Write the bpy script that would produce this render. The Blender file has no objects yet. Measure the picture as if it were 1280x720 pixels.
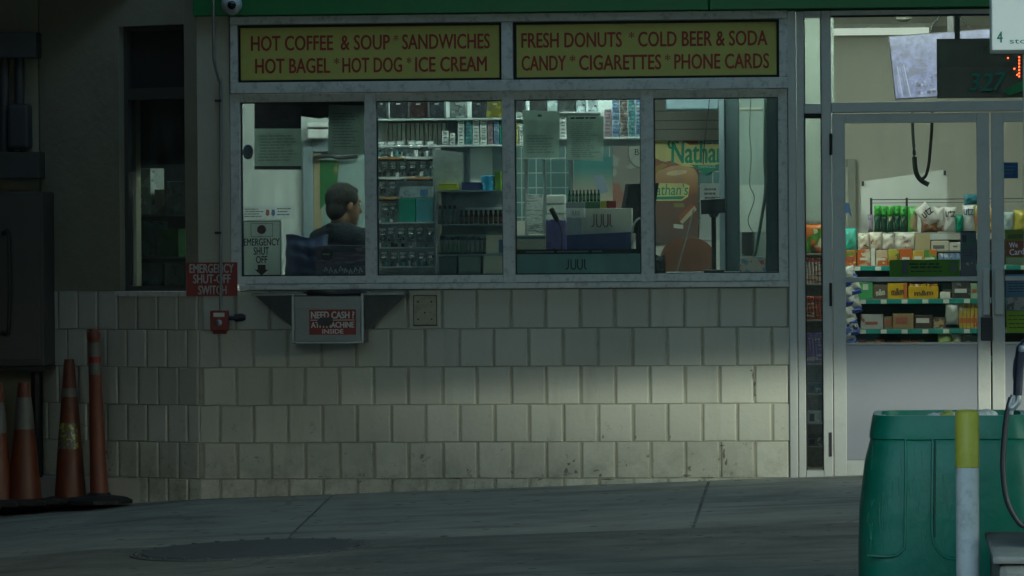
import bpy, bmesh, math, random
from mathutils import Vector, Matrix, Quaternion
random.seed(7)
C = bpy.context.scene.collection
SC = bpy.context.scene
R = math.radians

# ------------------------------------------------------------------ camera
CAM = Vector((2.09, -23.9, 1.40)); TGT = Vector((0, 0, 1.089)); F = 5400.0
camd = bpy.data.cameras.new('camera'); cam = bpy.data.objects.new('camera', camd); C.objects.link(cam)
camd.sensor_width = 36; camd.lens = F / 1280 * 36; camd.clip_start = .5; camd.clip_end = 2000
QR = (TGT - CAM).to_track_quat('-Z', 'Y') @ Quaternion((0, 0, 1), -.0075)
cam.rotation_mode = 'QUATERNION'; cam.rotation_quaternion = QR; cam.location = CAM
SC.camera = cam

# ------------------------------------------------------------------ world, sun, exposure
SUN_AZ, SUN_EL = R(33), R(14)          # the sun comes from the right, low under the forecourt canopy
w = bpy.data.worlds.new("World"); SC.world = w; w.use_nodes = True
nt = w.node_tree; nt.nodes.clear()
sky = nt.nodes.new('ShaderNodeTexSky'); sky.sky_type = 'NISHITA'; sky.sun_disc = False
sky.sun_elevation = SUN_EL; sky.sun_rotation = math.pi - SUN_AZ
sky.air_density = .9; sky.dust_density = 1.0; sky.ozone_density = 2.4
bg = nt.nodes.new('ShaderNodeBackground'); bg.inputs[1].default_value = .15
out = nt.nodes.new('ShaderNodeOutputWorld')
nt.links.new(sky.outputs[0], bg.inputs[0]); nt.links.new(bg.outputs[0], out.inputs[0])
sl = bpy.data.lights.new('sun', 'SUN'); sl.energy = 0.65; sl.angle = R(1.5); sl.color = (1, .965, .91)
so = bpy.data.objects.new('sun', sl); C.objects.link(so)
sd = Vector((math.sin(SUN_AZ) * math.cos(SUN_EL), -math.cos(SUN_AZ) * math.cos(SUN_EL), math.sin(SUN_EL)))
so.rotation_mode = 'QUATERNION'; so.rotation_quaternion = sd.to_track_quat('Z', 'Y'); so.location = (8, -12, 9)
SC.view_settings.view_transform = 'Standard'; SC.view_settings.look = 'None'
SC.view_settings.exposure = 2.2; SC.view_settings.use_white_balance = True; SC.view_settings.white_balance_temperature = 6900; SC.view_settings.white_balance_tint = -13; SC.view_settings.gamma = 1; SC.view_settings.use_curve_mapping = False
SC.cycles.use_denoising = True
SC.cycles.max_bounces = 8; SC.cycles.transparent_max_bounces = 16
SC.cycles.sample_clamp_indirect = 4

# ------------------------------------------------------------------ pixel -> world on a real plane
def ray(px, py): return QR @ Vector(((px - 640) / F, -(py - 360) / F, -1))
def at(px, py, Y=0.0):
    d = ray(px, py); t = (Y - CAM.y) / d.y
    return CAM + d * t
def onplane(px, py, p, n):
    d = ray(px, py); t = (p - CAM).dot(n) / d.dot(n)
    return CAM + d * t
def rect(x0, y0, x1, y1, Y=0.0):
    xm, ym = (x0 + x1) / 2, (y0 + y1) / 2
    return at(x0, ym, Y).x, at(x1, ym, Y).x, at(xm, y1, Y).z, at(xm, y0, Y).z      # x0 x1 zbottom ztop
A = at(248, 625); Bq = at(990, 598)
GX = (Bq.z - A.z) / (Bq.x - A.x); G0 = A.z - GX * A.x; GY = .012
def gz(x, y): return G0 + GX * max(-7, min(7, x)) + GY * max(-22, min(0, y)) - .055 * max(0, min(2, -1.75 - x))
def on_ground(px, py):
    n = Vector((-GX, -GY, 1)); return onplane(px, py, Vector((0, 0, G0)), n)

# ------------------------------------------------------------------ mesh helpers
def BM(): return bmesh.new()
def box(bm, x0, x1, y0, y1, z0, z1, bev=0.0, rot=None):
    if x0 > x1: x0, x1 = x1, x0
    r = bmesh.ops.create_cube(bm, size=1)
    vs = r['verts']
    bmesh.ops.scale(bm, verts=vs, vec=(x1 - x0, y1 - y0, z1 - z0))
    c = Vector(((x0 + x1) / 2, (y0 + y1) / 2, (z0 + z1) / 2))
    if bev:
        es = list({e for v in vs for e in v.link_edges})
        rr = bmesh.ops.bevel(bm, geom=es, offset=min(bev, .45 * min(x1 - x0, y1 - y0, z1 - z0)), segments=2, affect='EDGES', profile=.6)
        vs = list({v for f in rr['faces'] for v in f.verts} | {v for v in vs if v.is_valid})
    if rot: bmesh.ops.rotate(bm, verts=vs, cent=(0, 0, 0), matrix=rot)
    bmesh.ops.translate(bm, verts=vs, vec=c)
    return vs
def tube(bm, pts, r, seg=8, caps=True):
    pts = [Vector(p) for p in pts]
    rs = r if isinstance(r, (list, tuple)) else [r] * len(pts)
    rings = []; up = Vector((0, 0, 1))
    t0 = (pts[1] - pts[0]).normalized()
    a = t0.cross(Vector((0, 0, 1)))
    if a.length < .05: a = t0.cross(Vector((1, 0, 0)))
    a.normalize()
    for i, p in enumerate(pts):
        t = (pts[min(i + 1, len(pts) - 1)] - pts[max(i - 1, 0)]).normalized()
        a = (a - t * a.dot(t)).normalized(); b = t.cross(a)
        rings.append([bm.verts.new(p + (a * math.cos(2 * math.pi * k / seg) + b * math.sin(2 * math.pi * k / seg)) * rs[i]) for k in range(seg)])
    for q, s in zip(rings, rings[1:]):
        for k in range(seg): bm.faces.new((q[k], q[(k + 1) % seg], s[(k + 1) % seg], s[k]))
    if caps:
        bm.faces.new(rings[0][::-1]); bm.faces.new(rings[-1])
def curve(pts, n=8):
    pts = [Vector(p) for p in pts]; P = [pts[0]] + pts + [pts[-1]]; o = []
    for i in range(1, len(P) - 2):
        for k in range(n):
            t = k / n; a, b, c, d = P[i - 1], P[i], P[i + 1], P[i + 2]
            o.append(.5 * (2 * b + (c - a) * t + (2 * a - 5 * b + 4 * c - d) * t * t + (3 * b - a - 3 * c + d) * t ** 3))
    o.append(pts[-1]); return o
def lathe(bm, cx, cy, prof, seg=20, sx=1, sy=1, pw=1.0):
    rings = []
    for r, z in prof:
        ring = []
        for k in range(seg):
            a = 2 * math.pi * k / seg; c, s = math.cos(a), math.sin(a)
            if pw != 1: c = math.copysign(abs(c) ** pw, c); s = math.copysign(abs(s) ** pw, s)
            ring.append(bm.verts.new((cx + r * sx * c, cy + r * sy * s, z)))
        rings.append(ring)
    for q, s in zip(rings, rings[1:]):
        for k in range(seg): bm.faces.new((q[k], q[(k + 1) % seg], s[(k + 1) % seg], s[k]))
    bm.faces.new(rings[0][::-1]); bm.faces.new(rings[-1])
def prism(bm, pts, y0, y1):
    n = len(pts)
    f = [bm.verts.new((p[0], y0, p[1])) for p in pts]; b = [bm.verts.new((p[0], y1, p[1])) for p in pts]
    bm.faces.new(f); bm.faces.new(b[::-1])
    for i in range(n): bm.faces.new((f[i], b[i], b[(i + 1) % n], f[(i + 1) % n]))
def pxprism(bm, pts, Y, th):
    q = [at(p[0], p[1], Y) for p in pts]; prism(bm, [(v.x, v.z) for v in q], Y, Y + th)
def pillow(bm, x0, x1, z0, z1, y, dep, seed=0, tilt=0.0, crimp=.08):
    rnd = random.Random(seed); nx, nz = 9, 11
    cx, cz = (x0 + x1) / 2, (z0 + z1) / 2; hw, hh = (x1 - x0) / 2, (z1 - z0) / 2
    ph = [rnd.uniform(0, 6.28) for _ in range(6)]
    def g(i, j, s):
        u, v = -1 + 2 * i / (nx - 1), -1 + 2 * j / (nz - 1)
        e = max(0, 1 - abs(v) ** 3) if abs(v) < 1 - crimp else 0
        th = dep / 2 * (max(0, 1 - u * u) ** .5) * e ** .6
        th *= 1 + .18 * math.sin(3 * u + 4 * v + ph[0]) + .12 * math.sin(7 * v - 5 * u + ph[1])
        pin = 1 - .06 * e + .02 * math.sin(5 * v + ph[2])
        X, Z = u * hw * pin, v * hh * (1 - .03 * math.cos(u * 2))
        c, s_ = math.cos(tilt), math.sin(tilt)
        return (cx + X * c - Z * s_, y + dep / 2 + s * (th + .0008), cz + X * s_ + Z * c)
    F_ = [[bm.verts.new(g(i, j, -1)) for j in range(nz)] for i in range(nx)]
    B_ = [[bm.verts.new(g(i, j, 1)) for j in range(nz)] for i in range(nx)]
    for i in range(nx - 1):
        for j in range(nz - 1):
            bm.faces.new((F_[i][j], F_[i + 1][j], F_[i + 1][j + 1], F_[i][j + 1]))
            bm.faces.new((B_[i][j], B_[i][j + 1], B_[i + 1][j + 1], B_[i + 1][j]))
    for i in range(nx - 1):
        bm.faces.new((F_[i][0], B_[i][0], B_[i + 1][0], F_[i + 1][0])); bm.faces.new((F_[i][-1], F_[i + 1][-1], B_[i + 1][-1], B_[i][-1]))
    for j in range(nz - 1):
        bm.faces.new((F_[0][j], F_[0][j + 1], B_[0][j + 1], B_[0][j])); bm.faces.new((F_[-1][j], B_[-1][j], B_[-1][j + 1], F_[-1][j + 1]))
def text(bm, s, x0, x1, z0, z1, y, th=.0015, bold=0.0, shear=0.0, tilt=0.0):
    cu = bpy.data.curves.new('lettering', 'FONT'); cu.body = s; cu.shear = shear; cu.resolution_u = 3
    o = bpy.data.objects.new('lettering', cu); C.objects.link(o)
    dg = bpy.context.evaluated_depsgraph_get(); me = bpy.data.meshes.new_from_object(o.evaluated_get(dg))
    bpy.data.objects.remove(o); bpy.data.curves.remove(cu)
    us = [v.co.x for v in me.vertices]; vs = [v.co.y for v in me.vertices]
    if not us: return
    u0, u1, v0, v1 = min(us), max(us), min(vs), max(vs)
    cx, cz = (x0 + x1) / 2, (z0 + z1) / 2; c, sn = math.cos(tilt), math.sin(tilt)
    P = []
    for v in me.vertices:
        X = ((v.co.x - u0) / (u1 - u0 + 1e-9) - .5) * (x1 - x0); Z = ((v.co.y - v0) / (v1 - v0 + 1e-9) - .5) * (z1 - z0)
        P.append((cx + X * c - Z * sn, cz + X * sn + Z * c))
    polys = [list(p.vertices) for p in me.polygons]; cnt = {(a, b) for vv in polys for a, b in zip(vv, vv[1:] + vv[:1])}
    hz = bold * (z1 - z0)
    for k, (ox, oz) in enumerate([(0, 0)] if bold <= 0 else [(-hz, 0), (hz, 0), (0, hz * .7), (0, -hz * .7)]):
        e = .00012 * k
        fr = [bm.verts.new((p[0] + ox, y - e, p[1] + oz)) for p in P]; bk = [bm.verts.new((p[0] + ox, y + th, p[1] + oz)) for p in P]
        for vv in polys:
            try: bm.faces.new([fr[i] for i in vv])
            except ValueError: pass
        for a, b in cnt:
            if (b, a) not in cnt: bm.faces.new((fr[b], fr[a], bk[a], bk[b]))
    bpy.data.meshes.remove(me)
def ptext(bm, s, r, Y, **k):
    x0, x1, z0, z1 = rect(*r, Y); text(bm, s, x0, x1, z0, z1, Y, **k)
def words(bm, r, Y, rows, th=.0006, seed=0, fill=.55, big=0):
    x0, x1, z0, z1 = rect(*r, Y); rnd = random.Random(seed); h = (z1 - z0) / rows
    for i in range(rows):
        x = x0 + rnd.uniform(0, .06) * (x1 - x0); end = x1 - rnd.uniform(0, .35) * (x1 - x0)
        zc = z1 - (i + .5) * h
        while x < end - .004:
            wl = min(rnd.uniform(.10, .30) * (x1 - x0), end - x)
            box(bm, x, x + wl, Y, Y + th, zc - h * fill / 2, zc + h * fill / 2); x += wl + .03 * (x1 - x0)

# ------------------------------------------------------------------ object helpers
def thing(name, label, cat, loc, group=None):
    o = bpy.data.objects.new(name, None); o.empty_display_size = .1; C.objects.link(o); o.location = loc
    o['label'] = label; o['category'] = cat
    if group: o['group'] = group
    return o
def part(name, bm, mat, root=None, smooth=False, label=None, off=None, kind=None):
    off = Vector(off) if off is not None else Vector((0, 0, 0))
    p = root
    while p is not None: off = off + p.location; p = p.parent
    bmesh.ops.translate(bm, verts=bm.verts[:], vec=-off)
    bmesh.ops.recalc_face_normals(bm, faces=bm.faces[:])
    me = bpy.data.meshes.new(name); bm.to_mesh(me); bm.free()
    if smooth:
        for f in me.polygons: f.use_smooth = True
        if smooth != 'all':
            try: me.set_sharp_from_angle(angle=R(smooth if smooth is not True else 40))
            except Exception: pass
    me.materials.append(mat)
    o = bpy.data.objects.new(name, me); C.objects.link(o)
    if root: o.parent = root
    if label: o['label'] = label
    if kind: o['kind'] = kind
    return o
def solo(name, bm, mat, label, cat, group=None, smooth=False):
    xs = [v.co.x for v in bm.verts]; ys = [v.co.y for v in bm.verts]; zs = [v.co.z for v in bm.verts]
    loc = Vector(((min(xs) + max(xs)) / 2, (min(ys) + max(ys)) / 2, min(zs)))
    bmesh.ops.translate(bm, verts=bm.verts[:], vec=-loc)
    o = part(name, bm, mat, None, smooth); o.location = loc
    o['label'] = label; o['category'] = cat
    if group: o['group'] = group
    return o
def struct(name, bm, mat, kind='structure'):
    o = part(name, bm, mat); o['kind'] = kind; return o
def dup(root, loc, label=None, group=None, mat=None):
    r = root.copy(); C.objects.link(r); r.location = loc
    if mat and r.type == 'MESH':
        r.data = r.data.copy() if (r.data.name, mat.name) not in _mm else _mm[(r.data.name, mat.name)]
        r.data.materials[0] = mat
    if label: r['label'] = label
    if group: r['group'] = group
    for ch in list(root.children):
        c = ch.copy(); C.objects.link(c); c.parent = r
        for g in ch.children:
            d = g.copy(); C.objects.link(d); d.parent = c
    return r
_mm = {}

# ------------------------------------------------------------------ materials
_mc = {}
def M(name, col, rough=.6, metal=0.0, var=.12, scale=6.0, bump=0.0, spec=.5, dirt=None, dscale=3.0, damt=.5, coat=0.0):
    if name in _mc: return _mc[name]
    m = bpy.data.materials.new(name); m.use_nodes = True; n = m.node_tree; b = n.nodes['Principled BSDF']
    b.inputs['Roughness'].default_value = rough; b.inputs['Metallic'].default_value = metal
    b.inputs['Specular IOR Level'].default_value = spec; b.inputs['Coat Weight'].default_value = coat
    tc = n.nodes.new('ShaderNodeTexCoord')
    no = n.nodes.new('ShaderNodeTexNoise'); no.inputs['Scale'].default_value = scale; no.inputs['Detail'].default_value = 6; no.inputs['Roughness'].default_value = .65
    n.links.new(tc.outputs['Object'], no.inputs['Vector'])
    mr = n.nodes.new('ShaderNodeMapRange'); mr.inputs[1].default_value = .25; mr.inputs[2].default_value = .75
    mr.inputs[3].default_value = 1 - var; mr.inputs[4].default_value = 1 + var
    n.links.new(no.outputs['Fac'], mr.inputs[0])
    mx = n.nodes.new('ShaderNodeMix'); mx.data_type = 'RGBA'; mx.blend_type = 'MULTIPLY'; mx.inputs[0].default_value = 1
    mx.inputs[6].default_value = (*col, 1); n.links.new(mr.outputs[0], mx.inputs[7])
    last = mx.outputs[2]
    if dirt:
        n2 = n.nodes.new('ShaderNodeTexNoise'); n2.inputs['Scale'].default_value = dscale; n2.inputs['Detail'].default_value = 9; n2.inputs['Roughness'].default_value = .75
        n.links.new(tc.outputs['Object'], n2.inputs['Vector'])
        m2 = n.nodes.new('ShaderNodeMapRange'); m2.inputs[1].default_value = .5; m2.inputs[2].default_value = .78; m2.inputs[4].default_value = damt
        n.links.new(n2.outputs['Fac'], m2.inputs[0])
        x2 = n.nodes.new('ShaderNodeMix'); x2.data_type = 'RGBA'; x2.inputs[7].default_value = (*dirt, 1)
        n.links.new(m2.outputs[0], x2.inputs[0]); n.links.new(last, x2.inputs[6]); last = x2.outputs[2]
    n.links.new(last, b.inputs['Base Color'])
    rr = n.nodes.new('ShaderNodeMapRange'); rr.inputs[3].default_value = max(0, rough - .1); rr.inputs[4].default_value = min(1, rough + .1)
    n.links.new(no.outputs['Fac'], rr.inputs[0]); n.links.new(rr.outputs[0], b.inputs['Roughness'])
    if bump:
        bp = n.nodes.new('ShaderNodeBump'); bp.inputs['Strength'].default_value = bump; bp.inputs['Distance'].default_value = .01
        n3 = n.nodes.new('ShaderNodeTexNoise'); n3.inputs['Scale'].default_value = scale * 8; n3.inputs['Detail'].default_value = 5
        n.links.new(tc.outputs['Object'], n3.inputs['Vector'])
        n.links.new(n3.outputs['Fac'], bp.inputs['Height']); n.links.new(bp.outputs[0], b.inputs['Normal'])
    _mc[name] = m; return m
def EM(name, col, s):
    if name in _mc: return _mc[name]
    m = bpy.data.materials.new(name); m.use_nodes = True; n = m.node_tree; b = n.nodes['Principled BSDF']
    b.inputs['Base Color'].default_value = (.02, .02, .02, 1); b.inputs['Emission Color'].default_value = (*col, 1); b.inputs['Emission Strength'].default_value = s
    _mc[name] = m; return m
def GLASS(name, tint, haze=.03, ior=1.45):
    if name in _mc: return _mc[name]
    m = bpy.data.materials.new(name); m.use_nodes = True; n = m.node_tree; n.nodes.clear()
    o = n.nodes.new('ShaderNodeOutputMaterial'); tr = n.nodes.new('ShaderNodeBsdfTransparent'); tr.inputs[0].default_value = (*tint, 1)
    gl = n.nodes.new('ShaderNodeBsdfGlossy'); gl.inputs['Roughness'].default_value = .02
    fr = n.nodes.new('ShaderNodeFresnel'); fr.inputs[0].default_value = ior
    mx = n.nodes.new('ShaderNodeMixShader'); n.links.new(fr.outputs[0], mx.inputs[0]); n.links.new(tr.outputs[0], mx.inputs[1]); n.links.new(gl.outputs[0], mx.inputs[2])
    df = n.nodes.new('ShaderNodeBsdfDiffuse'); df.inputs[0].default_value = (.45, .47, .45, 1)
    tc = n.nodes.new('ShaderNodeTexCoord'); mp = n.nodes.new('ShaderNodeMapping'); mp.inputs['Scale'].default_value = (6, 6, 1.6)
    no = n.nodes.new('ShaderNodeTexNoise'); no.inputs['Scale'].default_value = 2; no.inputs['Detail'].default_value = 8
    n.links.new(tc.outputs['Object'], mp.inputs[0]); n.links.new(mp.outputs[0], no.inputs['Vector'])
    mr = n.nodes.new('ShaderNodeMapRange'); mr.inputs[1].default_value = .4; mr.inputs[2].default_value = .8; mr.inputs[3].default_value = haze * .3; mr.inputs[4].default_value = haze * 2.2
    n.links.new(no.outputs['Fac'], mr.inputs[0])
    m2 = n.nodes.new('ShaderNodeMixShader'); n.links.new(mr.outputs[0], m2.inputs[0]); n.links.new(mx.outputs[0], m2.inputs[1]); n.links.new(df.outputs[0], m2.inputs[2])
    n.links.new(m2.outputs[0], o.inputs[0]); _mc[name] = m; return m
def PK(name, c1, c2, c3, scale=14.0, rough=.35, bands=0.0):
    """printed packaging: base colour with blotches of two other inks"""
    if name in _mc: return _mc[name]
    m = bpy.data.materials.new(name); m.use_nodes = True; n = m.node_tree; b = n.nodes['Principled BSDF']; b.inputs['Roughness'].default_value = rough
    tc = n.nodes.new('ShaderNodeTexCoord'); oi = n.nodes.new('ShaderNodeObjectInfo')
    add = n.nodes.new('ShaderNodeVectorMath'); add.operation = 'ADD'
    sc = n.nodes.new('ShaderNodeVectorMath'); sc.operation = 'SCALE'; sc.inputs['Scale'].default_value = 1.0
    n.links.new(oi.outputs['Location'], sc.inputs[0])
    n.links.new(tc.outputs['Object'], add.inputs[0]); n.links.new(sc.outputs[0], add.inputs[1])
    def layer(prev, col, seed, lo, hi, k):
        mp = n.nodes.new('ShaderNodeMapping'); mp.inputs['Location'].default_value = (seed, seed * 2, seed * 3); mp.inputs['Scale'].default_value = (1, 1, 1 + bands)
        n.links.new(add.outputs[0], mp.inputs[0])
        no = n.nodes.new('ShaderNodeTexNoise'); no.inputs['Scale'].default_value = scale * k; no.inputs['Detail'].default_value = 2
        n.links.new(mp.outputs[0], no.inputs['Vector'])
        mr = n.nodes.new('ShaderNodeMapRange'); mr.inputs[1].default_value = lo; mr.inputs[2].default_value = hi
        n.links.new(no.outputs['Fac'], mr.inputs[0])
        mx = n.nodes.new('ShaderNodeMix'); mx.data_type = 'RGBA'; mx.inputs[7].default_value = (*col, 1)
        n.links.new(mr.outputs[0], mx.inputs[0])
        if isinstance(prev, tuple): mx.inputs[6].default_value = (*prev, 1)
        else: n.links.new(prev, mx.inputs[6])
        return mx.outputs[2]
    l = layer(c1, c2, 1.3, .54, .58, 1); l = layer(l, c3, 5.7, .60, .63, 1.7)
    n.links.new(l, b.inputs['Base Color']); _mc[name] = m; return m

def wall_material():
    m = bpy.data.materials.new('cream_painted_block'); m.use_nodes = True; n = m.node_tree; b = n.nodes['Principled BSDF']; b.inputs['Roughness'].default_value = .5
    tc = n.nodes.new('ShaderNodeTexCoord'); sep = n.nodes.new('ShaderNodeSeparateXYZ'); n.links.new(tc.outputs['Object'], sep.inputs[0])
    def noise(s, d=6, r=.6, sc=None):
        no = n.nodes.new('ShaderNodeTexNoise'); no.inputs['Scale'].default_value = s; no.inputs['Detail'].default_value = d; no.inputs['Roughness'].default_value = r
        if sc:
            mp = n.nodes.new('ShaderNodeMapping'); mp.inputs['Scale'].default_value = sc; n.links.new(tc.outputs['Object'], mp.inputs[0]); n.links.new(mp.outputs[0], no.inputs['Vector'])
        else: n.links.new(tc.outputs['Object'], no.inputs['Vector'])
        return no.outputs['Fac']
    def ramp(i, a, b_, lo=0.0, hi=1.0):
        mr = n.nodes.new('ShaderNodeMapRange'); mr.inputs[1].default_value = a; mr.inputs[2].default_value = b_; mr.inputs[3].default_value = lo; mr.inputs[4].default_value = hi
        n.links.new(i, mr.inputs[0]); return mr.outputs[0]
    def mul(a, b_):
        q = n.nodes.new('ShaderNodeMath'); q.operation = 'MULTIPLY'; n.links.new(a, q.inputs[0])
        if isinstance(b_, float): q.inputs[1].default_value = b_
        else: n.links.new(b_, q.inputs[1])
        return q.outputs[0]
    def mix(f, a, c):
        x = n.nodes.new('ShaderNodeMix'); x.data_type = 'RGBA'; x.inputs[7].default_value = (*c, 1)
        if isinstance(f, float): x.inputs[0].default_value = f
        else: n.links.new(f, x.inputs[0])
        if isinstance(a, tuple): x.inputs[6].default_value = (*a, 1)
        else: n.links.new(a, x.inputs[6])
        return x.outputs[2]
    c = mix(ramp(noise(1.6), .35, .7), (.53, .535, .475), (.475, .48, .42))
    c = mix(mul(ramp(noise(3, 8, .7, (2.5, 2.5, .35)), .55, .8), .45), c, (.25, .25, .19))     # runs of dirt
    low = ramp(sep.outputs[2], .30, .0)                                                         # splash dirt near the ground
    c = mix(mul(mul(low, ramp(noise(7, 9, .75), .42, .72)), .75), c, (.14, .14, .11))
    c = mix(mul(mul(ramp(sep.outputs[2], .45, .15), ramp(noise(11, 10, .8), .585, .63)), .85), c, (.10, .10, .09))  # chips
    c = mix(ramp(noise(26, 10, .8), .655, .70), c, (.16, .15, .12))
    gi = n.nodes.new('ShaderNodeNewGeometry'); rp = ramp(gi.outputs['Random Per Island'], 0, 1, .86, 1.06)
    mm = n.nodes.new('ShaderNodeMix'); mm.data_type = 'RGBA'; mm.blend_type = 'MULTIPLY'; mm.inputs[0].default_value = 1; n.links.new(c, mm.inputs[6]); n.links.new(rp, mm.inputs[7]); c = mm.outputs[2]
    n.links.new(c, b.inputs['Base Color'])
    bp = n.nodes.new('ShaderNodeBump'); bp.inputs['Strength'].default_value = .4; bp.inputs['Distance'].default_value = .006
    n.links.new(noise(30, 6), bp.inputs['Height']); n.links.new(bp.outputs[0], b.inputs['Normal'])
    return m
WALL = wall_material()
GROOVE = M('joint_mortar', (.36, .355, .29), .9, var=.3, scale=12, dirt=(.06, .06, .05), dscale=6)
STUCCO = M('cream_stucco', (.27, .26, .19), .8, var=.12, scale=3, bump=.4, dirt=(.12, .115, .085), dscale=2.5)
ALU = M('aluminium_frame', (.46, .47, .465), .45, .25, .10, 5, dirt=(.12, .12, .11), dscale=5, damt=.45)
WFRAME = M('white_painted_frame', (.64, .64, .60), .5, 0, .10, 4, dirt=(.07, .07, .065), dscale=24, damt=.8)
GREEN = M('green_fascia_paint', (.008, .16, .04), .35, 0, .1, 2, dirt=(.005, .05, .02), dscale=3)
YELLOW = M('yellow_sign_face', (.50, .46, .11), .45, 0, .10, 2, dirt=(.22, .19, .045), dscale=3)
REDTXT = M('red_vinyl_lettering', (.30, .034, .018), .5, var=.2)
BLACK = M('black_plastic', (.012, .012, .014), .4)
DARK = M('dark_metal', (.03, .032, .035), .45, .3)
SEAL = M('black_gasket', (.012, .012, .012), .6)
GALV = M('galvanised_steel', (.32, .33, .33), .38, .8, .15, 9)
TINT = GLASS('tinted_window_glass', (.76, .83, .84), .06)
CLEAR = GLASS('clear_door_glass', (.90, .93, .91), .02)
CLEARP = GLASS('clear_acrylic', (.86, .90, .90), .05)
PAPER = M('printed_paper', (.55, .58, .54), .8, var=.06)
PAPERB = M('paper_back', (.52, .58, .55), .85, var=.08)
def translucent(m, col, f=.5):
    n = m.node_tree; t_ = n.nodes.new('ShaderNodeBsdfTranslucent'); t_.inputs[0].default_value = (*col, 1); x = n.nodes.new('ShaderNodeMixShader'); x.inputs[0].default_value = f
    n.links.new(n.nodes['Principled BSDF'].outputs[0], x.inputs[1]); n.links.new(t_.outputs[0], x.inputs[2]); n.links.new(x.outputs[0], n.nodes['Material Output'].inputs[0]); return m
translucent(PAPERB, (.70, .80, .75), .6)
INK = M('grey_ink', (.12, .13, .13), .8)
INKB = M('black_ink', (.015, .015, .015), .6)
WHITE = M('white_plastic', (.70, .71, .69), .4, var=.05)
REDSIGN = M('red_sign_face', (.24, .018, .014), .45, var=.15, dirt=(.08, .01, .01))
CREAMWALL = M('cream_interior_paint', (.60, .59, .53), .7, var=.05, scale=2)

# ------------------------------------------------------------------ ground
ASPH = M('dark_forecourt_concrete', (.19, .195, .165), .9, 0, .35, 2.2, .5, .3, dirt=(.06, .06, .055), dscale=1.3, damt=.8)
CONC = M('pavement_concrete', (.31, .318, .27), .85, 0, .2, 3.0, .5, .35, dirt=(.13, .13, .115), dscale=1.7, damt=.8)
def weather(m, seed):
    n = m.node_tree; b = n.nodes['Principled BSDF']; src = b.inputs['Base Color'].links[0].from_socket; tc = n.nodes.new('ShaderNodeTexCoord')
    def lay(prev, fac, col):
        x = n.nodes.new('ShaderNodeMix'); x.data_type = 'RGBA'; x.inputs[7].default_value = (*col, 1); n.links.new(fac, x.inputs[0]); n.links.new(prev, x.inputs[6]); return x.outputs[2]
    def rng(i, a, b_, lo, hi):
        r = n.nodes.new('ShaderNodeMapRange'); r.inputs[1].default_value = a; r.inputs[2].default_value = b_; r.inputs[3].default_value = lo; r.inputs[4].default_value = hi; n.links.new(i, r.inputs[0]); return r.outputs[0]
    mp = n.nodes.new('ShaderNodeMapping'); mp.inputs['Location'].default_value = (seed, seed, 0); n.links.new(tc.outputs['Object'], mp.inputs[0])
    no = n.nodes.new('ShaderNodeTexNoise'); no.inputs['Scale'].default_value = 1.5; no.inputs['Detail'].default_value = 4; n.links.new(mp.outputs[0], no.inputs['Vector'])
    ad = n.nodes.new('ShaderNodeMix'); ad.data_type = 'VECTOR'; ad.inputs[0].default_value = .25; n.links.new(mp.outputs[0], ad.inputs[4]); n.links.new(no.outputs['Color'], ad.inputs[5])
    v = n.nodes.new('ShaderNodeTexVoronoi'); v.feature = 'DISTANCE_TO_EDGE'; v.inputs['Scale'].default_value = .33; n.links.new(ad.outputs[1], v.inputs['Vector'])
    src = lay(src, rng(v.outputs['Distance'], .002, .005, .28, 0), (.05, .05, .045))
    v2 = n.nodes.new('ShaderNodeTexVoronoi'); v2.inputs['Scale'].default_value = 5.5; n.links.new(mp.outputs[0], v2.inputs['Vector'])
    src = lay(src, rng(v2.outputs['Distance'], .10, .14, .75, 0), (.05, .05, .047))            # gum and oil spots
    n4 = n.nodes.new('ShaderNodeTexNoise'); n4.inputs['Scale'].default_value = 120; n4.inputs['Detail'].default_value = 2; n.links.new(mp.outputs[0], n4.inputs['Vector'])
    src = lay(src, rng(n4.outputs['Fac'], .58, .72, 0, .5), (.34, .34, .31))                   # pale aggregate
    mp2 = n.nodes.new('ShaderNodeMapping'); mp2.inputs['Scale'].default_value = (.35, 1.6, 1); n.links.new(mp.outputs[0], mp2.inputs[0])
    n5 = n.nodes.new('ShaderNodeTexNoise'); n5.inputs['Scale'].default_value = 2.2; n5.inputs['Detail'].default_value = 7; n.links.new(mp2.outputs[0], n5.inputs['Vector'])
    src = lay(src, rng(n5.outputs['Fac'], .52, .70, 0, .6), (.075, .075, .068))                # long wheel smears
    n.links.new(src, b.inputs['Base Color'])
weather(ASPH, 3.0); weather(CONC, 8.0)
e0 = on_ground(500, 672).y
bm = BM(); xs = [-300, -60, -20, -7, -3.75, -1.75, 0, 3, 7, 20, 60, 300]; ys = sorted([-300, -100, -40, -22, -15, -8, -4, e0, 0, 30, 300])
g = [[bm.verts.new((x, y, gz(x, y))) for y in ys] for x in xs]
for i in range(len(xs) - 1):
    for j in range(len(ys) - 1): bm.faces.new((g[i][j], g[i + 1][j], g[i + 1][j + 1], g[i][j + 1]))
struct('ground', bm, ASPH)
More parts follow.
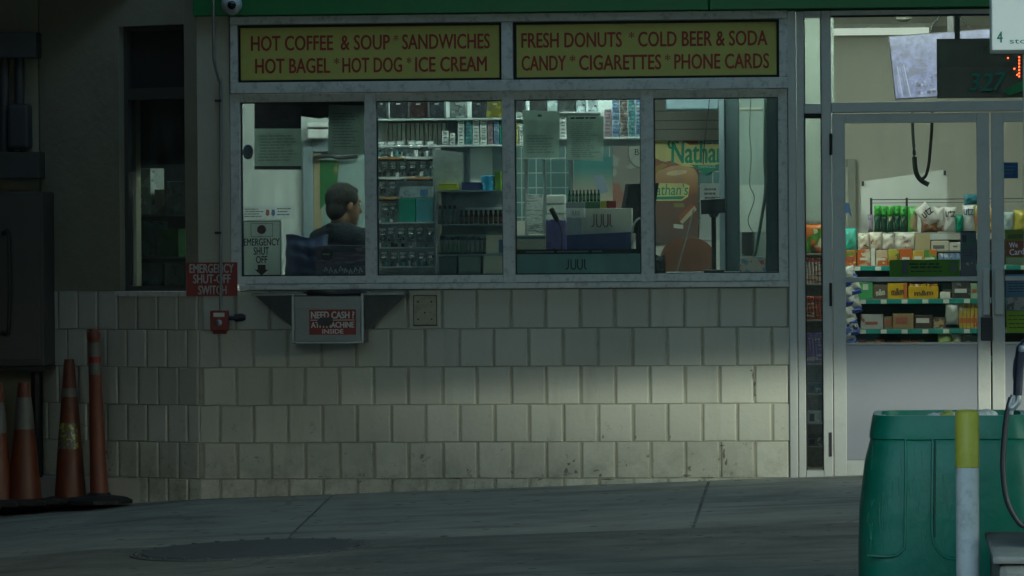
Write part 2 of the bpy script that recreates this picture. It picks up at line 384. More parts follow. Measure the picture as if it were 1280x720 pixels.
# pavement slabs along the building, with the two cut joints of the photograph
e0 = on_ground(500, 672).y
jl = [(on_ground(425, 614), on_ground(366, 671)), (on_ground(886, 602), on_ground(862, 668))]
bm = BM(); cuts = [-7.0, -3.75, -1.75] + [j[0].x for j in jl] + [6.9]; cute = [-7.0, -3.75, -1.75] + [j[1].x for j in jl] + [6.9]
for k in range(5):
    gp = .009; g1 = 0 if k in (1, 2) else gp; g2 = 0 if k in (0, 1) else gp
    for ya, yb in ((e0, 0.0), (0.0, 2.2)):
        f = lambda A_, B_, y: A_ + (B_ - A_) * min(1, (y - e0) / (0 - e0))
        q = [(f(cute[k], cuts[k], ya) + g1, ya), (f(cute[k + 1], cuts[k + 1], ya) - g2, ya), (f(cute[k + 1], cuts[k + 1], yb) - g2, yb), (f(cute[k], cuts[k], yb) + g1, yb)]
        top = [bm.verts.new((x, y, gz(x, y) + .005)) for x, y in q]; bot = [bm.verts.new((x, y - (.07 if y == e0 else 0), gz(x, y) - (.002 if y == e0 else .05))) for x, y in q]
        bm.faces.new(top)
        for i in ((0, 1, 3) if ya < 0 else (1, 3)): bm.faces.new((top[i], bot[i], bot[(i + 1) % 4], top[(i + 1) % 4]))
struct('pavement', bm, CONC)

# ------------------------------------------------------------------ store
ZF = at(1140, 598).z                                   # floor level inside
CH = at(248, 400).x                                    # corner with the angled wall
store = thing('convenience_store', 'cream block convenience store with green fascia, big windows and glass double doors', 'shop', (0, .0, 0))
ZS = at(640, 361).z                                    # top of block courses
ROWPX = [361.5, 410.5, 458, 505.5, 552.5, 598]
zl = [at(640, p).z for p in ROWPX]; hrow = zl[4] - zl[5]
zl += [zl[5] - hrow, zl[5] - 2 * hrow]
PIT = (at(943, 480).x - at(639, 480).x) / 7; JX0 = at(639, 480).x
def blocks(bm, back, rows, x0, x1, phase, pit, xf, half):
    """scored blocks: separate bevelled faces, wide rounded upright joints and tight bed joints; xf maps (u, y, z)"""
    for r in range(len(rows) - 1):
        zt, zb = rows[r], rows[r + 1]
        ph = phase + (pit * half if r % 2 else 0)
        k0 = math.floor((x0 - ph) / pit)
        u = ph + k0 * pit
        while u < x1:
            a, b_ = max(u, x0), min(u + pit, x1)
            if b_ - a > .02:
                gu, gv, bv, d = .0055, .0022, .008, .010
                jj = [random.uniform(-.0012, .0012) for _ in range(5)]
                A_ = (a + (gu if a > x0 else 0) + jj[0], b_ - (gu if b_ < x1 else 0) + jj[1], zb + gv + jj[2], zt - gv + jj[3])
                o_ = [(A_[0], A_[2]), (A_[1], A_[2]), (A_[1], A_[3]), (A_[0], A_[3])]
                i1 = [(A_[0] + bv * .4, A_[2] + bv * .12), (A_[1] - bv * .4, A_[2] + bv * .12), (A_[1] - bv * .4, A_[3] - bv * .12), (A_[0] + bv * .4, A_[3] - bv * .12)]
                i2 = [(A_[0] + bv * 1.2, A_[2] + bv * .3), (A_[1] - bv * 1.2, A_[2] + bv * .3), (A_[1] - bv * 1.2, A_[3] - bv * .3), (A_[0] + bv * 1.2, A_[3] - bv * .3)]
                L0 = [bm.verts.new(xf(p[0], d, p[1])) for p in o_]
                L1 = [bm.verts.new(xf(p[0], .003 + jj[4], p[1])) for p in i1]
                L2 = [bm.verts.new(xf(p[0], 0 + jj[4], p[1])) for p in i2]
                for P, Q in ((L0, L1), (L1, L2)):
                    for i in range(4): bm.faces.new((P[i], P[(i + 1) % 4], Q[(i + 1) % 4], Q[i]))
                bm.faces.new(L2)
            u += pit
ident = lambda u, y, z: (u, y, z)
XR = at(990, 480).x
bm = BM(); blocks(bm, None, zl, CH, XR, JX0, PIT, ident, .5)
part('block_wall', bm, WALL, store)
bm = BM(); box(bm, CH + .004, XR, .0085, .20, -.5, ZS - .002); part('wall_core', bm, GROOVE, store)
# scars where the paint has broken off
bm = BM(); _r = random.Random(12)
def scar(px, py, w_, h_, n=9):
    pts = []
    for k in range(n):
        a = 2 * math.pi * k / n; f = _r.uniform(.25, .95); v = at(px + w_ * f * math.cos(a), py + h_ * f * math.sin(a)); pts.append((v.x, v.z))
    prism(bm, pts, -.0024, .0)
for q in ((941, 470, 1.6, 7), (943.5, 480, 2, 6), (944, 491, 1.4, 9), (939, 463, 4, 1.4), (903, 557, 5, 1.6), (905, 566, 2.6, 8), (908, 578, 3, 7), (899, 574, 2, 4), (711, 580, 5, 3), (707, 589, 3.5, 6), (717, 576, 4, 2.4), (720, 590, 2.4, 5), (746, 588, 6, 2), (750, 594, 3, 3),
          (862, 586, 3, 5), (859, 594, 6, 2.4), (786, 560, 1, 1.2), (783, 582, 1.2, 3), (640, 590, 3, 3), (795, 546, 1.4, 4), (838, 546, 1.2, 4), (754, 546, 1.4, 5), (885, 597, 10, 1.2), (760, 599, 14, 1.2), (400, 596, 6, 1.4), (570, 598, 10, 1.2)): scar(*q)
part('paint_scars', bm, M('broken_paint', (.17, .165, .14), .9, var=.7, scale=30), store, kind='stuff')
# angled wall
P0 = Vector((CH, 0, 0)); TH = R(28); cT, sT = math.cos(TH), math.sin(TH); NCH = Vector((-sT, -cT, 0))
def chx(u, y, z): return (CH + u * cT + y * sT, -u * sT + y * cT, z)
def chu(px, py):
    p = onplane(px, py, P0, NCH); return (p.x - CH) / cT, p.z
def chbox(bm, u0, u1, y0, y1, z0, z1, bev=0):
    vs = box(bm, u0, u1, y0, y1, z0, z1, bev)
    for v in vs: v.co = Vector(chx(v.co.x, v.co.y, v.co.z))
UL = chu(52, 480)[0]; ZC = zl[0]
ZTOP = at(640, -150).z
bm = BM(); blocks(bm, None, zl, UL, 0, 0.0 - .004, .143, chx, .45)
part('angled_block_wall', bm, WALL, store)
bm = BM(); chbox(bm, UL, 0, .0085, .2, -.5, ZC - .002); part('angled_wall_core', bm, GROOVE, store)
wu0, wz0 = chu(150, 364); wu1, wz1 = chu(229, 30)
bm = BM()
chbox(bm, UL, wu0, .004, .2, ZC, ZTOP); chbox(bm, wu1, 0, .0045, .2, ZC, ZTOP); chbox(bm, wu0, wu1, .004, .2, wz1, ZTOP)
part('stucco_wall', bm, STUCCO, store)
# side window in the angled wall
bm = BM(); fw = .028
chbox(bm, wu0 + .001, wu0 + fw, .05, .12, wz0, wz1); chbox(bm, wu1 - fw, wu1 - .001, .05, .12, wz0, wz1)
chbox(bm, wu0 + fw, wu1 - fw, .05, .12, wz1 - fw, wz1 - .001); chbox(bm, wu0 + fw, wu1 - fw, .05, .12, wz0 + .001, wz0 + fw)
zt = chu(190, 116)[1]; chbox(bm, wu0 + fw, wu1 - fw, .048, .122, zt - .035, zt + .03)
sw = part('window', bm, M('dark_side_frame', (.10, .10, .095), .5, .3), store)
bm = BM(); chbox(bm, wu0 + fw, wu1 - fw, .08, .085, wz0 + fw, zt - .036); part('pane', bm, TINT, sw)
bm = BM(); chbox(bm, wu0 + fw, wu1 - fw, .08, .085, zt + .031, wz1 - fw); part('panel', bm, M('dark_panel', (.04, .04, .04), .5), sw)
bm = BM(); chbox(bm, wu0 - .02, wu1 + .02, -.025, .05, wz0 - .03, wz0, .004); part('sill', bm, WFRAME, sw)
# rear return to the left
PE = Vector(chx(UL, 0, 0))
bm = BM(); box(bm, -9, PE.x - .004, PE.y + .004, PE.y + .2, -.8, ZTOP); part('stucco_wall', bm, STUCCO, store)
# pier left of the windows and masonry over everything
bm = BM(); xw0 = at(287.5, 200).x
box(bm, CH + .003, xw0, .0, .2, ZS + .001, ZTOP, 0); part('pier', bm, M('cream_smooth_render', (.46, .44, .35), .7, 0, .12, 3, .2, dirt=(.2, .19, .14), dscale=3), store)
# fascia
zf = at(640, 16).z; xfl = at(243, 10).x
bm = BM(); xs_ = at(887, 10).x
box(bm, xfl, xs_ - .003, -.055, .02, zf, ZTOP + .25, .004); box(bm, xs_ + .003, 6.9, -.055, .02, zf, ZTOP + .25, .004)
part('fascia', bm, GREEN, store)
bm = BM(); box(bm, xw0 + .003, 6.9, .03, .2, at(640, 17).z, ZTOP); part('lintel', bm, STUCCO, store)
bm = BM(); box(bm, -9, 6.9, .1, 6.0, ZTOP, ZTOP + .2); part('roof', bm, DARK, store)

# --- window wall
def fr(bm, r, y0, y1, bev=.003):
    x0, x1, z0, z1 = rect(*r); box(bm, x0, x1, y0, y1, z0, z1, bev)
bm = BM(); PANES = [(300, 456), (470, 628), (643, 801), (817, 973)]
zwt = at(640, 124.5).z; zwb = at(640, 343.5).z; zft = at(640, 114).z; zfb = at(640, 353.5).z
V = [(288, 300), (456, 470), (628, 643), (801, 817), (973, 985)]
for a, b_ in V:
    box(bm, at(a, 230).x, at(b_, 230).x, .0, .12, zfb, zft, .004)
    m_ = (a + b_) / 2
for (a, b_) in PANES:
    box(bm, at(a, 230).x - .002, at(b_, 230).x + .002, .004, .118, zwt, zft - .003, .003); box(bm, at(a, 230).x - .002, at(b_, 230).x + .002, .004, .118, zfb + .003, zwb, .003)
win = part('window', bm, WFRAME, store)
bm = BM()
for a, b_ in PANES:
    x0, x1 = at(a, 230).x, at(b_, 230).x
    for q in ((x0, x0 + .006, zwb, zwt), (x1 - .006, x1, zwb, zwt), (x0 + .006, x1 - .006, zwt - .006, zwt), (x0 + .006, x1 - .006, zwb, zwb + .006)):
        box(bm, q[0], q[1], .045, .075, q[2], q[3])
part('gasket', bm, SEAL, win)
for a, b_ in PANES:
    bm = BM(); box(bm, at(a, 230).x + .004, at(b_, 230).x - .004, .058, .063, zwb + .004, zwt - .004); part('pane', bm, TINT, win)
bm = BM(); box(bm, at(300, 357).x, at(987, 357).x, -.03, .115, ZS + .002, zfb - .001, .004); part('sill', bm, WFRAME, win)
# sign frame above
zb1 = at(640, 99.5).z; zt1 = at(640, 27.5).z; zt0 = at(640, 17).z
bm = BM()
box(bm, at(288, 60).x, at(985, 60).x, -.02, .12, zft + .001, zb1 - .002, .004)
box(bm, at(288, 60).x, at(985, 60).x, -.02, .12, zt1 + .002, zt0, .004)
for a, b_ in ((288, 297), (627, 641), (974, 985)): box(bm, at(a, 60).x, at(b_, 60).x, -.016, .118, zb1, zt1, .003)
sf = part('sign_frame', bm, WFRAME, store)
bm = BM()
for a, b_ in ((297, 627), (641, 974)): box(bm, at(a, 60).x + .001, at(b_, 60).x - .001, .02, .10, zb1 + .001, zt1 - .001)
part('sign_recess', bm, SEAL, sf)
for (a, b_, l1, l2, lab) in ((300.5, 624, [("HOT COFFEE", 314, 416), ("& SOUP", 426, 487), ("*", 492, 498), ("SANDWICHES", 503, 612)],
                              [("HOT BAGEL", 319, 412), ("*", 417, 424), ("HOT DOG", 428, 502), ("*", 508, 514), ("ICE CREAM", 519, 608)],
                              'yellow menu sign reading hot coffee, soup, sandwiches above the left windows'),
                             (645.5, 970.5, [("FRESH DONUTS", 652, 777), ("*", 786, 793), ("COLD BEER & SODA", 798, 959)],
                              [("CANDY", 652, 707), ("*", 712, 719), ("CIGARETTES", 724, 826), ("*", 831, 838), ("PHONE CARDS", 843, 961)],
                              'yellow menu sign reading fresh donuts, cold beer, cigarettes above the right windows')):
    x0, x1 = at(a, 60).x, at(b_, 60).x; ys0 = at((a + b_) / 2, 65); dz = ys0.z - at(640, 65).z
    t = thing('menu_sign', lab, 'sign', ((x0 + x1) / 2, .01, zb1), 'yellow menu signs over the windows')
    bm = BM(); box(bm, x0, x1, .006, .019, zb1 + .012, zt1 - .016, .003); part('sign_face', bm, YELLOW, t)
    zz = [(at(640, 41.5).z, at(640, 60).z), (at(640, 70).z, at(640, 88.5).z)]
    for (ln, (zt_, zb_)) in zip((l1, l2), zz):
        for s, p0, p1 in ln:
            bm = BM(); x0_, x1_ = at(p0, 60).x, at(p1, 60).x
            if s == '*': text(bm, s, x0_, x1_, zt_ - .035, zt_, .0042, .0018, .022)
            else: text(bm, s, x0_, x1_, zb_, zt_, .0042, .0018, .022)
            part('lettering', bm, REDTXT, t)
# --- entrance
bm = BM(); zsill = at(1010, 596).z
zhead = at(1140, 12).z; ztb, ztt = at(1140, 140).z, at(1140, 127).z
YB0, YB1 = -.012, .11
def vb(p0, p1, z0, z1, y0=YB0, y1=YB1): box(bm, at(p0, 300).x, at(p1, 300).x, y0, y1, z0, z1, .004)
vb(986, 996, zsill - .1, zhead); vb(997, 1006, zsill - .1, zhead, YB0 + .01)
vb(1028, 1040, zsill - .1, zhead); vb(1437, 1449, zsill - .1, zhead)
x0_, x1_ = at(1040, 300).x + .001, at(1437, 300).x - .001
box(bm, x0_, x1_, YB0, YB1, ztb, ztt, .004); box(bm, x0_, x1_, YB0, YB1, at(1140, 18).z, zhead, .004)
xs0, xs1 = at(1006, 300).x + .001, at(1028, 300).x - .001
for z0, z1 in ((zsill - .1, at(1010, 588).z), (at(1016, 142).z, at(1016, 130).z), (at(1016, 22).z, zhead)): box(bm, xs0, xs1, YB0 + .004, YB1, z0, z1, .003)
ent = part('entrance_frame', bm, ALU, store)
bm = BM(); box(bm, xs0, xs1, .04, .045, at(1010, 588).z, at(1016, 142).z); part('sidelight_pane', bm, CLEAR, ent)
bm = BM(); box(bm, xs0, xs1, .04, .045, at(1016, 130).z, at(1016, 22).z); part('sidelight_pane', bm, CLEAR, ent)
bm = BM(); box(bm, x0_, x1_, .04, .045, ztt, at(1140, 18).z); part('transom_pane', bm, CLEAR, ent)
bm = BM()
for q in ((xs0, xs0 + .006), (xs1 - .006, xs1)): box(bm, q[0], q[1], .02, .04, at(1010, 588).z, at(1016, 142).z); box(bm, q[0], q[1], .02, .04, at(1016, 130).z, at(1016, 22).z)
box(bm, xs0 + .006, xs1 - .006, .02, .04, at(1016, 148).z, at(1016, 142).z); box(bm, x0_, x1_, .02, .04, at(1140, 20.5).z, at(1140, 18).z); part('gasket', bm, SEAL, ent)
bm = BM(); box(bm, x0_ - .1, x1_ + .1, -.06, .2, zsill - .12, at(1140, 597.5).z, .004); part('threshold', bm, GALV, ent)
def door(pL, pR, flip):
    bm = BM(); y0, y1 = -.004, .042
    st = 16; pl, pr = pL + 1, pR - 1
    z0, z1 = at(1140, 596).z, at(1140, 141.5).z
    zg1, zg0, zk0 = at(1140, 153.5).z, at(1140, 430).z, at(1140, 575).z
    box(bm, at(pl, 300).x, at(pl + st, 300).x, y0, y1, z0, z1, .003); box(bm, at(pr - st, 300).x, at(pr, 300).x, y0, y1, z0, z1, .003)
    a, b_ = at(pl + st, 300).x, at(pr - st, 300).x
    box(bm, a, b_, y0 + .001, y1 - .001, zg1, z1, .002); box(bm, a, b_, y0 + .001, y1 - .001, z0, zk0, .002)
    d = part('door', bm, ALU, store)
    bm = BM(); box(bm, a, b_, y0 + .008, y1 - .008, zk0 + .001, zg0 - .004, .002); part('kick_panel', bm, M('grey_kick_panel', (.28, .29, .335), .38, .3, .06, 2, dirt=(.2, .2, .2), dscale=2, damt=.3), d)
    bm = BM(); box(bm, a, b_, y0 + .004, y1 - .004, zg0 - .003, zg0 + .008, .002); box(bm, a, b_, -.02, y1 + .02, at(1140, 352).z, at(1140, 346).z, .004); part('push_bar', bm, ALU, d)
    bm = BM(); box(bm, a, b_, .016, .022, zg0 + .009, zg1); part('pane', bm, CLEAR, d)
    hx0, hx1 = (pR - 11, pR - 2) if not flip else (pL + 4, pL + 16)
    bm = BM(); box(bm, at(hx0, 300).x, at(hx1, 300).x, -.06, -.006, at(1140, 394).z, at(1140, 336).z, .006); part('handle', bm, ALU, d)
    if not flip:
        bm = BM(); box(bm, at(1225, 300).x, at(1240, 300).x, -.028, -.005, at(1140, 426).z, at(1140, 397).z, .003); box(bm, at(1228, 300).x, at(1236, 300).x, -.034, -.028, at(1140, 415).z, at(1140, 405).z, .002); part('lock_case', bm, DARK, d)
        for p0, p1 in ((166, 193), (353, 382), (540, 570)):
            bm = BM(); c = at(1038.5, (p0 + p1) / 2); tube(bm, [(c.x, -.018, at(1140, p1).z), (c.x, -.018, at(1140, p0).z)], .008, 8); part('hinge', bm, DARK, d, smooth=True)
    return d
door(1040, 1238.5, False); door(1238.5, 1437, True)
# wall right of the doors
bm = BM(); box(bm, at(1449, 300).x + .003, 6.9, 0, .2, -.5, at(640, 17.5).z); part('side_wall', bm, WALL, store)
bm = BM(); box(bm, 6.9, 7.1, -.05, 6.0, -.8, ZTOP + .2); part('side_wall', bm, STUCCO, store)
# inside shell
YBK = 5.4; ZCE = at(1140, 33, YBK).z
bm = BM(); box(bm, -6, 6.9, .2, YBK + .2, ZF - .15, ZF); part('interior_floor', bm, M('vinyl_floor', (.30, .29, .26), .4, var=.1), store)
bm = BM(); box(bm, -6, 6.9, .2, YBK + .2, ZCE, ZCE + .1); part('ceiling', bm, M('white_ceiling', (.72, .72, .68), .8, var=.04), store)
bm = BM(); box(bm, -1.0, 6.9, YBK, YBK + .15, ZF, ZCE); part('back_wall', bm, CREAMWALL, store)
xpt = at(480, 200, 2.4).x
bm = BM(); box(bm, -6, xpt, 2.4, 2.5, ZF, ZCE); part('partition_wall', bm, M('white_partition_paint', (.58, .62, .60), .7, var=.04), store)
bm = BM(); box(bm, xpt - .05, xpt, 2.5, YBK, ZF, ZCE); part('partition_wall', bm, CREAMWALL, store)
xlw = at(290, 200, .5).x
bm = BM(); chq = -PE.y
box(bm, PE.x - 1, PE.x - .9, 2.0, 6, ZF, ZCE); part('partition_wall', bm, CREAMWALL, store)
# interior lamps
def lamp(x0, x1, y0, y1, lab, st):
    t = thing('ceiling_light', lab, 'light', ((x0 + x1) / 2, (y0 + y1) / 2, ZCE - .07), 'fluorescent ceiling lights in the shop')
    bm = BM(); box(bm, x0, x1, y0, y1, ZCE - .03, ZCE - .001, .004); part('housing', bm, WHITE, t)
    bm = BM(); box(bm, x0 + .02, x1 - .02, y0 + .02, y1 - .02, ZCE - .07, ZCE - .031, .01); part('diffuser', bm, EM('lamp_diffuser_%s' % str(st).replace('.', '_'), (.95, .98, 1.0), st), t)
lamp(-1.40, -.30, .208, .268, 'slim added fill light close behind the left window', 22)  # added fill, no known fixture; brightens goods behind the left panes
lamp(-.15, 1.30, .208, .268, 'slim added fill light close behind the register windows', 36)  # added fill that lights the register stock from the window side
lamp(1.55, 2.95, .208, .268, 'slim added fill light close behind the entrance doors', 21)  # added fill for the rack and shelves behind the doors
lamp(-1.35, -.15, 1.3, 1.5, 'long fluorescent ceiling light above the man in the left window', 1.6)
lamp(.2, 1.2, 2.2, 2.4, 'long fluorescent ceiling light in front of the tiled wall', 10)
lamp(1.75, 2.95, .9, 1.1, 'long fluorescent ceiling light just inside the entrance', 3.6)
x0_, x1_ = at(1012, 33, 5.0).x, at(1165, 33, 5.0).x
lamp(x0_, x1_, 4.9, 5.1, 'long fluorescent ceiling light at the back wall seen through the transom', .15)
#@@PART2
# ------------------------------------------------------------------ forecourt canopy, and unseen walls added to shade the front
SHZ = at(900, 462).z; YC = -10.6
zc = SHZ + (-YC / math.cos(SUN_AZ)) * math.tan(SUN_EL)
can = thing('forecourt_canopy', 'flat forecourt canopy on steel posts in front of the shop', 'canopy', (0, -6, 0))
bm = BM(); box(bm, -14, 14, YC, -1.4, zc, zc + .8); part('canopy_roof', bm, M('canopy_soffit', (.30, .30, .28), .7), can)
for x in (-9, 9):
    bm = BM(); box(bm, x - .15, x + .15, -6.15, -5.85, gz(x, -6) - .1, zc - .002, .01); part('post', bm, GALV, can)
rw = thing('added_right_block', 'added unseen brick block at the right keeping out side skylight', 'building', (8.5, -3, 0))  # unseen block added to close off skylight from the right
bm = BM(); box(bm, 8.2, 12, -6.5, 4, gz(7, -6) - .3, 9); part('brick_wall', bm, M('side_brick', (.12, .08, .06), .9, var=.4, scale=4), rw)
nb = thing('added_left_wall', 'added unseen brick wall with a return shading the left end of the front', 'wall', (-3.6, -3, 0))  # unseen wall added to hold skylight off the left end
bm = BM(); box(bm, -3.7, -3.1, -14, PE.y - .01, gz(-3.5, -14) - .3, 6.5); box(bm, -3.1, -1.9, -14.2, -13.9, gz(-3.5, -14) - .3, 6.5); part('brick_wall', bm, M('dark_brick', (.10, .06, .045), .9, var=.4, scale=4), nb)

# unseen gabled block, added so that its roof slope cuts the low sun
DB = 60.0; bx_, by_ = DB * math.sin(SUN_AZ), -DB * math.cos(SUN_AZ); hb0 = DB * math.tan(SUN_EL)
sb = thing('added_gable_block', 'added unseen gabled brick block cutting the low sun', 'building', (bx_ - 8, by_ - 4, 0))
ea, eb = (1.5 + bx_, hb0 + .16), (-.8 + bx_, hb0 + 1.25); slp = (eb[1] - ea[1]) / (ea[0] - eb[0])
rx = bx_ - 14; rz = ea[1] + slp * (ea[0] - rx)
bm = BM(); prism(bm, [(rx - 14, -2), (bx_ + 40, -2), (bx_ + 40, ea[1] - 2), (bx_ + 8, ea[1] - 2), (bx_ + 8, ea[1] - slp * (bx_ + 8 - ea[0])), (rx, rz), (rx - 14, rz - slp * 14)], by_ - 9, by_); part('gable_wall', bm, M('street_brick', (.18, .11, .08), .9), sb)

bm = BM(); rnd = random.Random(5)  # unseen hedge row, added to darken what the window glass reflects
for k in range(60):
    x = -32 + k * 1.05; h_ = 5.7 + rnd.uniform(-.5, .6); box(bm, x - .7, x + .7, -45.6 + rnd.uniform(-.3, .3), -44 + rnd.uniform(-.3, .3), -1, h_, .3)
solo('hedge', bm, M('dark_hedge_green', (.022, .042, .026), .9, var=.6, scale=3, dirt=(.06, .08, .03)), 'added unseen hedge row darkening the reflections in the windows', 'hedge')
# ------------------------------------------------------------------ wall fittings
# security camera under the fascia
c = at(290, 6, -.10)
t = thing('security_camera', 'white dome security camera hanging at the fascia corner', 'camera', (c.x, -.10, c.z))
bm = BM(); box(bm, c.x - .035, c.x + .035, -.145, -.056, c.z + .03, c.z + .075, .01); part('mount', bm, WHITE, t)
bm = BM(); bmesh.ops.create_uvsphere(bm, u_segments=24, v_segments=14, radius=.058); bmesh.ops.translate(bm, verts=bm.verts[:], vec=(c.x, -.11, c.z)); part('housing', bm, M('white_camera_shell', (.42, .44, .42), .4), t, smooth='all')
bm = BM(); bmesh.ops.create_uvsphere(bm, u_segments=20, v_segments=12, radius=.026); bmesh.ops.translate(bm, verts=bm.verts[:], vec=(c.x + .006, -.152, c.z - .004)); part('lens', bm, M('camera_lens', (.006, .006, .008), .1), t, smooth='all')
# conduit with clips and the red stop switch
cp = [at(267, -20, -.075), at(267, 62, -.075), at(269, 82, -.06), at(274, 100, -.025), at(276, 112, -.014), at(276, 250, -.014), at(276, 390, -.014)]
zsw = at(276, 402)
t = thing('conduit', 'grey steel conduit running down the pier to the red switch', 'pipe', (cp[-1].x, -.014, cp[-1].z))
bm = BM(); tube(bm, curve(cp, 6), .0085, 10); part('pipe', bm, GALV, t, smooth=True)
for p in (126, 291):
    q = at(274, p); bm = BM(); box(bm, q.x - .022, q.x + .016, -.026, -.001, q.z - .007, q.z + .007, .002); part('clip', bm, DARK, t)
t = thing('emergency_switch', 'red emergency stop switch box with grey side fitting under the conduit', 'switch', (zsw.x, 0, at(276, 417).z))
x0, x1, z0, z1 = rect(264.5, 388, 287, 417)
bm = BM(); box(bm, x0, x1, -.055, -.001, z0 + .015, z1, .008); box(bm, x0 + .014, x1 - .014, -.05, -.001, z0, z0 + .0149, .004); part('housing', bm, M('red_switch_paint', (.20, .018, .015), .4, dirt=(.05, .01, .01)), t)
bm = BM(); lathe(bm, 0, 0, [(.018, 0), (.018, .012), (.012, .018), (.002, .02)], 16)
bmesh.ops.rotate(bm, verts=bm.verts[:], cent=(0, 0, 0), matrix=Matrix.Rotation(R(90), 3, 'X')); bmesh.ops.translate(bm, verts=bm.verts[:], vec=((x0 + x1) / 2, -.056, (z0 + z1) / 2 - .004)); part('button', bm, GALV, t, smooth=True)
bm = BM(); box(bm, x0 + .02, x1 - .02, -.057, -.0551, z1 - .035, z1 - .012); part('name_plate', bm, PAPER, t)
bm = BM(); q = at(297, 397.5); tube(bm, [(x1 - .004, -.03, q.z), (q.x - .012, -.03, q.z), (q.x - .012, -.03, q.z), (q.x + .03, -.032, q.z + .004), (q.x + .05, -.032, q.z + .004)], [.013, .013, .022, .022, .014], 12); part('side_fitting', bm, DARK, t, smooth=True)
# red sign
x0, x1, z0, z1 = rect(233, 328, 297, 370)
cx = at(247, 350).x
t = thing('warning_sign', 'red sign reading emergency shut-off switch beside the window', 'sign', ((x0 + x1) / 2, -.004, z0))
bm = BM(); box(bm, x0, x1, -.0065, -.0035, z0, z1, .001); part('sign_face', bm, REDSIGN, t)
bm = BM()
for s, r in (("EMERGENCY", (237, 330, 292, 341)), ("SHUT-OFF", (241.5, 343, 288, 354)), ("SWITCH", (248, 357, 283, 368))): ptext(bm, s, r, -.0078, bold=.03)
part('lettering', bm, M('grey_sign_letters', (.42, .42, .40), .5, var=.2), t)
# wall plate
x0, x1, z0, z1 = rect(517.5, 370, 545.5, 406)
t = thing('wall_plate', 'small rusty cream electrical cover plate on the block wall', 'cover plate', ((x0 + x1) / 2, 0, z0))
bm = BM(); box(bm, x0 - .004, x1 + .004, -.006, .004, z0 - .006, z1 + .004, .002); part('gasket', bm, M('rust', (.05, .025, .012), .9, var=.5, scale=20), t)
bm = BM(); box(bm, x0, x1, -.014, -.0062, z0, z1, .004); box(bm, x0 + .004, x1 - .004, -.017, -.0142, (z0 + z1) / 2 + .03, (z0 + z1) / 2 + .038, .001); part('cover', bm, M('cream_plate', (.36, .34, .25), .5, 0, .2, 14, dirt=(.10, .06, .03), dscale=16, damt=.8), t)
for dx, dz in ((.2, .2), (.8, .2), (.2, .8), (.8, .8), (.5, .42)):
    bm = BM(); X_, Z_ = x0 + dx * (x1 - x0), z0 + dz * (z1 - z0); tube(bm, [(X_, -.0138, Z_), (X_, -.018, Z_)], .005, 8); part('screw', bm, BLACK, t)
# transaction drawer
LX0, LX1 = at(323, 370).x, at(512, 370).x; zt, zb = at(417, 367).z, at(417, 428).z
bx0, bx1 = at(375, 400).x, at(461, 400).x
t = thing('transaction_drawer', 'steel cash drawer under the window with tapered side wings', 'drawer', ((bx0 + bx1) / 2, 0, zb))
STEEL = M('brushed_drawer_steel', (.20, .21, .21), .4, .75, .12, 7, dirt=(.12, .12, .12), dscale=6)
bm = BM(); box(bm, LX0, LX1, -.27, -.031, zt - .006, zt + .006, .001)
part('ledge', bm, STEEL, t)
for a, b_ in ((LX0 + .012, bx0 - .002), (LX1 - .012, bx1 + .002)):
    bm = BM(); zb2 = at(417, 412).z; pts = [(a, zt - .007), (b_, zt - .007), (b_, zb2)]
    v = [bm.verts.new((pts[0][0], -.20, pts[0][1])), bm.verts.new((pts[1][0], -.24, pts[1][1])), bm.verts.new((pts[2][0], -.13, pts[2][1])),
         bm.verts.new((pts[0][0], -.012, pts[0][1])), bm.verts.new((pts[1][0], -.012, pts[1][1])), bm.verts.new((pts[2][0], -.012, pts[2][1]))]
    bm.faces.new((v[0], v[1], v[2])); bm.faces.new((v[3], v[5], v[4])); bm.faces.new((v[0], v[2], v[5], v[3])); bm.faces.new((v[1], v[4], v[5], v[2])); bm.faces.new((v[0], v[3], v[4], v[1]))
    part('side_wing', bm, STEEL, t)
bm = BM(); box(bm, bx0, bx1, -.28, -.012, zb, zt - .007, .006); part('drawer_box', bm, STEEL, t)
bm = BM(); box(bm, bx0 + .012, bx1 - .012, -.286, -.281, zb + .014, at(417, 384).z, .002); part('front_panel', bm, STEEL, t)
bm = BM(); box(bm, bx0 - .008, bx0 + .008, -.292, -.281, zb + .002, zt + .004, .003); part('edge_trim', bm, GALV, t)
bm = BM(); box(bm, bx1 - .008, bx1 + .008, -.292, -.281, zb + .002, zt + .004, .003); part('edge_trim', bm, GALV, t)
bm = BM(); box(bm, bx0 + .009, bx1 - .009, -.289, -.281, zb + .001, zb + .012, .002); part('lower_trim', bm, GALV, t)
zh = zt + .014
bm = BM(); tube(bm, [at(381, 367.5, -.25), at(388, 366, -.27), at(415, 367.2, -.275), at(450, 366, -.27), at(457, 367, -.25)], [.011, .017, .012, .017, .011], 10); part('handle', bm, BLACK, t, smooth=True)
x0, x1, z0, z1 = rect(386.5, 387, 445, 418.5, -.29)
bm = BM(); box(bm, x0, x1, -.2882, -.2864, z0, z1); st = part('sticker', bm, REDSIGN, t)
bm = BM()
for s, r in (("NEED CASH ?", (389, 389.5, 442.5, 398)), ("ATM MACHINE", (389, 402.5, 442.5, 409.5)), ("INSIDE", (403, 411.5, 429, 417))): ptext(bm, s, r, -.2895, th=.0012, bold=.05)
x0, x1, z0, z1 = rect(388, 399.6, 443, 400.6, -.29); box(bm, x0, x1, -.2893, -.2883, z0, z1)
part('lettering', bm, M('white_sticker_print', (.55, .55, .53), .5), st)
bm = BM(); pxprism(bm, [(397, 400), (400, 397), (410, 396.5), (416, 398), (416, 404), (411, 408), (400, 407), (396.5, 404)], -.2903, .0006); part('smear', bm, M('dark_smear', (.06, .05, .05), .6, var=.5, scale=60), st)

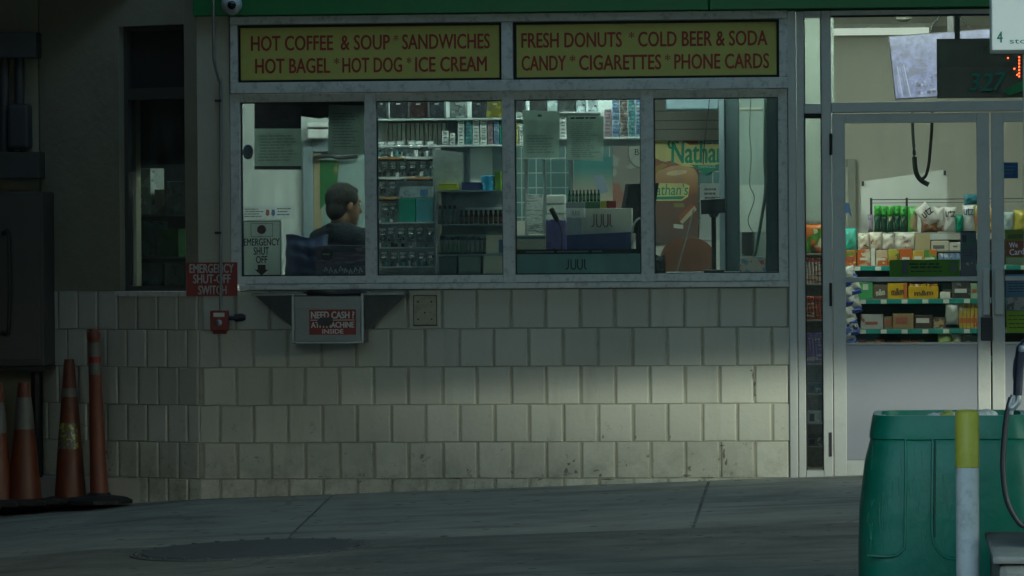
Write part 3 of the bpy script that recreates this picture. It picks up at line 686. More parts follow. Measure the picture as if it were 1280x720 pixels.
# ------------------------------------------------------------------ forecourt things
# tank lid
p0, p1 = on_ground(185, 688), on_ground(445, 688); c = (p0 + p1) / 2; rr = (p1 - p0).length / 2
t = thing('manhole_cover', 'large round dark tank cover set in the forecourt', 'manhole cover', (c.x, c.y, gz(c.x, c.y)))
def tilt(bm, cx, cy):
    for v in bm.verts: v.co.z += gz(v.co.x, v.co.y)
bm = BM(); lathe(bm, c.x, c.y, [(rr, -.02), (rr, .006), (rr - .05, .007), (rr - .05, .003), (.02, .003)], 48); tilt(bm, 0, 0); part('rim', bm, M('steel_rim', (.12, .12, .112), .6, .4), t)
bm = BM(); lathe(bm, c.x, c.y, [(rr - .056, -.01), (rr - .056, .010), (.02, .012)], 48); tilt(bm, 0, 0); part('lid', bm, M('cast_lid', (.095, .098, .088), .7, .1, .4, 14), t)
for k in range(28):
    a = k * 2 * math.pi / 28; X_, Y_ = c.x + (rr - .026) * math.cos(a), c.y + (rr - .026) * math.sin(a)
    bm = BM(); tube(bm, [(X_, Y_, .0065), (X_, Y_, .012)], .012, 8); tilt(bm, 0, 0); part('bolt', bm, M('bolt_steel', (.12, .12, .12), .5, .6), t)
# cones and post
ORANGE = M('faded_orange_plastic', (.12, .028, .013), .5, 0, .2, 7, dirt=(.03, .02, .014), dscale=6, damt=.9)
ORANGEP = M('faded_orange_post', (.16, .042, .024), .5, 0, .2, 7, dirt=(.10, .04, .03), dscale=5, damt=.6)
BAND = M('dirty_reflective_band', (.13, .13, .118), .5, 0, .3, 9, dirt=(.06, .06, .05), dscale=9, damt=.9)
RUB = M('black_rubber_base', (.014, .014, .014), .7)
def cone(px, pybase, pytop, rb_px, lab, tilt_=0.0, band=True, sticker=False, gy_=None):
    rb = .09
    while True:
        g0 = on_ground(px, pybase); rb = at(px + rb_px, pybase, g0.y).x - g0.x
        if (Vector((g0.x, g0.y, 0)) - P0).dot(NCH) > rb * 1.55 * 1.42 and g0.y < PE.y - .4: break
        pybase += .5
    Y = g0.y; x = g0.x; z0 = g0.z
    top = at(px, pytop, Y).z; rb = at(px + rb_px, pybase, Y).x - x; h = top - z0
    t = thing('traffic_cone', lab, 'traffic cone', (x, Y, z0), 'traffic cones in the corner')
    bm = BM(); box(bm, x - rb * 1.55, x + rb * 1.55, Y - rb * 1.55, Y + rb * 1.55, z0, z0 + .035, .01); part('base', bm, RUB, t)
    prof = [(rb, .036), (rb * .97, .06), (rb * .80, h * .36), (rb * .60, h * .62), (rb * .42, h * .88), (rb * .36, h * .96), (rb * .30, h)]
    bm = BM(); lathe(bm, x, Y, [(r, z0 + z) for r, z in prof], 28); part('body', bm, ORANGE, t, smooth=35)
    def rad(z):
        for (r1, z1), (r2, z2) in zip(prof, prof[1:]):
            if z1 <= z <= z2: return r1 + (r2 - r1) * (z - z1) / (z2 - z1)
        return prof[-1][0]
    for a, b_ in band:
        bm = BM(); lathe(bm, x, Y, [(rad(h * a) + .002, z0 + h * a), (rad(h * (a + b_) / 2) + .003, z0 + h * (a + b_) / 2), (rad(h * b_) + .002, z0 + h * b_)], 28); part('reflective_band', bm, BAND, t, smooth=35)
    if sticker:
        bm = BM(); n = 9; zz = [h * .38, h * .47, h * .56]; g_ = []
        for zc_ in zz: g_.append([bm.verts.new((x + (rad(zc_) + .004) * math.sin(a), Y - (rad(zc_) + .004) * math.cos(a), z0 + zc_)) for a in [(-.9 + 1.8 * i / n) for i in range(n + 1)]])
        for q, r_ in zip(g_, g_[1:]):
            for i in range(n): bm.faces.new((q[i], q[i + 1], r_[i + 1], r_[i]))
        part('graffiti_patch', bm, PK('scribble_paint', (.10, .09, .04), (.28, .30, .05), (.05, .09, .28), 30), t)
    for o in t.children:
        pass
    return t
cone(88, 612, 449, 19.5, 'tall tapered traffic cone with a scribbled patch, beside the orange post', band=[(.74, .80)], sticker=True)
cone(31, 616, 478, 21, 'orange traffic cone with wide pale collar, left of the scribbled cone', band=[(.62, .88)])
cone(-3, 610, 480, 20, 'half hidden orange traffic cone at the dark left corner', band=[(.60, .85)])
g0 = on_ground(124, 629); Y = g0.y; xb = g0.x; z0 = g0.z
tp = at(117, 411, Y)
t = thing('delineator_post', 'slim orange delineator post with dark and pale bands on a black base', 'post', (xb, Y, z0), None)
ax = lambda f: Vector((xb + (tp.x - xb) * f, Y, z0 + .03 + (tp.z - z0 - .03) * f))
bm = BM(); lathe(bm, xb, Y, [(.19, z0), (.19, z0 + .02), (.16, z0 + .034), (.07, z0 + .045), (.06, z0 + .06)], 8); part('base', bm, RUB, t)
bm = BM(); tube(bm, [ax(0), ax(.02), ax(.5), ax(.93), ax(.94), ax(.97), ax(.985), ax(1)], [.054, .052, .040, .033, .037, .037, .030, .029], 20); part('tube', bm, ORANGEP, t, smooth=35)
for a, b_, m_ in ((.73, .80, BAND), (.80, .835, REDSIGN), (.835, .92, BAND)):
    bm = BM(); tube(bm, [ax(a), ax(b_)], [.040 - .008 * a + .003, .040 - .008 * b_ + .003], 20, caps=False); part('reflective_band', bm, m_, t, smooth=True)

# shelf of stored goods seen through the side window
t = thing('storage_shelf', 'dark storage shelf with an added dark back and shade sheet seen through the narrow side window', 'shelf', (CH + wu0 * cT, -wu0 * sT + .4, ZF))
bm = BM(); chbox(bm, wu0 - .95, wu1 - .30, .55, .57, ZF, wz1 + .1); part('back_panel', bm, M('dark_added_back', (.05, .06, .06), .7), t)  # back added to keep the lit room out of the side pane
zq = lambda p: chu(190, p)[1]
bm = BM(); chbox(bm, wu0 - .24, wu1 - .08, .22, .225, zq(205), wz1 + .05); part('shade_sheet', bm, M('black_green_shade', (.008, .012, .011), .8), t)  # added dark sheet standing in for the gloom behind the upper pane
for p in (268, 322, 360):
    bm = BM(); chbox(bm, wu0 - .50, wu1 - .15, .28, .549, zq(p) - .008, zq(p)); part('shelf_board', bm, M('grey_board', (.14, .17, .17), .5), t)
uq = lambda p: chu(p, 300)[0]
for (a, b_, pt, pb, cc, lab) in ((164, 182, 209, 267.5, (.30, .34, .33), 'pale upright box at the left of the side window'), (187, 199, 236, 267.5, (.22, .20, .16), 'small tan box in the side window'), (203, 226, 226, 267.5, (.12, .16, .17), 'grey blue box at the right of the side window'),
                              (166, 186, 276, 321.5, (.10, .15, .15), 'teal grey box on the middle shelf in the side window'), (191, 217, 286, 321.5, (.03, .09, .03), 'green box on the middle shelf in the side window'), (165, 196, 330, 359.5, (.09, .13, .13), 'dull teal carton low in the side window'), (199, 228, 328, 359.5, (.07, .10, .10), 'slate carton low right in the side window')):
    bm = BM(); chbox(bm, uq(a) - .21, uq(b_) - .21, .32, .45, zq(pb) + .0005, zq(pt), .004)
    solo('stored_box', bm, PK('stored_' + lab.split(' ')[0] + lab.split(' ')[1], cc, tuple(v * 1.5 for v in cc), tuple(v * .5 for v in cc), 14), lab, 'box')
# utilities on the rear return: meter cabinet, boxes and pipes
def wpx(px, py, dy=0): return at(px, py, PE.y - dy)
def wbox(bm, r, d0, d1, bev=.004):
    x0, x1, z0, z1 = rect(*r, PE.y - d1); box(bm, x0, x1, PE.y - d1, PE.y - d0, z0, z1, bev)
UT = M('grey_meter_enamel', (.06, .062, .065), .5, .3, .2, 4)
t = thing('electric_meter', 'grey electric meter box with pipes on the dark left wall', 'meter', wpx(20, 225))
bm = BM(); wbox(bm, (-10, 40, 45, 72), .005, .16); part('upper_box', bm, UT, t)
bm = BM(); wbox(bm, (-10, 190, 50, 223), .005, .16); part('lower_box', bm, UT, t)
for px, a, b_ in ((5, 72, 190), (24, 72, 130), (20, 130, 190)):
    bm = BM(); tube(bm, [wpx(px, b_ - .5, .08), wpx(px, a + .5, .08)], .03, 12); part('pipe', bm, UT, t, smooth=True)
bm = BM(); wbox(bm, (9, 130, 36, 186), .01, .13, .02); part('meter_can', bm, UT, t)
t = thing('utility_cabinet', 'dark grey utility cabinet with a long bar handle at the left wall', 'cabinet', wpx(20, 458))
bm = BM(); wbox(bm, (-30, 240, 55, 458), .005, .35, .008); part('body', bm, M('cabinet_paint', (.06, .06, .056), .5, .2), t)
bm = BM(); wbox(bm, (-30, 246, 49, 450), .352, .36, .004); part('door', bm, M('cabinet_door_paint', (.07, .07, .065), .5, .2), t)
bm = BM(); tube(bm, curve([wpx(4, 292, .362), wpx(5, 291, .40), wpx(11, 300, .41), wpx(11, 408, .41), wpx(5, 417, .40), wpx(4, 416, .362)], 4), .011, 8); part('handle', bm, BLACK, t, smooth=True)
bm = BM(); wbox(bm, (-36, 458.5, 56, 464), .005, .37, .004); part('plinth', bm, BLACK, t)
for px in (-20, 45):
    bm = BM(); q = wpx(px, 465, .2); tube(bm, [(q.x, q.y, gz(q.x, q.y) - .05), (q.x, q.y, q.z + .002)], .03, 8); part('leg', bm, BLACK, t)

# waste bin
YB = -6.9
bl, br = at(1073, 690, YB).x, at(1307, 690, YB).x; cxb = (bl + br) / 2; hb = (br - bl) / 2
g0 = gz(cxb, YB); zl1, zl0, zr = at(1190, 520, YB - .3).z, at(1190, 547, YB - .3).z, at(1190, 516, YB).z
BIN = M('dark_green_bin_plastic', (.004, .15, .088), .45, 0, .2, 3, .25, dirt=(.10, .19, .15), dscale=4.5, damt=.55)
t = thing('waste_bin', 'big green plastic waste bin full of litter behind the bollard', 'bin', (cxb, YB, g0))
H = zl0 - g0
prof = [(hb * .97, g0), (hb, g0 + .06), (hb, g0 + H * .30), (hb * .985, g0 + H * .55), (hb * .93, g0 + H * .82), (hb * .86, zl0 - .012), (hb * .84, zl0 - .002)]
bm = BM()
seg = 64; rings = []
def sup(a, pw=.36): 
    c_, s_ = math.cos(a), math.sin(a); return math.copysign(abs(c_) ** pw, c_), math.copysign(abs(s_) ** pw, s_)
N = 9; prof2 = []
for (r1, z1), (r2, z2) in zip(prof, prof[1:]):
    for k in range(4): prof2.append((r1 + (r2 - r1) * k / 4, z1 + (z2 - z1) * k / 4))
prof2.append(prof[-1])
seg = 144
for r_, z_ in prof2:
    ring = []
    f = (z_ - g0) / H
    for k in range(seg):
        c_, s_ = sup(2 * math.pi * k / seg)
        q = 1.0
        xx = c_ * hb
        # recessed side panels with grooves on the front and back
        X_, Y_ = cxb + r_ * c_, YB + r_ * .92 * s_
        if abs(s_) > .9:
            for gx_ in (-.10, ):
                wd = .016 + max(0, .16 - f) * 1.2
                d_ = abs(c_ * hb - gx_)
                if d_ < .014 and f > .13: Y_ -= math.copysign(.012 * (1 - d_ / .014), s_)
        ring.append(bm.verts.new((X_, Y_, z_)))
    rings.append(ring)
for q, s_ in zip(rings, rings[1:]):
    for k in range(seg): bm.faces.new((q[k], q[(k + 1) % seg], s_[(k + 1) % seg], s_[k]))
bm.faces.new(rings[0][::-1])
part('body', bm, BIN, t, smooth=50)
def rz_(z):
    for (r1, z1), (r2, z2) in zip(prof, prof[1:]):
        if z1 <= z <= z2: return r1 + (r2 - r1) * (z - z1) / (z2 - z1)
    return hb
def bfront(px, py, out=.001):
    Y = YB - hb * .9
    for _ in range(4): p = at(px, py, Y); Y = YB - rz_(p.z) * .92 - out
    return at(px, py, Y)
def dense(pts, n=10): return curve([Vector((a_, b_, 0)) for a_, b_ in pts], n)
for pts in ([(1166, 549), (1165.5, 600), (1165, 660), (1168, 680), (1176, 692), (1188, 698), (1215, 699)], [(1132, 549), (1132, 600), (1131, 676), (1128, 687), (1120, 694), (1105, 695.5), (1084, 694)]):
    bm = BM(); tube(bm, [bfront(v.x, v.y) for v in dense(pts)], .006, 6); part('moulded_rib', bm, BIN, t, smooth=True)
bm = BM(); tube(bm, [bfront(v.x, v.y, .0) for v in dense([(1169, 549), (1168.5, 600), (1168, 672)])], .0045, 6); part('groove_shade', bm, M('bin_groove_shade', (.002, .05, .035), .6), t, smooth=True)  # dark strip that paints the shade inside the moulded groove
bm = BM(); tube(bm, [bfront(v.x, v.y, .001) for v in dense([(1132, 549), (1150, 549.5), (1166, 549)], 4)], .006, 6); part('moulded_rib', bm, BIN, t, smooth=True)
bm = BM()
def ring_(r_, z_, pw=.36):
    return [bm.verts.new((cxb + r_ * sup(2 * math.pi * k / 96, pw)[0], YB + r_ * .92 * sup(2 * math.pi * k / 96, pw)[1], z_)) for k in range(96)]
RR = [ring_(hb * .845, zl0), ring_(hb * .85, zl0 - .006), ring_(hb * .875, zl0 - .006), ring_(hb * .87, zl0 + .012), ring_(hb * .845, zl1 - .02), ring_(hb * .825, zl1), ring_(hb * .74, zl1), ring_(hb * .72, zl1 - .08), ring_(hb * .7, zl1 - .1)]
for q, s_ in zip(RR, RR[1:]):
    for k in range(96): bm.faces.new((q[k], q[(k + 1) % 96], s_[(k + 1) % 96], s_[k]))
bm.faces.new(RR[-1])
part('rim', bm, BIN, t, smooth=35)
def crumple(cx_, cy_, cz_, r_, seed, sx=1, sy=1, sz=.6):
    bm = BM(); bmesh.ops.create_icosphere(bm, subdivisions=3, radius=r_); rnd = random.Random(seed)
    ps = [Vector((rnd.uniform(-1, 1), rnd.uniform(-1, 1), rnd.uniform(-1, 1))).normalized() for _ in range(14)]
    for v in bm.verts:
        d = v.co.normalized(); k = 1 + .22 * max(p.dot(d) for p in ps) ** 4 - .25 * abs(math.sin(7 * d.x + 5 * d.z + seed)) * abs(math.cos(6 * d.y - seed))
        v.co = Vector((v.co.x * sx * k, v.co.y * sy * k, v.co.z * sz * k))
    bmesh.ops.translate(bm, verts=bm.verts[:], vec=(cx_, cy_, cz_)); return bm
for px, py, r_, m_, lab, sx in ((1171, 519, .030, M('white_litter', (.62, .64, .60), .6, dirt=(.35, .36, .33)), 'crumpled white wrapper at the left of the bin top', 1.5),
                            (1184, 517, .034, M('yellow_litter', (.40, .42, .08), .5, dirt=(.5, .5, .45)), 'crumpled yellow and white wrapper on the bin beside the bollard', 1.1),
                            (1193, 517.5, .028, _mc['white_litter'], 'crumpled white napkin tucked behind the bollard top', 1.0),
                            (1232, 516, .038, _mc['white_litter'], 'crumpled white bag at the right of the bollard top', 1.2),
                            (1160, 521, .018, _mc['white_litter'], 'small scrap of white paper at the bin edge', 1.6)):
    q = at(px, py + 3, YB - .1); solo('litter', crumple(q.x, q.y, q.z, r_, int(px), sx), m_, lab, 'litter', 'litter in the green bin', True)
# (scratches on the bin)
_r = random.Random(3); bm = BM()
for k in range(46):
    px = _r.uniform(1084, 1185); py = _r.uniform(556, 670); L = _r.uniform(6, 34); dx = _r.uniform(-2.5, 2.5)
    tube(bm, [bfront(px, py, .0003), bfront(px + dx * .5, py + L * .5, .0003), bfront(px + dx, py + L, .0003)], _r.uniform(.0004, .0012), 4)
part('scratches', bm, M('pale_green_scratch', (.05, .21, .15), .7, var=.5, scale=40), t, kind='stuff')
# bollard
YO = -7.75; q0, q1 = at(1194.5, 600, YO).x, at(1224, 600, YO).x; rb = (q1 - q0) / 2; xo = (q0 + q1) / 2
zt, zm, zb = at(1209, 513, YO).z, at(1209, 584, YO).z, gz(xo, YO)
t = thing('bollard', 'white steel bollard with yellow painted top in front of the bin', 'bollard', (xo, YO, zb))
BWH = M('white_bollard_paint', (.62, .62, .60), .5, 0, .06, 4, .1, dirt=(.22, .21, .18), dscale=14, damt=.75)
BYE = M('yellow_bollard_paint', (.52, .47, .06), .5, 0, .08, 4, .1, dirt=(.28, .25, .05), dscale=6, damt=.6)
bm = BM(); lathe(bm, xo, YO, [(rb, zb - .1), (rb, zm - .001)], 32); part('pipe', bm, BWH, t, smooth=35)
bm = BM(); lathe(bm, xo, YO, [(rb + .001, zm), (rb + .001, zt - .008), (rb - .006, zt - .001), (rb * .6, zt + .003), (.004, zt + .004)], 32); part('yellow_top', bm, BYE, t, smooth=50)

# fuel dispenser at the right edge with island
YP = -8.3
hx, hz = at(1239.5, 62, YP).x, at(1239.5, 63, YP).z; bxl = at(1283, 400, YP + .03).x
zi = at(1262, 688, YP - .1).z; gp = gz(hx + .4, YP)
isl = thing('pump_island', 'raised grey concrete island under the fuel dispenser', 'kerb island', (bxl + .9, YP + .3, gp))
bm = BM(); ix0 = at(1246, 700, YP - .2).x; box(bm, ix0, ix0 + 3.2, YP - .35, YP + .85, gp - .1, zi - .03, .03); part('island_body', bm, M('island_concrete', (.17, .17, .155), .85, 0, .2, 5, .4, dirt=(.06, .06, .05)), isl)
bm = BM(); box(bm, ix0 - .02, ix0 + 3.22, YP - .37, YP + .87, zi - .029, zi, .012); part('island_edge', bm, _mc['island_concrete'], isl)
PWH = M('white_pump_enamel', (.66, .67, .64), .35, 0, .05, 3, dirt=(.45, .45, .42), dscale=3)
t = thing('fuel_dispenser', 'white and green fuel dispenser with number four header at the right edge', 'fuel pump', (bxl + .4, YP + .3, zi))
zg_, zbl = at(1279, 563, YP).z, at(1279, 557, YP).z
bm = BM(); box(bm, bxl, bxl + .9, YP + .03, YP + .28, zi, zg_ - .001, .006); part('lower_panel', bm, M('bright_green_pump_panel', (.05, .32, .04), .35), t)
bm = BM(); box(bm, bxl, bxl + .9, YP + .03, YP + .28, zg_, zbl, .002); part('stripe', bm, M('blue_stripe', (.02, .05, .25), .4), t)
bm = BM(); box(bm, bxl, bxl + .9, YP + .03, YP + .28, zbl + .001, hz - .002, .006); part('body', bm, PWH, t)
bm = BM(); box(bm, hx, hx + 1.15, YP, YP + .30, hz, hz + .55, .006); hd = part('header', bm, PWH, t)
GINK = M('green_pump_lettering', (.015, .13, .08), .5)
bm = BM(); ptext(bm, "4", (1246.5, 39.5, 1253, 53), YP - .0015, bold=.03); part('number', bm, GINK, hd)
zs0 = at(1270, 53.8, YP).z; bm = BM(); xs_ = at(1262, 50, YP).x; text(bm, "stop engine", xs_, xs_ + .235, zs0 - .008, zs0 + .016, YP - .0015); part('lettering', bm, GINK, hd)
# nozzle and hose
def pp(px, py, dy=0.0): return at(px, py, YP - .02 - dy)
bm = BM(); tube(bm, curve([pp(1264, 497), pp(1258.5, 520), pp(1254.5, 560), pp(1254, 590), pp(1258, 622), pp(1268, 645), pp(1281, 657), pp(1300, 640)], 8), .0105, 12); part('hose', bm, M('black_hose_rubber', (.016, .017, .02), .45), t, smooth=True)
bm = BM(); tube(bm, [pp(1263, 518), pp(1265.5, 500), pp(1267, 494)], [.0105, .0115, .0115], 12)
tube(bm, curve([pp(1266, 497), pp(1263, 505), pp(1262.5, 508), pp(1264, 511), pp(1270, 506), pp(1273, 500), pp(1272.5, 490)], 4), .0125, 10); part('swivel', bm, GALV, t, smooth=True)
bm = BM(); tube(bm, [pp(1272, 494), pp(1272.5, 480), pp(1274, 462), pp(1276, 445), pp(1277.5, 436), pp(1282, 429), pp(1292, 425)], [.017, .0175, .016, .021, .022, .018, .013], 14)
tube(bm, curve([pp(1270.5, 487), pp(1268, 470), pp(1269, 452), pp(1273, 441)], 5), .006, 8); nz = part('nozzle', bm, M('dark_blue_nozzle_grip', (.010, .012, .022), .3), t, smooth=True)
bm = BM(); q = pp(1277, 436, .028); lathe(bm, q.x, q.y, [(.004, q.z - .013), (.011, q.z - .01), (.013, q.z), (.011, q.z + .01), (.004, q.z + .013)], 12); part('button', bm, M('nozzle_badge', (.12, .13, .15), .3), nz, smooth=True)
#@@PART3
# ================================================================== INSIDE: register side
def carton(name, r, Y, dep, mat, lab, cat='box', group=None, patch=None, word=None, wmat=None, bev=.003, lid=True, tiltr=0.0):
    x0, x1, z0, z1 = rect(*r, Y)
    t = thing(name, lab, cat, ((x0 + x1) / 2, Y + dep / 2, z0), group)
    bm = BM(); box(bm, x0, x1, Y, Y + dep, z0, z1, bev)
    part('body', bm, mat, t)
    if lid:
        bm = BM(); h = (z1 - z0) * .12; box(bm, x0 - .0008, x1 + .0008, Y - .0008, Y + dep + .0008, z1 - h, z1 + .0006, .001); part('lid', bm, mat, t)
    if patch:
        pm, (a, b_, c_, d_) = patch; bm = BM(); w_, h_ = x1 - x0, z1 - z0
        box(bm, x0 + a * w_, x0 + b_ * w_, Y - .0015, Y - .0009, z0 + c_ * h_, z0 + d_ * h_); part('label_patch', bm, pm, t)
    if word:
        s, (a, b_, c_, d_) = word; bm = BM(); w_, h_ = x1 - x0, z1 - z0
        text(bm, s, x0 + a * w_, x0 + b_ * w_, z0 + c_ * h_, z0 + d_ * h_, Y - .0026, th=.0009, bold=.03, tilt=tiltr); part('lettering', bm, wmat or INKB, t)
    return t
def sheet(name, pts, Y, mat, lab, cat, rows=None, prn=INK, seed=1, th=.0008, group=None, fill=.4):
    q = [at(p[0], p[1], Y) for p in pts]
    t = thing(name, lab, cat, (sum(v.x for v in q) / 4, Y, min(v.z for v in q)), group)
    bm = BM(); prism(bm, [(v.x, v.z) for v in q], Y, Y + th); part('paper', bm, mat, t)
    if rows:
        for (r, n, big) in rows:
            bm = BM(); words(bm, r, Y - .0004, n, th=.0003, seed=seed + n, fill=fill); part('print', bm, prn, t, kind='stuff')
    return t
YG = .066
translucent(M('faint_print', (.34, .39, .37), .8), (.42, .49, .46), .6)
# service counter behind the windows
zcn = zwb + .004
t = thing('service_counter', 'long grey service counter running behind the register windows', 'counter', (-.1, .5, ZF))
bm = BM(); box(bm, at(300, 340).x, at(985, 340, .3).x, .205, .66, ZF, zcn - .031, .004); part('cabinet', bm, M('counter_laminate', (.25, .24, .22), .5), t)
bm = BM(); box(bm, at(300, 340).x, at(985, 340, .3).x, .125, .68, zcn - .03, zcn, .004); part('counter_top', bm, M('counter_top_grey', (.22, .24, .24), .35), t)
# emergency placard in the window
x0, x1, z0, z1 = rect(302.5, 274.5, 352.5, 346, YG)
t = thing('stop_placard', 'white placard reading emergency shut off with red dot and down arrow', 'sign', ((x0 + x1) / 2, YG, z0))
PLW = translucent(M('white_placard', (.80, .84, .80), .6, var=.05), (.85, .9, .87), .5)
bm = BM(); box(bm, x0, x1, YG, YG + .003, z0, z1, .001); part('sign_face', bm, PLW, t)
bm = BM(); e = .003
for a, b_, c_, d_ in ((x0 + .008, x1 - .008, z1 - .011, z1 - .008), (x0 + .008, x1 - .008, z0 + .008, z0 + .011), (x0 + .008, x0 + .011, z0 + .011, z1 - .011), (x1 - .011, x1 - .008, z0 + .011, z1 - .011)): box(bm, a, b_, YG - .0008, YG - .0001, c_, d_)
part('border_line', bm, INKB, t)
fx0, fx1, fz0, fz1 = rect(313.5, 279, 341, 296, YG)
bm = BM()
for a, b_, c_, d_ in ((fx0, fx1, fz1 - .0025, fz1), (fx0, fx1, fz0, fz0 + .0025), (fx0, fx0 + .0025, fz0 + .0025, fz1 - .0025), (fx1 - .0025, fx1, fz0 + .0025, fz1 - .0025)): box(bm, a, b_, YG - .0008, YG - .0001, c_, d_)
part('frame_line', bm, INK, t)
c = at(327, 287, YG); bm = BM(); n = 24; rr = .025; prism(bm, [(c.x + rr * math.cos(2 * math.pi * k / n), c.z + rr * math.sin(2 * math.pi * k / n)) for k in range(n)], YG - .0012, YG - .0004); part('red_dot', bm, M('placard_red', (.16, .012, .018), .5), t)
bm = BM()
for s, r in (("EMERGENCY", (305, 298, 349.5, 307)), ("SHUT", (317, 309, 336, 318.5)), ("OFF", (320, 320, 334, 329))): ptext(bm, s, r, YG - .0012, th=.0008, bold=.018)
part('lettering', bm, INKB, t)
bm = BM(); pxprism(bm, [(322, 331), (332, 331), (332, 337), (335.5, 337), (327, 344.5), (318.5, 337), (322, 337)], YG - .0012, .0008); part('arrow', bm, M('arrow_ink', (.05, .012, .014), .6), t)
# notices stuck inside the glass
sheet('window_notice', [(411, 131), (455, 132), (455, 193.5), (409.5, 192)], YG, PAPERB, 'plain grey sheet hanging high in the left window above the man', 'notice', [((415, 140, 450, 185), 12, 0)], M('faint_print', (.30, .345, .33), .8))
t = sheet('window_poster', [(318, 161), (376.5, 161), (376.5, 212), (318, 212)], YG, PAPERB, 'grey poster back with dark blue reflection patch above it in the left window', 'poster', [((322, 168, 372, 202), 9, 0)], M('faint_print', (.17, .2, .2), .8))
bm = BM(); pxprism(bm, [(318, 128), (376.5, 128), (376.5, 160.8), (318, 160.8)], YG, .0008); part('picture', bm, PK('dark_blue_reflection', (.012, .022, .05), (.006, .01, .012), (.02, .035, .09), 9, .6, 2), t)  # dark blue sheet that paints a reflection in the glass
bm = BM(); pxprism(bm, [(318, 207.5), (376.5, 207.5), (376.5, 212), (318, 212)], YG - .0006, .0005); part('lower_strip', bm, M('poster_strip', (.05, .07, .07), .7), t)
t = sheet('window_notice', [(653, 137.5), (699.5, 139), (698.5, 198), (654, 197)], YG, PAPERB, 'grey printed notice with a crest taped left in the third window', 'notice', [((657, 168, 695, 192), 7, 0)], M('faint_print', (.12, .15, .15), .8))
bm = BM(); pxprism(bm, [(672, 143), (677, 143), (677, 146), (672, 146)], YG - .0006, .0005); part('crest', bm, INK, t)
t = sheet('window_notice', [(710, 144.5), (755, 145.5), (754, 201.5), (708.5, 200)], YG, PAPERB, 'grey printed notice full of text lines taped right in the third window', 'notice', [((713, 152, 751, 197), 17, 0)], M('faint_print', (.12, .15, .15), .8), 4)
bm = BM(); words(bm, (712, 146, 752, 149), YG - .0004, 1, th=.0003, seed=9, fill=.7); part('heading', bm, INKB, t, kind='stuff')
q = at(310, 190, YG); bm = BM(); n = 20; prism(bm, [(q.x + .03 * math.cos(2 * math.pi * k / n), q.z + .042 * math.sin(2 * math.pi * k / n)) for k in range(n)], YG, YG + .0008); solo('window_sticker', bm, PK('blue_sticker_print', (.02, .12, .26), (.30, .22, .08), (.02, .05, .2), 18), 'round blue sticker at the left edge of the left window', 'sticker')
bm = BM(); x0, x1, z0, z1 = rect(376.5, 126, 455, 149.5, .10); prism(bm, [(x0, z0 + .02), (x0 + .1, z0 + .006), (x0 + .13, z0 + .012), (x0 + .22, z0 + .0), (x1, z0 + .03), (x1, z1 + .03), (x0, z1 + .03)], .10, .135)
solo('rolled_blind', bm, M('black_blind_cloth', (.012, .014, .013), .8), 'black rolled blind across the top of the left window', 'blind')
# JUUL strip on the lower glass
x0, x1, z0, z1 = rect(645, 317.5, 800.5, 343, YG)
t = thing('window_strip_sign', 'grey teal strip sign reading JUUL along the bottom of the third window', 'sign', ((x0 + x1) / 2, YG, z0))
bm = BM(); box(bm, x0, x1, YG, YG + .002, z0, z1); part('sign_face', bm, translucent(M('grey_teal_card', (.42, .56, .56), .6, var=.05), (.45, .60, .60), .5), t)
bm = BM(); x0, x1, z0, z1 = rect(645, 311.5, 800.5, 317.3, YG); box(bm, x0, x1, YG, YG + .002, z0, z1); part('warning_strip', bm, INKB, t)
bm = BM(); words(bm, (652, 312.8, 788, 316), YG - .0006, 1, th=.0005, seed=5, fill=.55); part('warning_print', bm, M('pale_small_print', (.3, .33, .32), .7), t, kind='stuff')
def juul(bm, r, Y, wgt):
    """thin logo strokes: J U U L with swept ends"""
    x0, x1, z0, z1 = rect(*r, Y); W, H = x1 - x0, z1 - z0; p = lambda u, v: (x0 + u * W, Y, z0 + v * H)
    S = [[(.13, 1), (.13, .3), (.09, .08), (0, 0)], [(.26, 1), (.26, .3), (.30, .06), (.37, .0), (.44, .06), (.48, .3), (.48, 1)],
         [(.57, 1), (.57, .3), (.61, .06), (.68, 0), (.75, .06), (.79, .3), (.79, 1)], [(.90, 1), (.90, .3), (.93, .08), (1, 0)]]
    for s in S: tube(bm, curve([p(*q) for q in s], 4), wgt, 6)
bm = BM(); juul(bm, (707, 324, 733.5, 336.5), YG - .001, .0032); part('lettering', bm, INKB, t)
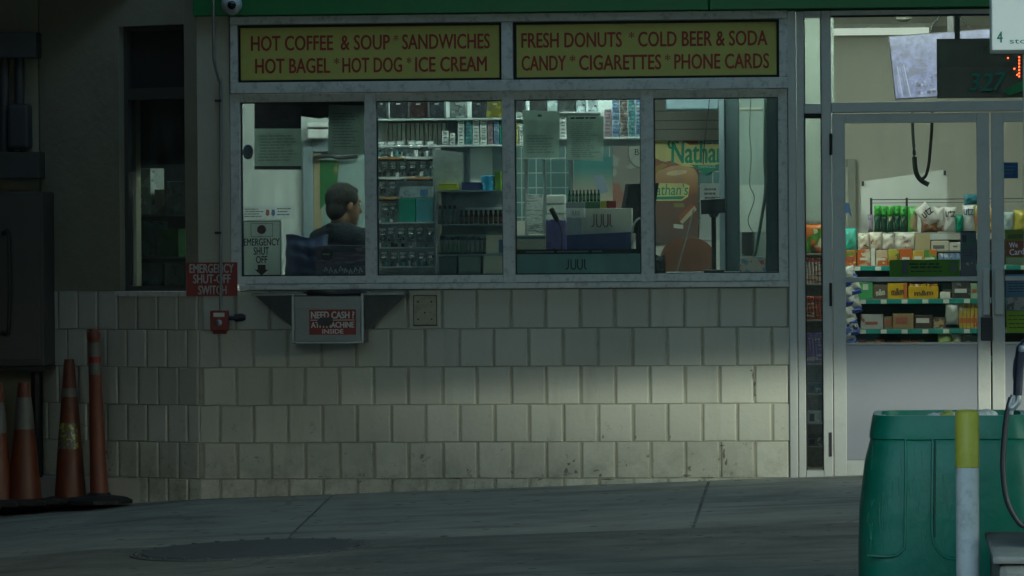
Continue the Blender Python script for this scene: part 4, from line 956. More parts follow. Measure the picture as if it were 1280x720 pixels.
# blue bag and dark printed box on the counter
def bagmesh(r, Y, dep, seed):
    x0, x1, z0, z1 = rect(*r, Y); bm = BM(); nx, nz = 22, 18; rnd = random.Random(seed)
    def g(i, j, s):
        u, v = -1 + 2 * i / nx, j / nz
        th = dep / 2 * (1 - abs(u) ** 4) ** .5 * (1 - .55 * v ** 3)
        th *= 1 + .10 * math.sin(19 * v + 3 * u * math.sin(4 * v)) + .06 * math.sin(11 * u + 7 * v)
        zz = z0 + v * (z1 - z0) * (1 - .05 * math.sin(3.3 * u + 1) * v)
        return ((x0 + x1) / 2 + u * (x1 - x0) / 2 * (1 - .06 * v + .02 * math.sin(14 * v)), Y + dep / 2 + s * (th + .001), zz)
    A_ = [[bm.verts.new(g(i, j, -1)) for j in range(nz + 1)] for i in range(nx + 1)]; B_ = [[bm.verts.new(g(i, j, 1)) for j in range(nz + 1)] for i in range(nx + 1)]
    for i in range(nx):
        for j in range(nz): bm.faces.new((A_[i][j], A_[i + 1][j], A_[i + 1][j + 1], A_[i][j + 1])); bm.faces.new((B_[i][j], B_[i][j + 1], B_[i + 1][j + 1], B_[i + 1][j]))
        bm.faces.new((A_[i][0], B_[i][0], B_[i + 1][0], A_[i + 1][0])); bm.faces.new((A_[i][nz], A_[i + 1][nz], B_[i + 1][nz], B_[i][nz]))
    for j in range(nz): bm.faces.new((A_[0][j], A_[0][j + 1], B_[0][j + 1], B_[0][j])); bm.faces.new((A_[nx][j], B_[nx][j], B_[nx][j + 1], A_[nx][j + 1]))
    return bm
NAVY = M('navy_nylon', (.015, .035, .10), .5, var=.2)
solo('blue_bag', bagmesh((354.5, 295, 410, 344.5), .20, .12, 3), NAVY, 'crinkled navy blue bag on the counter beside the white placard', 'bag', smooth=True)
t = carton('printed_box', (394.5, 306.5, 456.5, 345), .175, .016, PK('dusk_photo_print', (.09, .07, .13), (.04, .05, .09), (.22, .15, .20), 7, .4, 3), 'dark pink and blue printed card with round black badge before the man', 'card', lid=False)
q = at(408.5, 318.5, .173); bm = BM(); n = 24; prism(bm, [(q.x + .034 * math.cos(2 * math.pi * k / n), q.z + .034 * math.sin(2 * math.pi * k / n)) for k in range(n)], 0.1728, .1742); part('badge', bm, INKB, t)
bm = BM(); words(bm, (403, 316, 414, 319.5), .1718, 1, th=.0006, seed=3, fill=.6); part('badge_print', bm, M('badge_grey', (.3, .3, .3), .6), t, kind='stuff')
bm = BM()
for k in range(8):
    px = 407 + k * 6.2; q = at(px, 336 + (k % 3) * 1.5, .173); tube(bm, [(q.x - .008, .1742, q.z - .016), (q.x, .1738, q.z + .008 + .006 * (k % 2)), (q.x + .01, .1742, q.z - .012)], .005, 5)
part('drawn_figures', bm, M('pale_figures', (.25, .30, .36), .6, var=.4, scale=30), t, kind='stuff')

# ---- the man
HX = at(431, 257, 1.0)                                   # head centre
def blobs(items, vox, name, mat, root, smooth_it=6):
    bm = BM()
    for it in items:
        if it[0] == 'e':
            _, c, r, rot = it
            q = bmesh.ops.create_icosphere(bm, subdivisions=3, radius=1)['verts']
            bmesh.ops.scale(bm, verts=q, vec=r)
            if rot: bmesh.ops.rotate(bm, verts=q, cent=(0, 0, 0), matrix=rot)
            bmesh.ops.translate(bm, verts=q, vec=c)
        else:
            _, pts, rs = it
            tube(bm, pts, rs, 14)
            for p, r in zip(pts, rs):
                q = bmesh.ops.create_icosphere(bm, subdivisions=2, radius=r)['verts']; bmesh.ops.translate(bm, verts=q, vec=p)
    bmesh.ops.recalc_face_normals(bm, faces=bm.faces[:])
    me = bpy.data.meshes.new(name); bm.to_mesh(me); bm.free(); o = bpy.data.objects.new(name, me); C.objects.link(o)
    m = o.modifiers.new('r', 'REMESH'); m.mode = 'VOXEL'; m.voxel_size = vox
    if smooth_it: s_ = o.modifiers.new('s', 'SMOOTH'); s_.iterations = smooth_it; s_.factor = .5
    dg = bpy.context.evaluated_depsgraph_get(); m2 = bpy.data.meshes.new_from_object(o.evaluated_get(dg)); bpy.data.objects.remove(o)
    for p in m2.polygons: p.use_smooth = True
    m2.materials.clear(); m2.materials.append(mat)
    o = bpy.data.objects.new(name, m2); C.objects.link(o); o.parent = root
    return o
man = thing('person', 'man in a dark grey-blue jacket with short thinning hair, turned away behind the left window', 'person', (HX.x - .01, 1.0, ZF))
hz_ = HX.z - ZF                                           # head centre height
# local frame of the head: faces +X, then turned a little away from the camera
hrot = Matrix.Rotation(R(36), 3, 'Z') @ Matrix.Rotation(R(4), 3, 'Y'); hc = Vector((.01, 0, hz_))
def hp(x, y, z): return hc + hrot @ Vector((x, y, z))
SKIN = M('skin', (.30, .17, .115), .5, 0, .08, 20); HAIR = M('dark_grey_hair', (.022, .022, .021), .6, 0, .8, 55, 1.0, dirt=(.06, .055, .05), dscale=16, damt=.6); JACK = M('dark_jacket_cloth', (.014, .022, .034), .85, 0, .3, 12, .6)
brot = Matrix.Rotation(R(48), 3, 'Z')                     # chest turned away to the right
def bp_(x, y, z): return Vector((0, 0, 0)) + brot @ Vector((x, y, 0)) + Vector((0, 0, z))
S0 = hz_ - .20                                           # shoulder height
def hand(c, fwd, side, up):
    it = [('e', c + fwd * .045, (.042, .042, .02), None)]
    for k, (o_, L) in enumerate(((-.030, .062), (-.010, .074), (.010, .070), (.029, .054))):
        b0 = c + fwd * .08 + side * o_; it.append(('c', [b0, b0 + fwd * L * .5 - up * .008, b0 + fwd * L - up * .028], [.0095, .0088, .0075]))
    b0 = c + fwd * .02 - side * .036; it.append(('c', [b0, b0 + fwd * .03 - side * .024, b0 + fwd * .062 - side * .022 - up * .01], [.0115, .010, .0085]))
    return it
Z3 = Vector((0, 0, 1)); bf, bs = brot @ Vector((1, 0, 0)), brot @ Vector((0, 1, 0))
armL = [bp_(-.01, .19, S0), bp_(.02, .25, S0 - .28), bp_(.25, .20, S0 - .36)]; armR = [bp_(-.01, -.19, S0), bp_(.02, -.25, S0 - .28), bp_(.25, -.20, S0 - .36)]
body = [('e', hp(-.012, 0, .028), (.098, .077, .100), hrot), ('e', hp(.028, 0, -.040), (.064, .058, .078), hrot), ('e', hp(.062, 0, -.095), (.026, .030, .022), hrot),
        ('c', [hp(.082, 0, .012), hp(.104, 0, -.026), hp(.100, 0, -.034)], [.011, .015, .012]), ('e', hp(.078, 0, .034), (.016, .05, .012), hrot),
        ('e', hp(.080, 0, -.062), (.016, .024, .007), hrot), ('e', hp(.080, 0, -.074), (.015, .022, .008), hrot),
        ('e', hp(-.004, -.079, -.008), (.018, .008, .031), hrot @ Matrix.Rotation(R(-18), 3, 'Z')), ('e', hp(-.004, .079, -.008), (.018, .008, .031), hrot @ Matrix.Rotation(R(18), 3, 'Z')),
        ('c', [hp(-.02, 0, -.06), Vector((-.02, 0, S0 + .06)), Vector((-.02, 0, S0 - .05))], [.060, .058, .07]),
        ('c', [bp_(0, .15, S0 - .01), bp_(-.02, 0, S0 + .01), bp_(0, -.15, S0 - .01)], [.055, .07, .055]),
        ('e', bp_(0, 0, S0 - .2), (.105, .16, .22), brot), ('e', bp_(0, 0, S0 - .46), (.105, .15, .16), brot),
        ('c', armL, [.05, .042, .03]), ('c', armR, [.05, .042, .03]),
        ('c', [bp_(0, .085, S0 - .52), bp_(.02, .10, .46), bp_(0, .10, .08)], [.085, .056, .042]), ('c', [bp_(0, -.085, S0 - .52), bp_(.02, -.10, .46), bp_(0, -.10, .08)], [.085, .056, .042]),
        ('c', [bp_(-.03, .10, .035), bp_(.15, .11, .03)], [.035, .028]), ('c', [bp_(-.03, -.10, .035), bp_(.15, -.11, .03)], [.035, .028])]
body += hand(armL[2], bf, -bs, Z3) + hand(armR[2], bf, bs, Z3)
blobs(body, .0065, 'body', SKIN, man, 3)
hair = [('e', hp(-.024, 0, .038), (.098, .081, .096), hrot), ('e', hp(-.055, 0, -.02), (.062, .072, .075), hrot), ('e', hp(.022, 0, .088), (.056, .058, .030), hrot),
        ('e', hp(.0, -.070, .045), (.05, .014, .05), hrot), ('e', hp(.0, .070, .045), (.05, .014, .05), hrot)]
hr = blobs(hair, .006, 'hair', HAIR, man, 3)
bm = BM(); _r = random.Random(8); HG = M('grey_hair_strands', (.04, .04, .038), .45, 0, .7, 40)
for k in range(420):
    th_, ph_ = _r.uniform(0, 2 * math.pi), _r.uniform(-.9, 1.35)
    pts = []
    for i in range(4):
        a_ = th_ + .05 * math.sin(k) * i; e_ = ph_ - .13 * i
        d = Vector((math.cos(e_) * math.cos(a_), math.cos(e_) * math.sin(a_), math.sin(e_)))
        v = Vector((-.024 + .1005 * d.x, .0835 * d.y, .038 + .0985 * d.z)); pts.append(v)
    if any(v.x > .035 + max(0, (v.z - .085)) * 1.2 for v in pts) or any(v.z < -.05 for v in pts): continue
    tube(bm, [man.location + hp(*v) for v in pts], [.0006, .0013, .0012, .0005], 4)
o_ = part('hair_strands', bm, HG, hr, off=None, smooth='all', kind='stuff')
jack = [('c', [bp_(-.005, .195, S0 - .012), bp_(-.03, .09, S0 + .026), bp_(-.035, 0, S0 + .04), bp_(-.03, -.09, S0 + .026), bp_(-.005, -.195, S0 - .012)], [.072, .07, .075, .07, .072]),
        ('e', bp_(0, 0, S0 - .2), (.135, .20, .24), brot), ('e', bp_(0, 0, S0 - .44), (.13, .18, .17), brot), ('c', [bp_(0, .0, S0 - .45), bp_(0, 0, S0 - .56)], [.15, .15]),
        ('c', armL[:2] + [armL[1] + (armL[2] - armL[1]) * .85], [.075, .062, .045]), ('c', armR[:2] + [armR[1] + (armR[2] - armR[1]) * .85], [.075, .062, .045])]
j = blobs(jack, .009, 'jacket', JACK, man, 4)
collar = []
for k in range(17):
    a = R(-160 + 320 * k / 16); collar.append(bp_(-.022 + .072 * math.cos(a + math.pi), .070 * math.sin(a + math.pi), S0 + .085 - .03 * (1 - math.cos(a)) / 2))
blobs([('c', collar, [.016] * 17), ('c', [p - Vector((0, 0, .03)) for p in collar], [.020] * 17)], .006, 'collar', JACK, man, 3)
trs = [('c', [bp_(0, .085, S0 - .50), bp_(.02, .10, .46), bp_(-.005, .10, .10)], [.11, .078, .065]), ('c', [bp_(0, -.085, S0 - .50), bp_(.02, -.10, .46), bp_(-.005, -.10, .10)], [.11, .078, .065]), ('e', bp_(0, 0, S0 - .52), (.12, .165, .10), brot)]
blobs(trs, .01, 'trousers', M('dark_trousers', (.02, .02, .025), .8), man, 3)
for s_ in (-1, 1):
    bm = BM(); bmesh.ops.create_uvsphere(bm, u_segments=12, v_segments=8, radius=.011); bmesh.ops.translate(bm, verts=bm.verts[:], vec=hp(.080, s_ * .030, .012) + man.location); part('eye', bm, M('eye_white', (.4, .38, .36), .3), man, smooth='all')

# ---- left partition with papers, air panels and a doorway with green poster
PW = 2.4
def onwall(r, name, mat, lab, cat, th=.004, Y=PW, **k):
    x0, x1, z0, z1 = rect(*r, Y - th); bm = BM(); box(bm, x0, x1, Y - th, Y - .0005, z0, z1, min(.001, th * .3)); return solo(name, bm, mat, lab, cat, **k)
t = sheet('wall_notice', [(303, 258), (368, 257), (368, 273), (303, 275)], PW - .003, M('white_wall_paper_notice', (.50, .54, .55), .8), 'wide white notice with red and blue crests on the wall behind the placard', 'notice', [((305, 260, 329, 272), 4, 0), ((346, 259, 364, 270), 3, 0)])
for px, m_ in ((334.5, M('crest_red', (.25, .05, .04), .6)), (341.5, M('crest_blue', (.04, .10, .25), .6))):
    bm = BM(); pxprism(bm, [(px - 2.5, 268), (px, 270.5), (px + 2.5, 268), (px + 1.8, 262), (px - 1.8, 262)], PW - .0042, .001); part('crest', bm, m_, t)
bm = BM(); x0, x1, z0, z1 = rect(379, 200, 391.5, 420, PW - .06); box(bm, x0, x1, PW - .06, PW - .0005, ZF, at(385, 176, PW).z, .006)
xj = x1; xk = at(462, 230, PW).x; zh0 = at(400, 190, PW).z; zh1 = at(400, 177, PW).z
box(bm, x1, xk, PW - .058, PW - .0005, zh0, zh1, .004)
t = solo('doorway_frame', bm, M('grey_blue_door_frame', (.22, .28, .31), .5), 'grey blue frame of the doorway behind the man', 'door frame')
bm = BM(); box(bm, xj + .002, xk, PW - .012, PW - .0008, ZF, zh0 - .002); part('door_leaf', bm, M('grey_green_leaf', (.22, .30, .29), .5), t)
bm = BM(); box(bm, xj + .002, xj + .02, PW - .03, PW - .0125, ZF, zh0 - .002); box(bm, xj + .021, xj + .05, PW - .03, PW - .0125, ZF, zh0 - .002); part('edge_strip', bm, M('tan_edge', (.30, .25, .15), .6, var=.3, scale=3), t)
t = sheet('door_poster', [(400, 200), (424, 200), (421, 236), (400, 262)], PW - .034, PK('green_bottle_poster', (.02, .13, .03), (.30, .22, .10), (.04, .05, .02), 6, .5), 'green drinks poster on the door left of the head of the man', 'poster', th=.001)
bm = BM()
for a, b_ in ((153, 159), (161.5, 173)):
    x0, x1, z0, z1 = rect(384, a, 411, b_, PW - .2); box(bm, x0, x1, PW - .2, PW - .001, z0, z1, .01)
solo('wall_boxes', bm, WHITE, 'white slatted air unit high on the wall above the doorway', 'air unit')
bm = BM(); x0, x1, z0, z1 = rect(392, 193, 447, 199, PW - .1); tube(bm, curve([(x0, PW - .09, z0 + .01), (x0 + .1, PW - .1, z0 + .02), (x0 + .16, PW - .08, z0 + .008), (x1, PW - .09, z0 + .015)], 5), .012, 8); solo('door_closer', bm, DARK, 'dark door closer arm across the top of the doorway', 'door closer', smooth=True)

# ---- second window: overhead rack, blister panel, glass case
YR = .46
RACK = M('grey_rack_metal', (.5, .54, .54), .5, .1)
RX0, RX1 = at(462, 180, YR).x, at(806, 180, YR).x
def zr_(py): return at(640, py, YR).z
t = thing('overhead_rack', 'grey overhead cigarette rack hung from the ceiling over the register', 'rack', ((RX0 + RX1) / 2, .45, zr_(183)))
xm1, xm2 = at(632, 180, YR).x, at(690, 180, YR).x
bm = BM(); box(bm, RX0, xm1 + .1, YR, YR + .2, zr_(183), zr_(180.5), .002); part('lower_shelf', bm, RACK, t)
bm = BM(); box(bm, xm2, RX1, YR, YR + .2, zr_(175), zr_(172.5), .002); part('side_shelf', bm, RACK, t)
bm = BM(); box(bm, RX0, xm1 + .1, YR, YR + .2, zr_(149.5), zr_(147.3), .002); part('upper_shelf', bm, M('pale_shelf_edge', (.40, .46, .45), .5), t)
bm = BM(); box(bm, RX0, RX1, YR + .2, YR + .21, zr_(183), zr_(118)); part('back_panel', bm, M('grey_back_panel', (.40, .45, .45), .6), t)
bm = BM(); k = RX0 + .03
bm2 = BM()
for i in range(14):
    pxa = 480 + i * 5.6; q = rect(pxa, 153 + (i % 3), pxa + 4.6, 180.4, YR + .12); box(bm2, q[0], q[1], YR + .12 + .004 * (i % 2), YR + .19, zr_(180.5), q[3], .002)
part('card_divider', bm2, M('pale_card_dividers', (.48, .50, .44), .6, var=.3, scale=9), t, kind='stuff')
for x in (RX0 + .05, xm1, RX1 - .05):
    bm = BM(); tube(bm, [(x, YR + .205, zr_(122)), (x, YR + .205, ZCE - .001)], .006, 8); part('hanger', bm, RACK, t)
def ptop(r, n, mat, lab, grp):
    """a column of cigarette packs lying flat, each its own thing; the first is built, the rest copied"""
    x0, x1, z0, z1 = rect(*r, YR); h = (z1 - z0) / n; first = None
    base_z = z0
    for k in range(n):
        if first is None:
            bm = BM(); box(bm, x0 + .001, x1 - .001, YR + .01, YR + .095, z0 + .0004, z0 + h - .0008, .0015); first = solo('cigarette_pack', bm, mat, lab, 'cigarette pack', grp)
            bm = BM(); hh = h * .25; xa = (x0 + x1) / 2; box(bm, x0 + .008, x1 - .008, YR + .009, YR + .0098, z0 + h * .38, z0 + h * .38 + hh); part('pack_print', bm, M('pack_ink', (.08, .10, .11), .5), first, off=None)
        else: o = dup(first, first.location + Vector((random.uniform(-.001, .001), random.uniform(-.002, .002), h * k)))
PWHT = PK('white_pack', (.62, .66, .64), (.50, .54, .54), (.30, .34, .36), 30); PTEAL = PK('teal_pack', (.06, .22, .24), (.03, .10, .12), (.30, .36, .36), 30)
PPNK = PK('mauve_pack', (.26, .17, .20), (.34, .30, .32), (.10, .06, .08), 30); PBLU = PK('blue_pack', (.12, .20, .34), (.30, .36, .44), (.06, .10, .2), 30)
PGRN = PK('green_pack', (.02, .22, .12), (.03, .12, .08), (.3, .4, .34), 30); PYEL = PK('yellow_pack', (.42, .40, .16), (.30, .28, .10), (.5, .5, .4), 30)
PBRN = PK('brown_pack', (.12, .08, .07), (.30, .26, .25), (.05, .04, .04), 30)
for r, n, m_, lab in (((552, 163.5, 560.5, 180.4), 3, PWHT, 'white cigarette packs in the short wide stack, leftmost on the lower shelf'), ((562, 166.5, 568.5, 180.4), 3, PWHT, 'white cigarette packs in the low narrow stack, second from the left'),
                     ((572, 149.8, 580, 180.4), 7, PWHT, 'white cigarette packs in the tall stack left of the teal packs'), ((581.5, 149.8, 589.5, 180.4), 7, PTEAL, 'teal cigarette packs in the tall stack between white stacks'),
                     ((590.5, 149.8, 599, 180.4), 7, PWHT, 'white cigarette packs in the tall stack right of the teal packs'), ((600, 149.8, 608.5, 180.4), 7, PWHT, 'white cigarette packs in the tall stack left of the mauve packs'),
                     ((609.5, 149.8, 616, 180.4), 7, PPNK, 'mauve cigarette packs in a tall stack in the second window'), ((617, 149.8, 624, 180.4), 7, PBLU, 'pale blue cigarette packs in a tall stack beside the mauve one'),
                     ((624.6, 149.8, 629.5, 180.4), 7, PGRN, 'green cigarette packs in the last stack of the second window'),
                     ((641.5, 152, 648, 178), 6, PYEL, 'yellow cigarette packs at the left edge of the third window'), ((648.6, 152.5, 654, 178), 6, PWHT, 'white cigarette packs beside the yellow ones in the third window')):
    if lab.startswith(('yellow', 'white cigarette packs beside the yellow')): r = (r[0], r[1] + 2, r[2], 180.3)
    ptop(r, n, m_, lab, lab)
for r, n, m_, lab in (((699.5, 146, 707.5, 172.3), 6, PWHT, 'white cigarette packs seen between the two notices'), ((755, 136, 764, 172.3), 8, PPNK, 'mauve cigarette packs in the tall stack right of the notices'),
                     ((765, 124, 773.5, 172.3), 11, PBLU, 'pale blue cigarette packs in the tallest stack of the third window'), ((774.5, 124, 784, 172.3), 11, PBRN, 'brown cigarette packs in the tall stack between pale blue and teal'),
                     ((785, 124, 793.5, 172.3), 11, PTEAL, 'teal cigarette packs in the tall stack of the third window'), ((794.3, 124, 801.5, 172.3), 11, PBLU, 'blue cigarette packs in the last stack at the third window edge')):
    ptop(r, n, m_, lab, lab)
# dark tobacco boxes on the upper shelf
for i, (a, b_, lab, cc) in enumerate(((471, 483, 'dark box at the left end of the upper rack shelf', (.012, .016, .02)), (487, 509, 'wide black tobacco box, second on the upper rack shelf', (.010, .011, .014)),
                                  (511.5, 534, 'black and red tobacco box in the middle of the upper rack shelf', (.018, .008, .009)), (536.5, 555, 'blue black tobacco box left of the gap on the upper rack shelf', (.012, .016, .022)),
                                  (562, 582, 'grey tobacco box right of the gap on the upper rack shelf', (.10, .12, .12)), (589.5, 607, 'black tobacco box beside the grey one on the upper shelf', (.012, .014, .02)), (608, 629, 'olive yellow tobacco box at the right end of the upper shelf', (.08, .075, .01)))):
    carton('tobacco_box', (a, 124.5, b_, 147.2), YR + .02, .12, PK('tobacco_print_%s' % 'abcdefg'[i], cc, tuple(min(1, v * 2.2) for v in cc), (.05, .06, .07), 22), lab, 'tobacco box', 'tobacco boxes on the upper shelf', patch=(M('silver_label', (.35, .38, .38), .4), (.38, .62, .72, .80)))
for a, b_, cc, lab in ((641.5, 656, (.02, .022, .025), 'dark box at the top left corner of the third window'), (662, 683, (.02, .022, .024), 'black box with white label above the left notice'), (684, 697, (.22, .27, .28), 'pale grey box above the left notice'), (698, 719, (.10, .095, .012), 'olive box above the gap between notices'), (721, 731, (.2, .24, .26), 'grey ribbed box above the right notice'), (735, 746, (.2, .24, .26), 'second grey ribbed box above the right notice')):
    x0, x1, z0, z1 = rect(a, 123, b_, 140, YR); carton('tobacco_box', (a, 123, b_, 140), YR + .03, .12, PK('box_print_%d' % a if False else 'upper_box_' + 'abcdefghijkl'[int(a) % 12], cc, tuple(v * 1.8 for v in cc), (.04, .05, .05), 25), lab, 'tobacco box', 'boxes over the notices')
zbx = zr_(141); bm = BM(); box(bm, xm1 + .101, RX1 - .26, YR, YR + .2, zbx - .004, zr_(140.2)); part('upper_shelf', bm, RACK, t)
# blister panel
YP2 = .50
t = thing('display_panel', 'clear peg panel hung with small blister packs in the second window', 'display', (at(507, 300, YP2).x, YP2, zcn))
x0, x1, z0, z1 = rect(471, 184, 543, 343, YP2)
bm = BM(); box(bm, x0, x1, YP2, YP2 + .01, zcn, z1, .002); part('panel', bm, M('grey_peg_panel', (.34, .39, .40), .4, var=.4, scale=18), t)
for p in (196, 221, 246, 278, 309, 333):
    bm = BM(); q = rect(471, p, 543, p + 1.5, YP2 - .06); box(bm, q[0], q[1], YP2 - .06, YP2 - .0005, q[2], q[3]); part('glass_ledge', bm, M('pale_glass_edge', (.7, .76, .77), .2), t)
CH_ = M('shiny_chrome', (.8, .82, .82), .15, 1.0, .1); CARD = PK('trinket_card', (.20, .25, .26), (.45, .50, .52), (.05, .06, .06), 45)
proto = None
for row, py in enumerate((182, 207, 232, 258, 290, 320)):
    for k in range(6):
        px = 477 + k * 12 + (row % 2) * 3; px += random.uniform(-1.5, 1.5)
        q = at(px, py + 13, YP2 - .03)
        if row in (2, 3) and k > 1: continue
        lab = 'small blister pack with shiny trinket, ' + ('on the top ledge', 'on the second ledge', 'on the third ledge', 'left of the green box', 'on the ledge under the green box', 'on the lowest ledge')[row]
        if proto is None:
            proto = thing('blister_pack', lab, 'blister pack', (q.x, YP2 - .03, q.z), 'blister packs on the peg panel, ledge a')
            bm = BM(); box(bm, q.x - .022, q.x + .022, YP2 - .012, YP2 - .010, q.z, q.z + .085, .0005); part('backing_card', bm, CARD, proto)
            bm = BM(); bmesh.ops.create_icosphere(bm, subdivisions=2, radius=.012); bmesh.ops.scale(bm, verts=bm.verts[:], vec=(1.5, .7, .9)); bmesh.ops.translate(bm, verts=bm.verts[:], vec=(q.x, YP2 - .019, q.z + .052)); part('trinket', bm, CH_, proto, smooth='all')
            bm = BM(); box(bm, q.x - .016, q.x + .016, YP2 - .0135, YP2 - .0121, q.z + .066, q.z + .080); part('white_tag', bm, WHITE, proto)
        else: dup(proto, (q.x, YP2 - .03 - .001 * k, q.z + random.uniform(-.003, .004)), lab, 'blister packs on the peg panel, ledge ' + 'abcdef'[row])
SBK, SWH, SOR = M('ledge_black_strip', (.015, .017, .018), .5), M('ledge_white_strip', (.66, .68, .66), .4), M('ledge_orange_strip', (.50, .26, .10), .5)
for py in (197.5, 222.5, 247.5):
    for k, (a, b_) in enumerate(((472, 505), (508, 541)) if py < 240 else ((472, 498),)):
        q = rect(a, py + 1.2, b_, py + 3.6, YP2 - .065); bm = BM(); box(bm, q[0], q[1], YP2 - .064, YP2 - .0602, q[2], q[3]); part('black_strip', bm, SBK, t)
        q = rect(a, py - .6, b_, py + 1, YP2 - .065); bm = BM(); prism(bm, [(q[0], q[2]), (q[1] - .03, q[2] - .004), (q[1], q[2]), (q[1], q[3]), ((q[0] + q[1]) / 2, q[3] + .004), (q[0], q[3])], YP2 - .066, YP2 - .0602); part('wavy_strip', bm, SOR if (k + int(py)) % 2 else SWH, t)
_r = random.Random(21)
for row, py in enumerate((196, 221, 278, 309, 333)):
    f = {}
    for k in range(9):
        px = 473 + k * 7.6 + _r.uniform(-1.5, 1.5); kind = _r.choice(('white', 'silver', 'black', 'teal'))
        if 246 < py < 279 and px > 494: continue
        wd, ht = _r.uniform(2.4, 4.2), _r.uniform(3.5, 7.5); y_ = YP2 - .056 + _r.uniform(0, .012); q = rect(px, py - ht, px + wd, py - .1, y_)
        if kind not in f:
            bm = BM(); box(bm, q[0], q[1], y_, y_ + .016, q[2] + .0006, q[3], .002)
            f[kind] = solo('tiny_box', bm, {'white': SWH, 'silver': CH_, 'black': SBK, 'teal': M('teal_tiny_box', (.10, .30, .32), .4)}[kind], 'tiny %s box loose on the %s ledge of the panel' % (kind, ('top', 'second', 'middle', 'fourth', 'lowest')[row]), 'box', '%s tiny boxes on ledge %s' % (kind, 'abcde'[row]))
            f[kind].rotation_euler = (0, 0, _r.uniform(-.4, .4))
        else:
            o = dup(f[kind], (q[0], y_ + .008, f[kind].location.z)); o.rotation_euler = (0, 0, _r.uniform(-.6, .6)); o.scale = (_r.uniform(.8, 1.3), 1, _r.uniform(.7, 1.3))
carton('white_carton', (500, 233.5, 541, 247.5), .38, .1, PK('white_blue_carton', (.42, .50, .52), (.36, .44, .46), (.10, .25, .45), 12), 'long white carton with blue print atop the green and teal boxes', patch=(M('carton_blue', (.06, .18, .36), .5), (.62, .85, .2, .75)))
carton('green_box', (498.5, 248, 519, 277), .38, .1, M('plain_green_box', (.02, .30, .20), .5), 'plain dark green box side by side with a teal box', 'box')
carton('teal_box', (520, 248, 541.5, 277), .38, .1, M('plain_teal_box', (.10, .34, .40), .5), 'plain teal blue box right of the green box', 'box')
bm = BM(); q = rect(496, 277.3, 544, 279, .37); box(bm, q[0], q[1], .37, YP2 - .0005, q[2], q[3]); part('glass_ledge', bm, _mc['pale_glass_edge'], t)
# glass case on the right
YC2 = .27
t = thing('glass_case', 'tall glass display case with three shelves beside the peg panel', 'display case', (at(588, 340, YC2).x, YC2 + .14, zcn))
gx0, gx1 = at(546, 300, YC2).x, at(629.5, 300, YC2).x
EDGE = M('case_edge_metal', (.22, .28, .30), .35, .6)
zcs = [at(588, p, YC2).z for p in (238, 280, 318)]
for z in zcs:
    bm = BM(); box(bm, gx0, gx1, YC2, YC2 + .26, z - .006, z, .001); part('glass_shelf', bm, EDGE, t)
bm = BM(); box(bm, gx0 - .008, gx0 - .0005, YC2, YC2 + .26, zcn, zcs[0]); part('side_panel', bm, CLEARP, t)
bm = BM(); box(bm, gx0, gx1, YC2 + .262, YC2 + .27, zcn, zcs[0] + .3); part('back_panel', bm, M('case_back', (.26, .31, .32), .6, var=.4, scale=7), t)
bm = BM(); box(bm, gx0 - .012, gx0, YC2 - .012, YC2 - .0005, zcn, zcs[0] + .004, .001); part('corner_post', bm, EDGE, t)
# things on the case shelves
def bottle(x, y, z, h, r, mb, mcap, ml, lab, cat, grp, neck=.45):
    t_ = thing('bottle', lab, cat, (x, y, z), grp)
    bm = BM(); lathe(bm, x, y, [(r * .9, z), (r, z + .004), (r, z + h * .60), (r * neck, z + h * .78), (r * neck, z + h * .82)], 14); part('glass_body', bm, mb, t_, smooth=40)
    bm = BM(); lathe(bm, x, y, [(r * neck * 1.15, z + h * .821), (r * neck * 1.15, z + h)], 12); part('cap', bm, mcap, t_, smooth=40)
    bm = BM(); lathe(bm, x, y, [(r * 1.02, z + h * .16), (r * 1.02, z + h * .50)], 14); part('label_band', bm, ml, t_, smooth=40)
    return t_
DGL = M('dark_bottle', (.012, .012, .014), .15); RLB = PK('red_bottle_label', (.16, .03, .025), (.10, .09, .02), (.02, .02, .02), 40); WCAP = M('pale_cap', (.5, .52, .5), .4)
b0 = None
for k in range(9):
    px = 577 + k * 6.1; q = at(px, 279.5, YC2 + .06)
    if b0 is None: b0 = bottle(q.x, YC2 + .06, zcs[1] + .0005, .078, .0115, DGL, DGL, RLB, 'small dark bottle with red label in the row on the middle glass shelf', 'bottle', 'dark bottles on the middle glass shelf', .6)
    else: dup(b0, (q.x, YC2 + .06, zcs[1] + .0005))
bm = BM(); q = rect(582, 259.5, 629, 262.5, YC2 + .12); box(bm, q[0], q[1], YC2 + .10, YC2 + .14, zcs[1] + .002, q[3] - .012, .002); box(bm, q[0], q[1], YC2 + .095, YC2 + .145, q[3] - .0118, q[3], .002); solo('light_bar', bm, M('pale_plastic_bar', (.7, .72, .7), .4), 'pale plastic riser with bright lip behind the dark bottles', 'riser')
b1 = None
for k in range(4):
    q = at(550 + k * 6.2, 279.5, YC2 + .07)
    if b1 is None: b1 = bottle(q.x, YC2 + .07, zcs[1] + .0005, .105, .0125, M('grey_blue_bottle', (.22, .29, .30), .25), BLACK, M('grey_label', (.22, .27, .28), .5), 'grey bottle with dark cap at the left of the middle glass shelf', 'bottle', 'grey bottles on the middle glass shelf', .55)
    else: dup(b1, (q.x, YC2 + .07, zcs[1] + .0005))
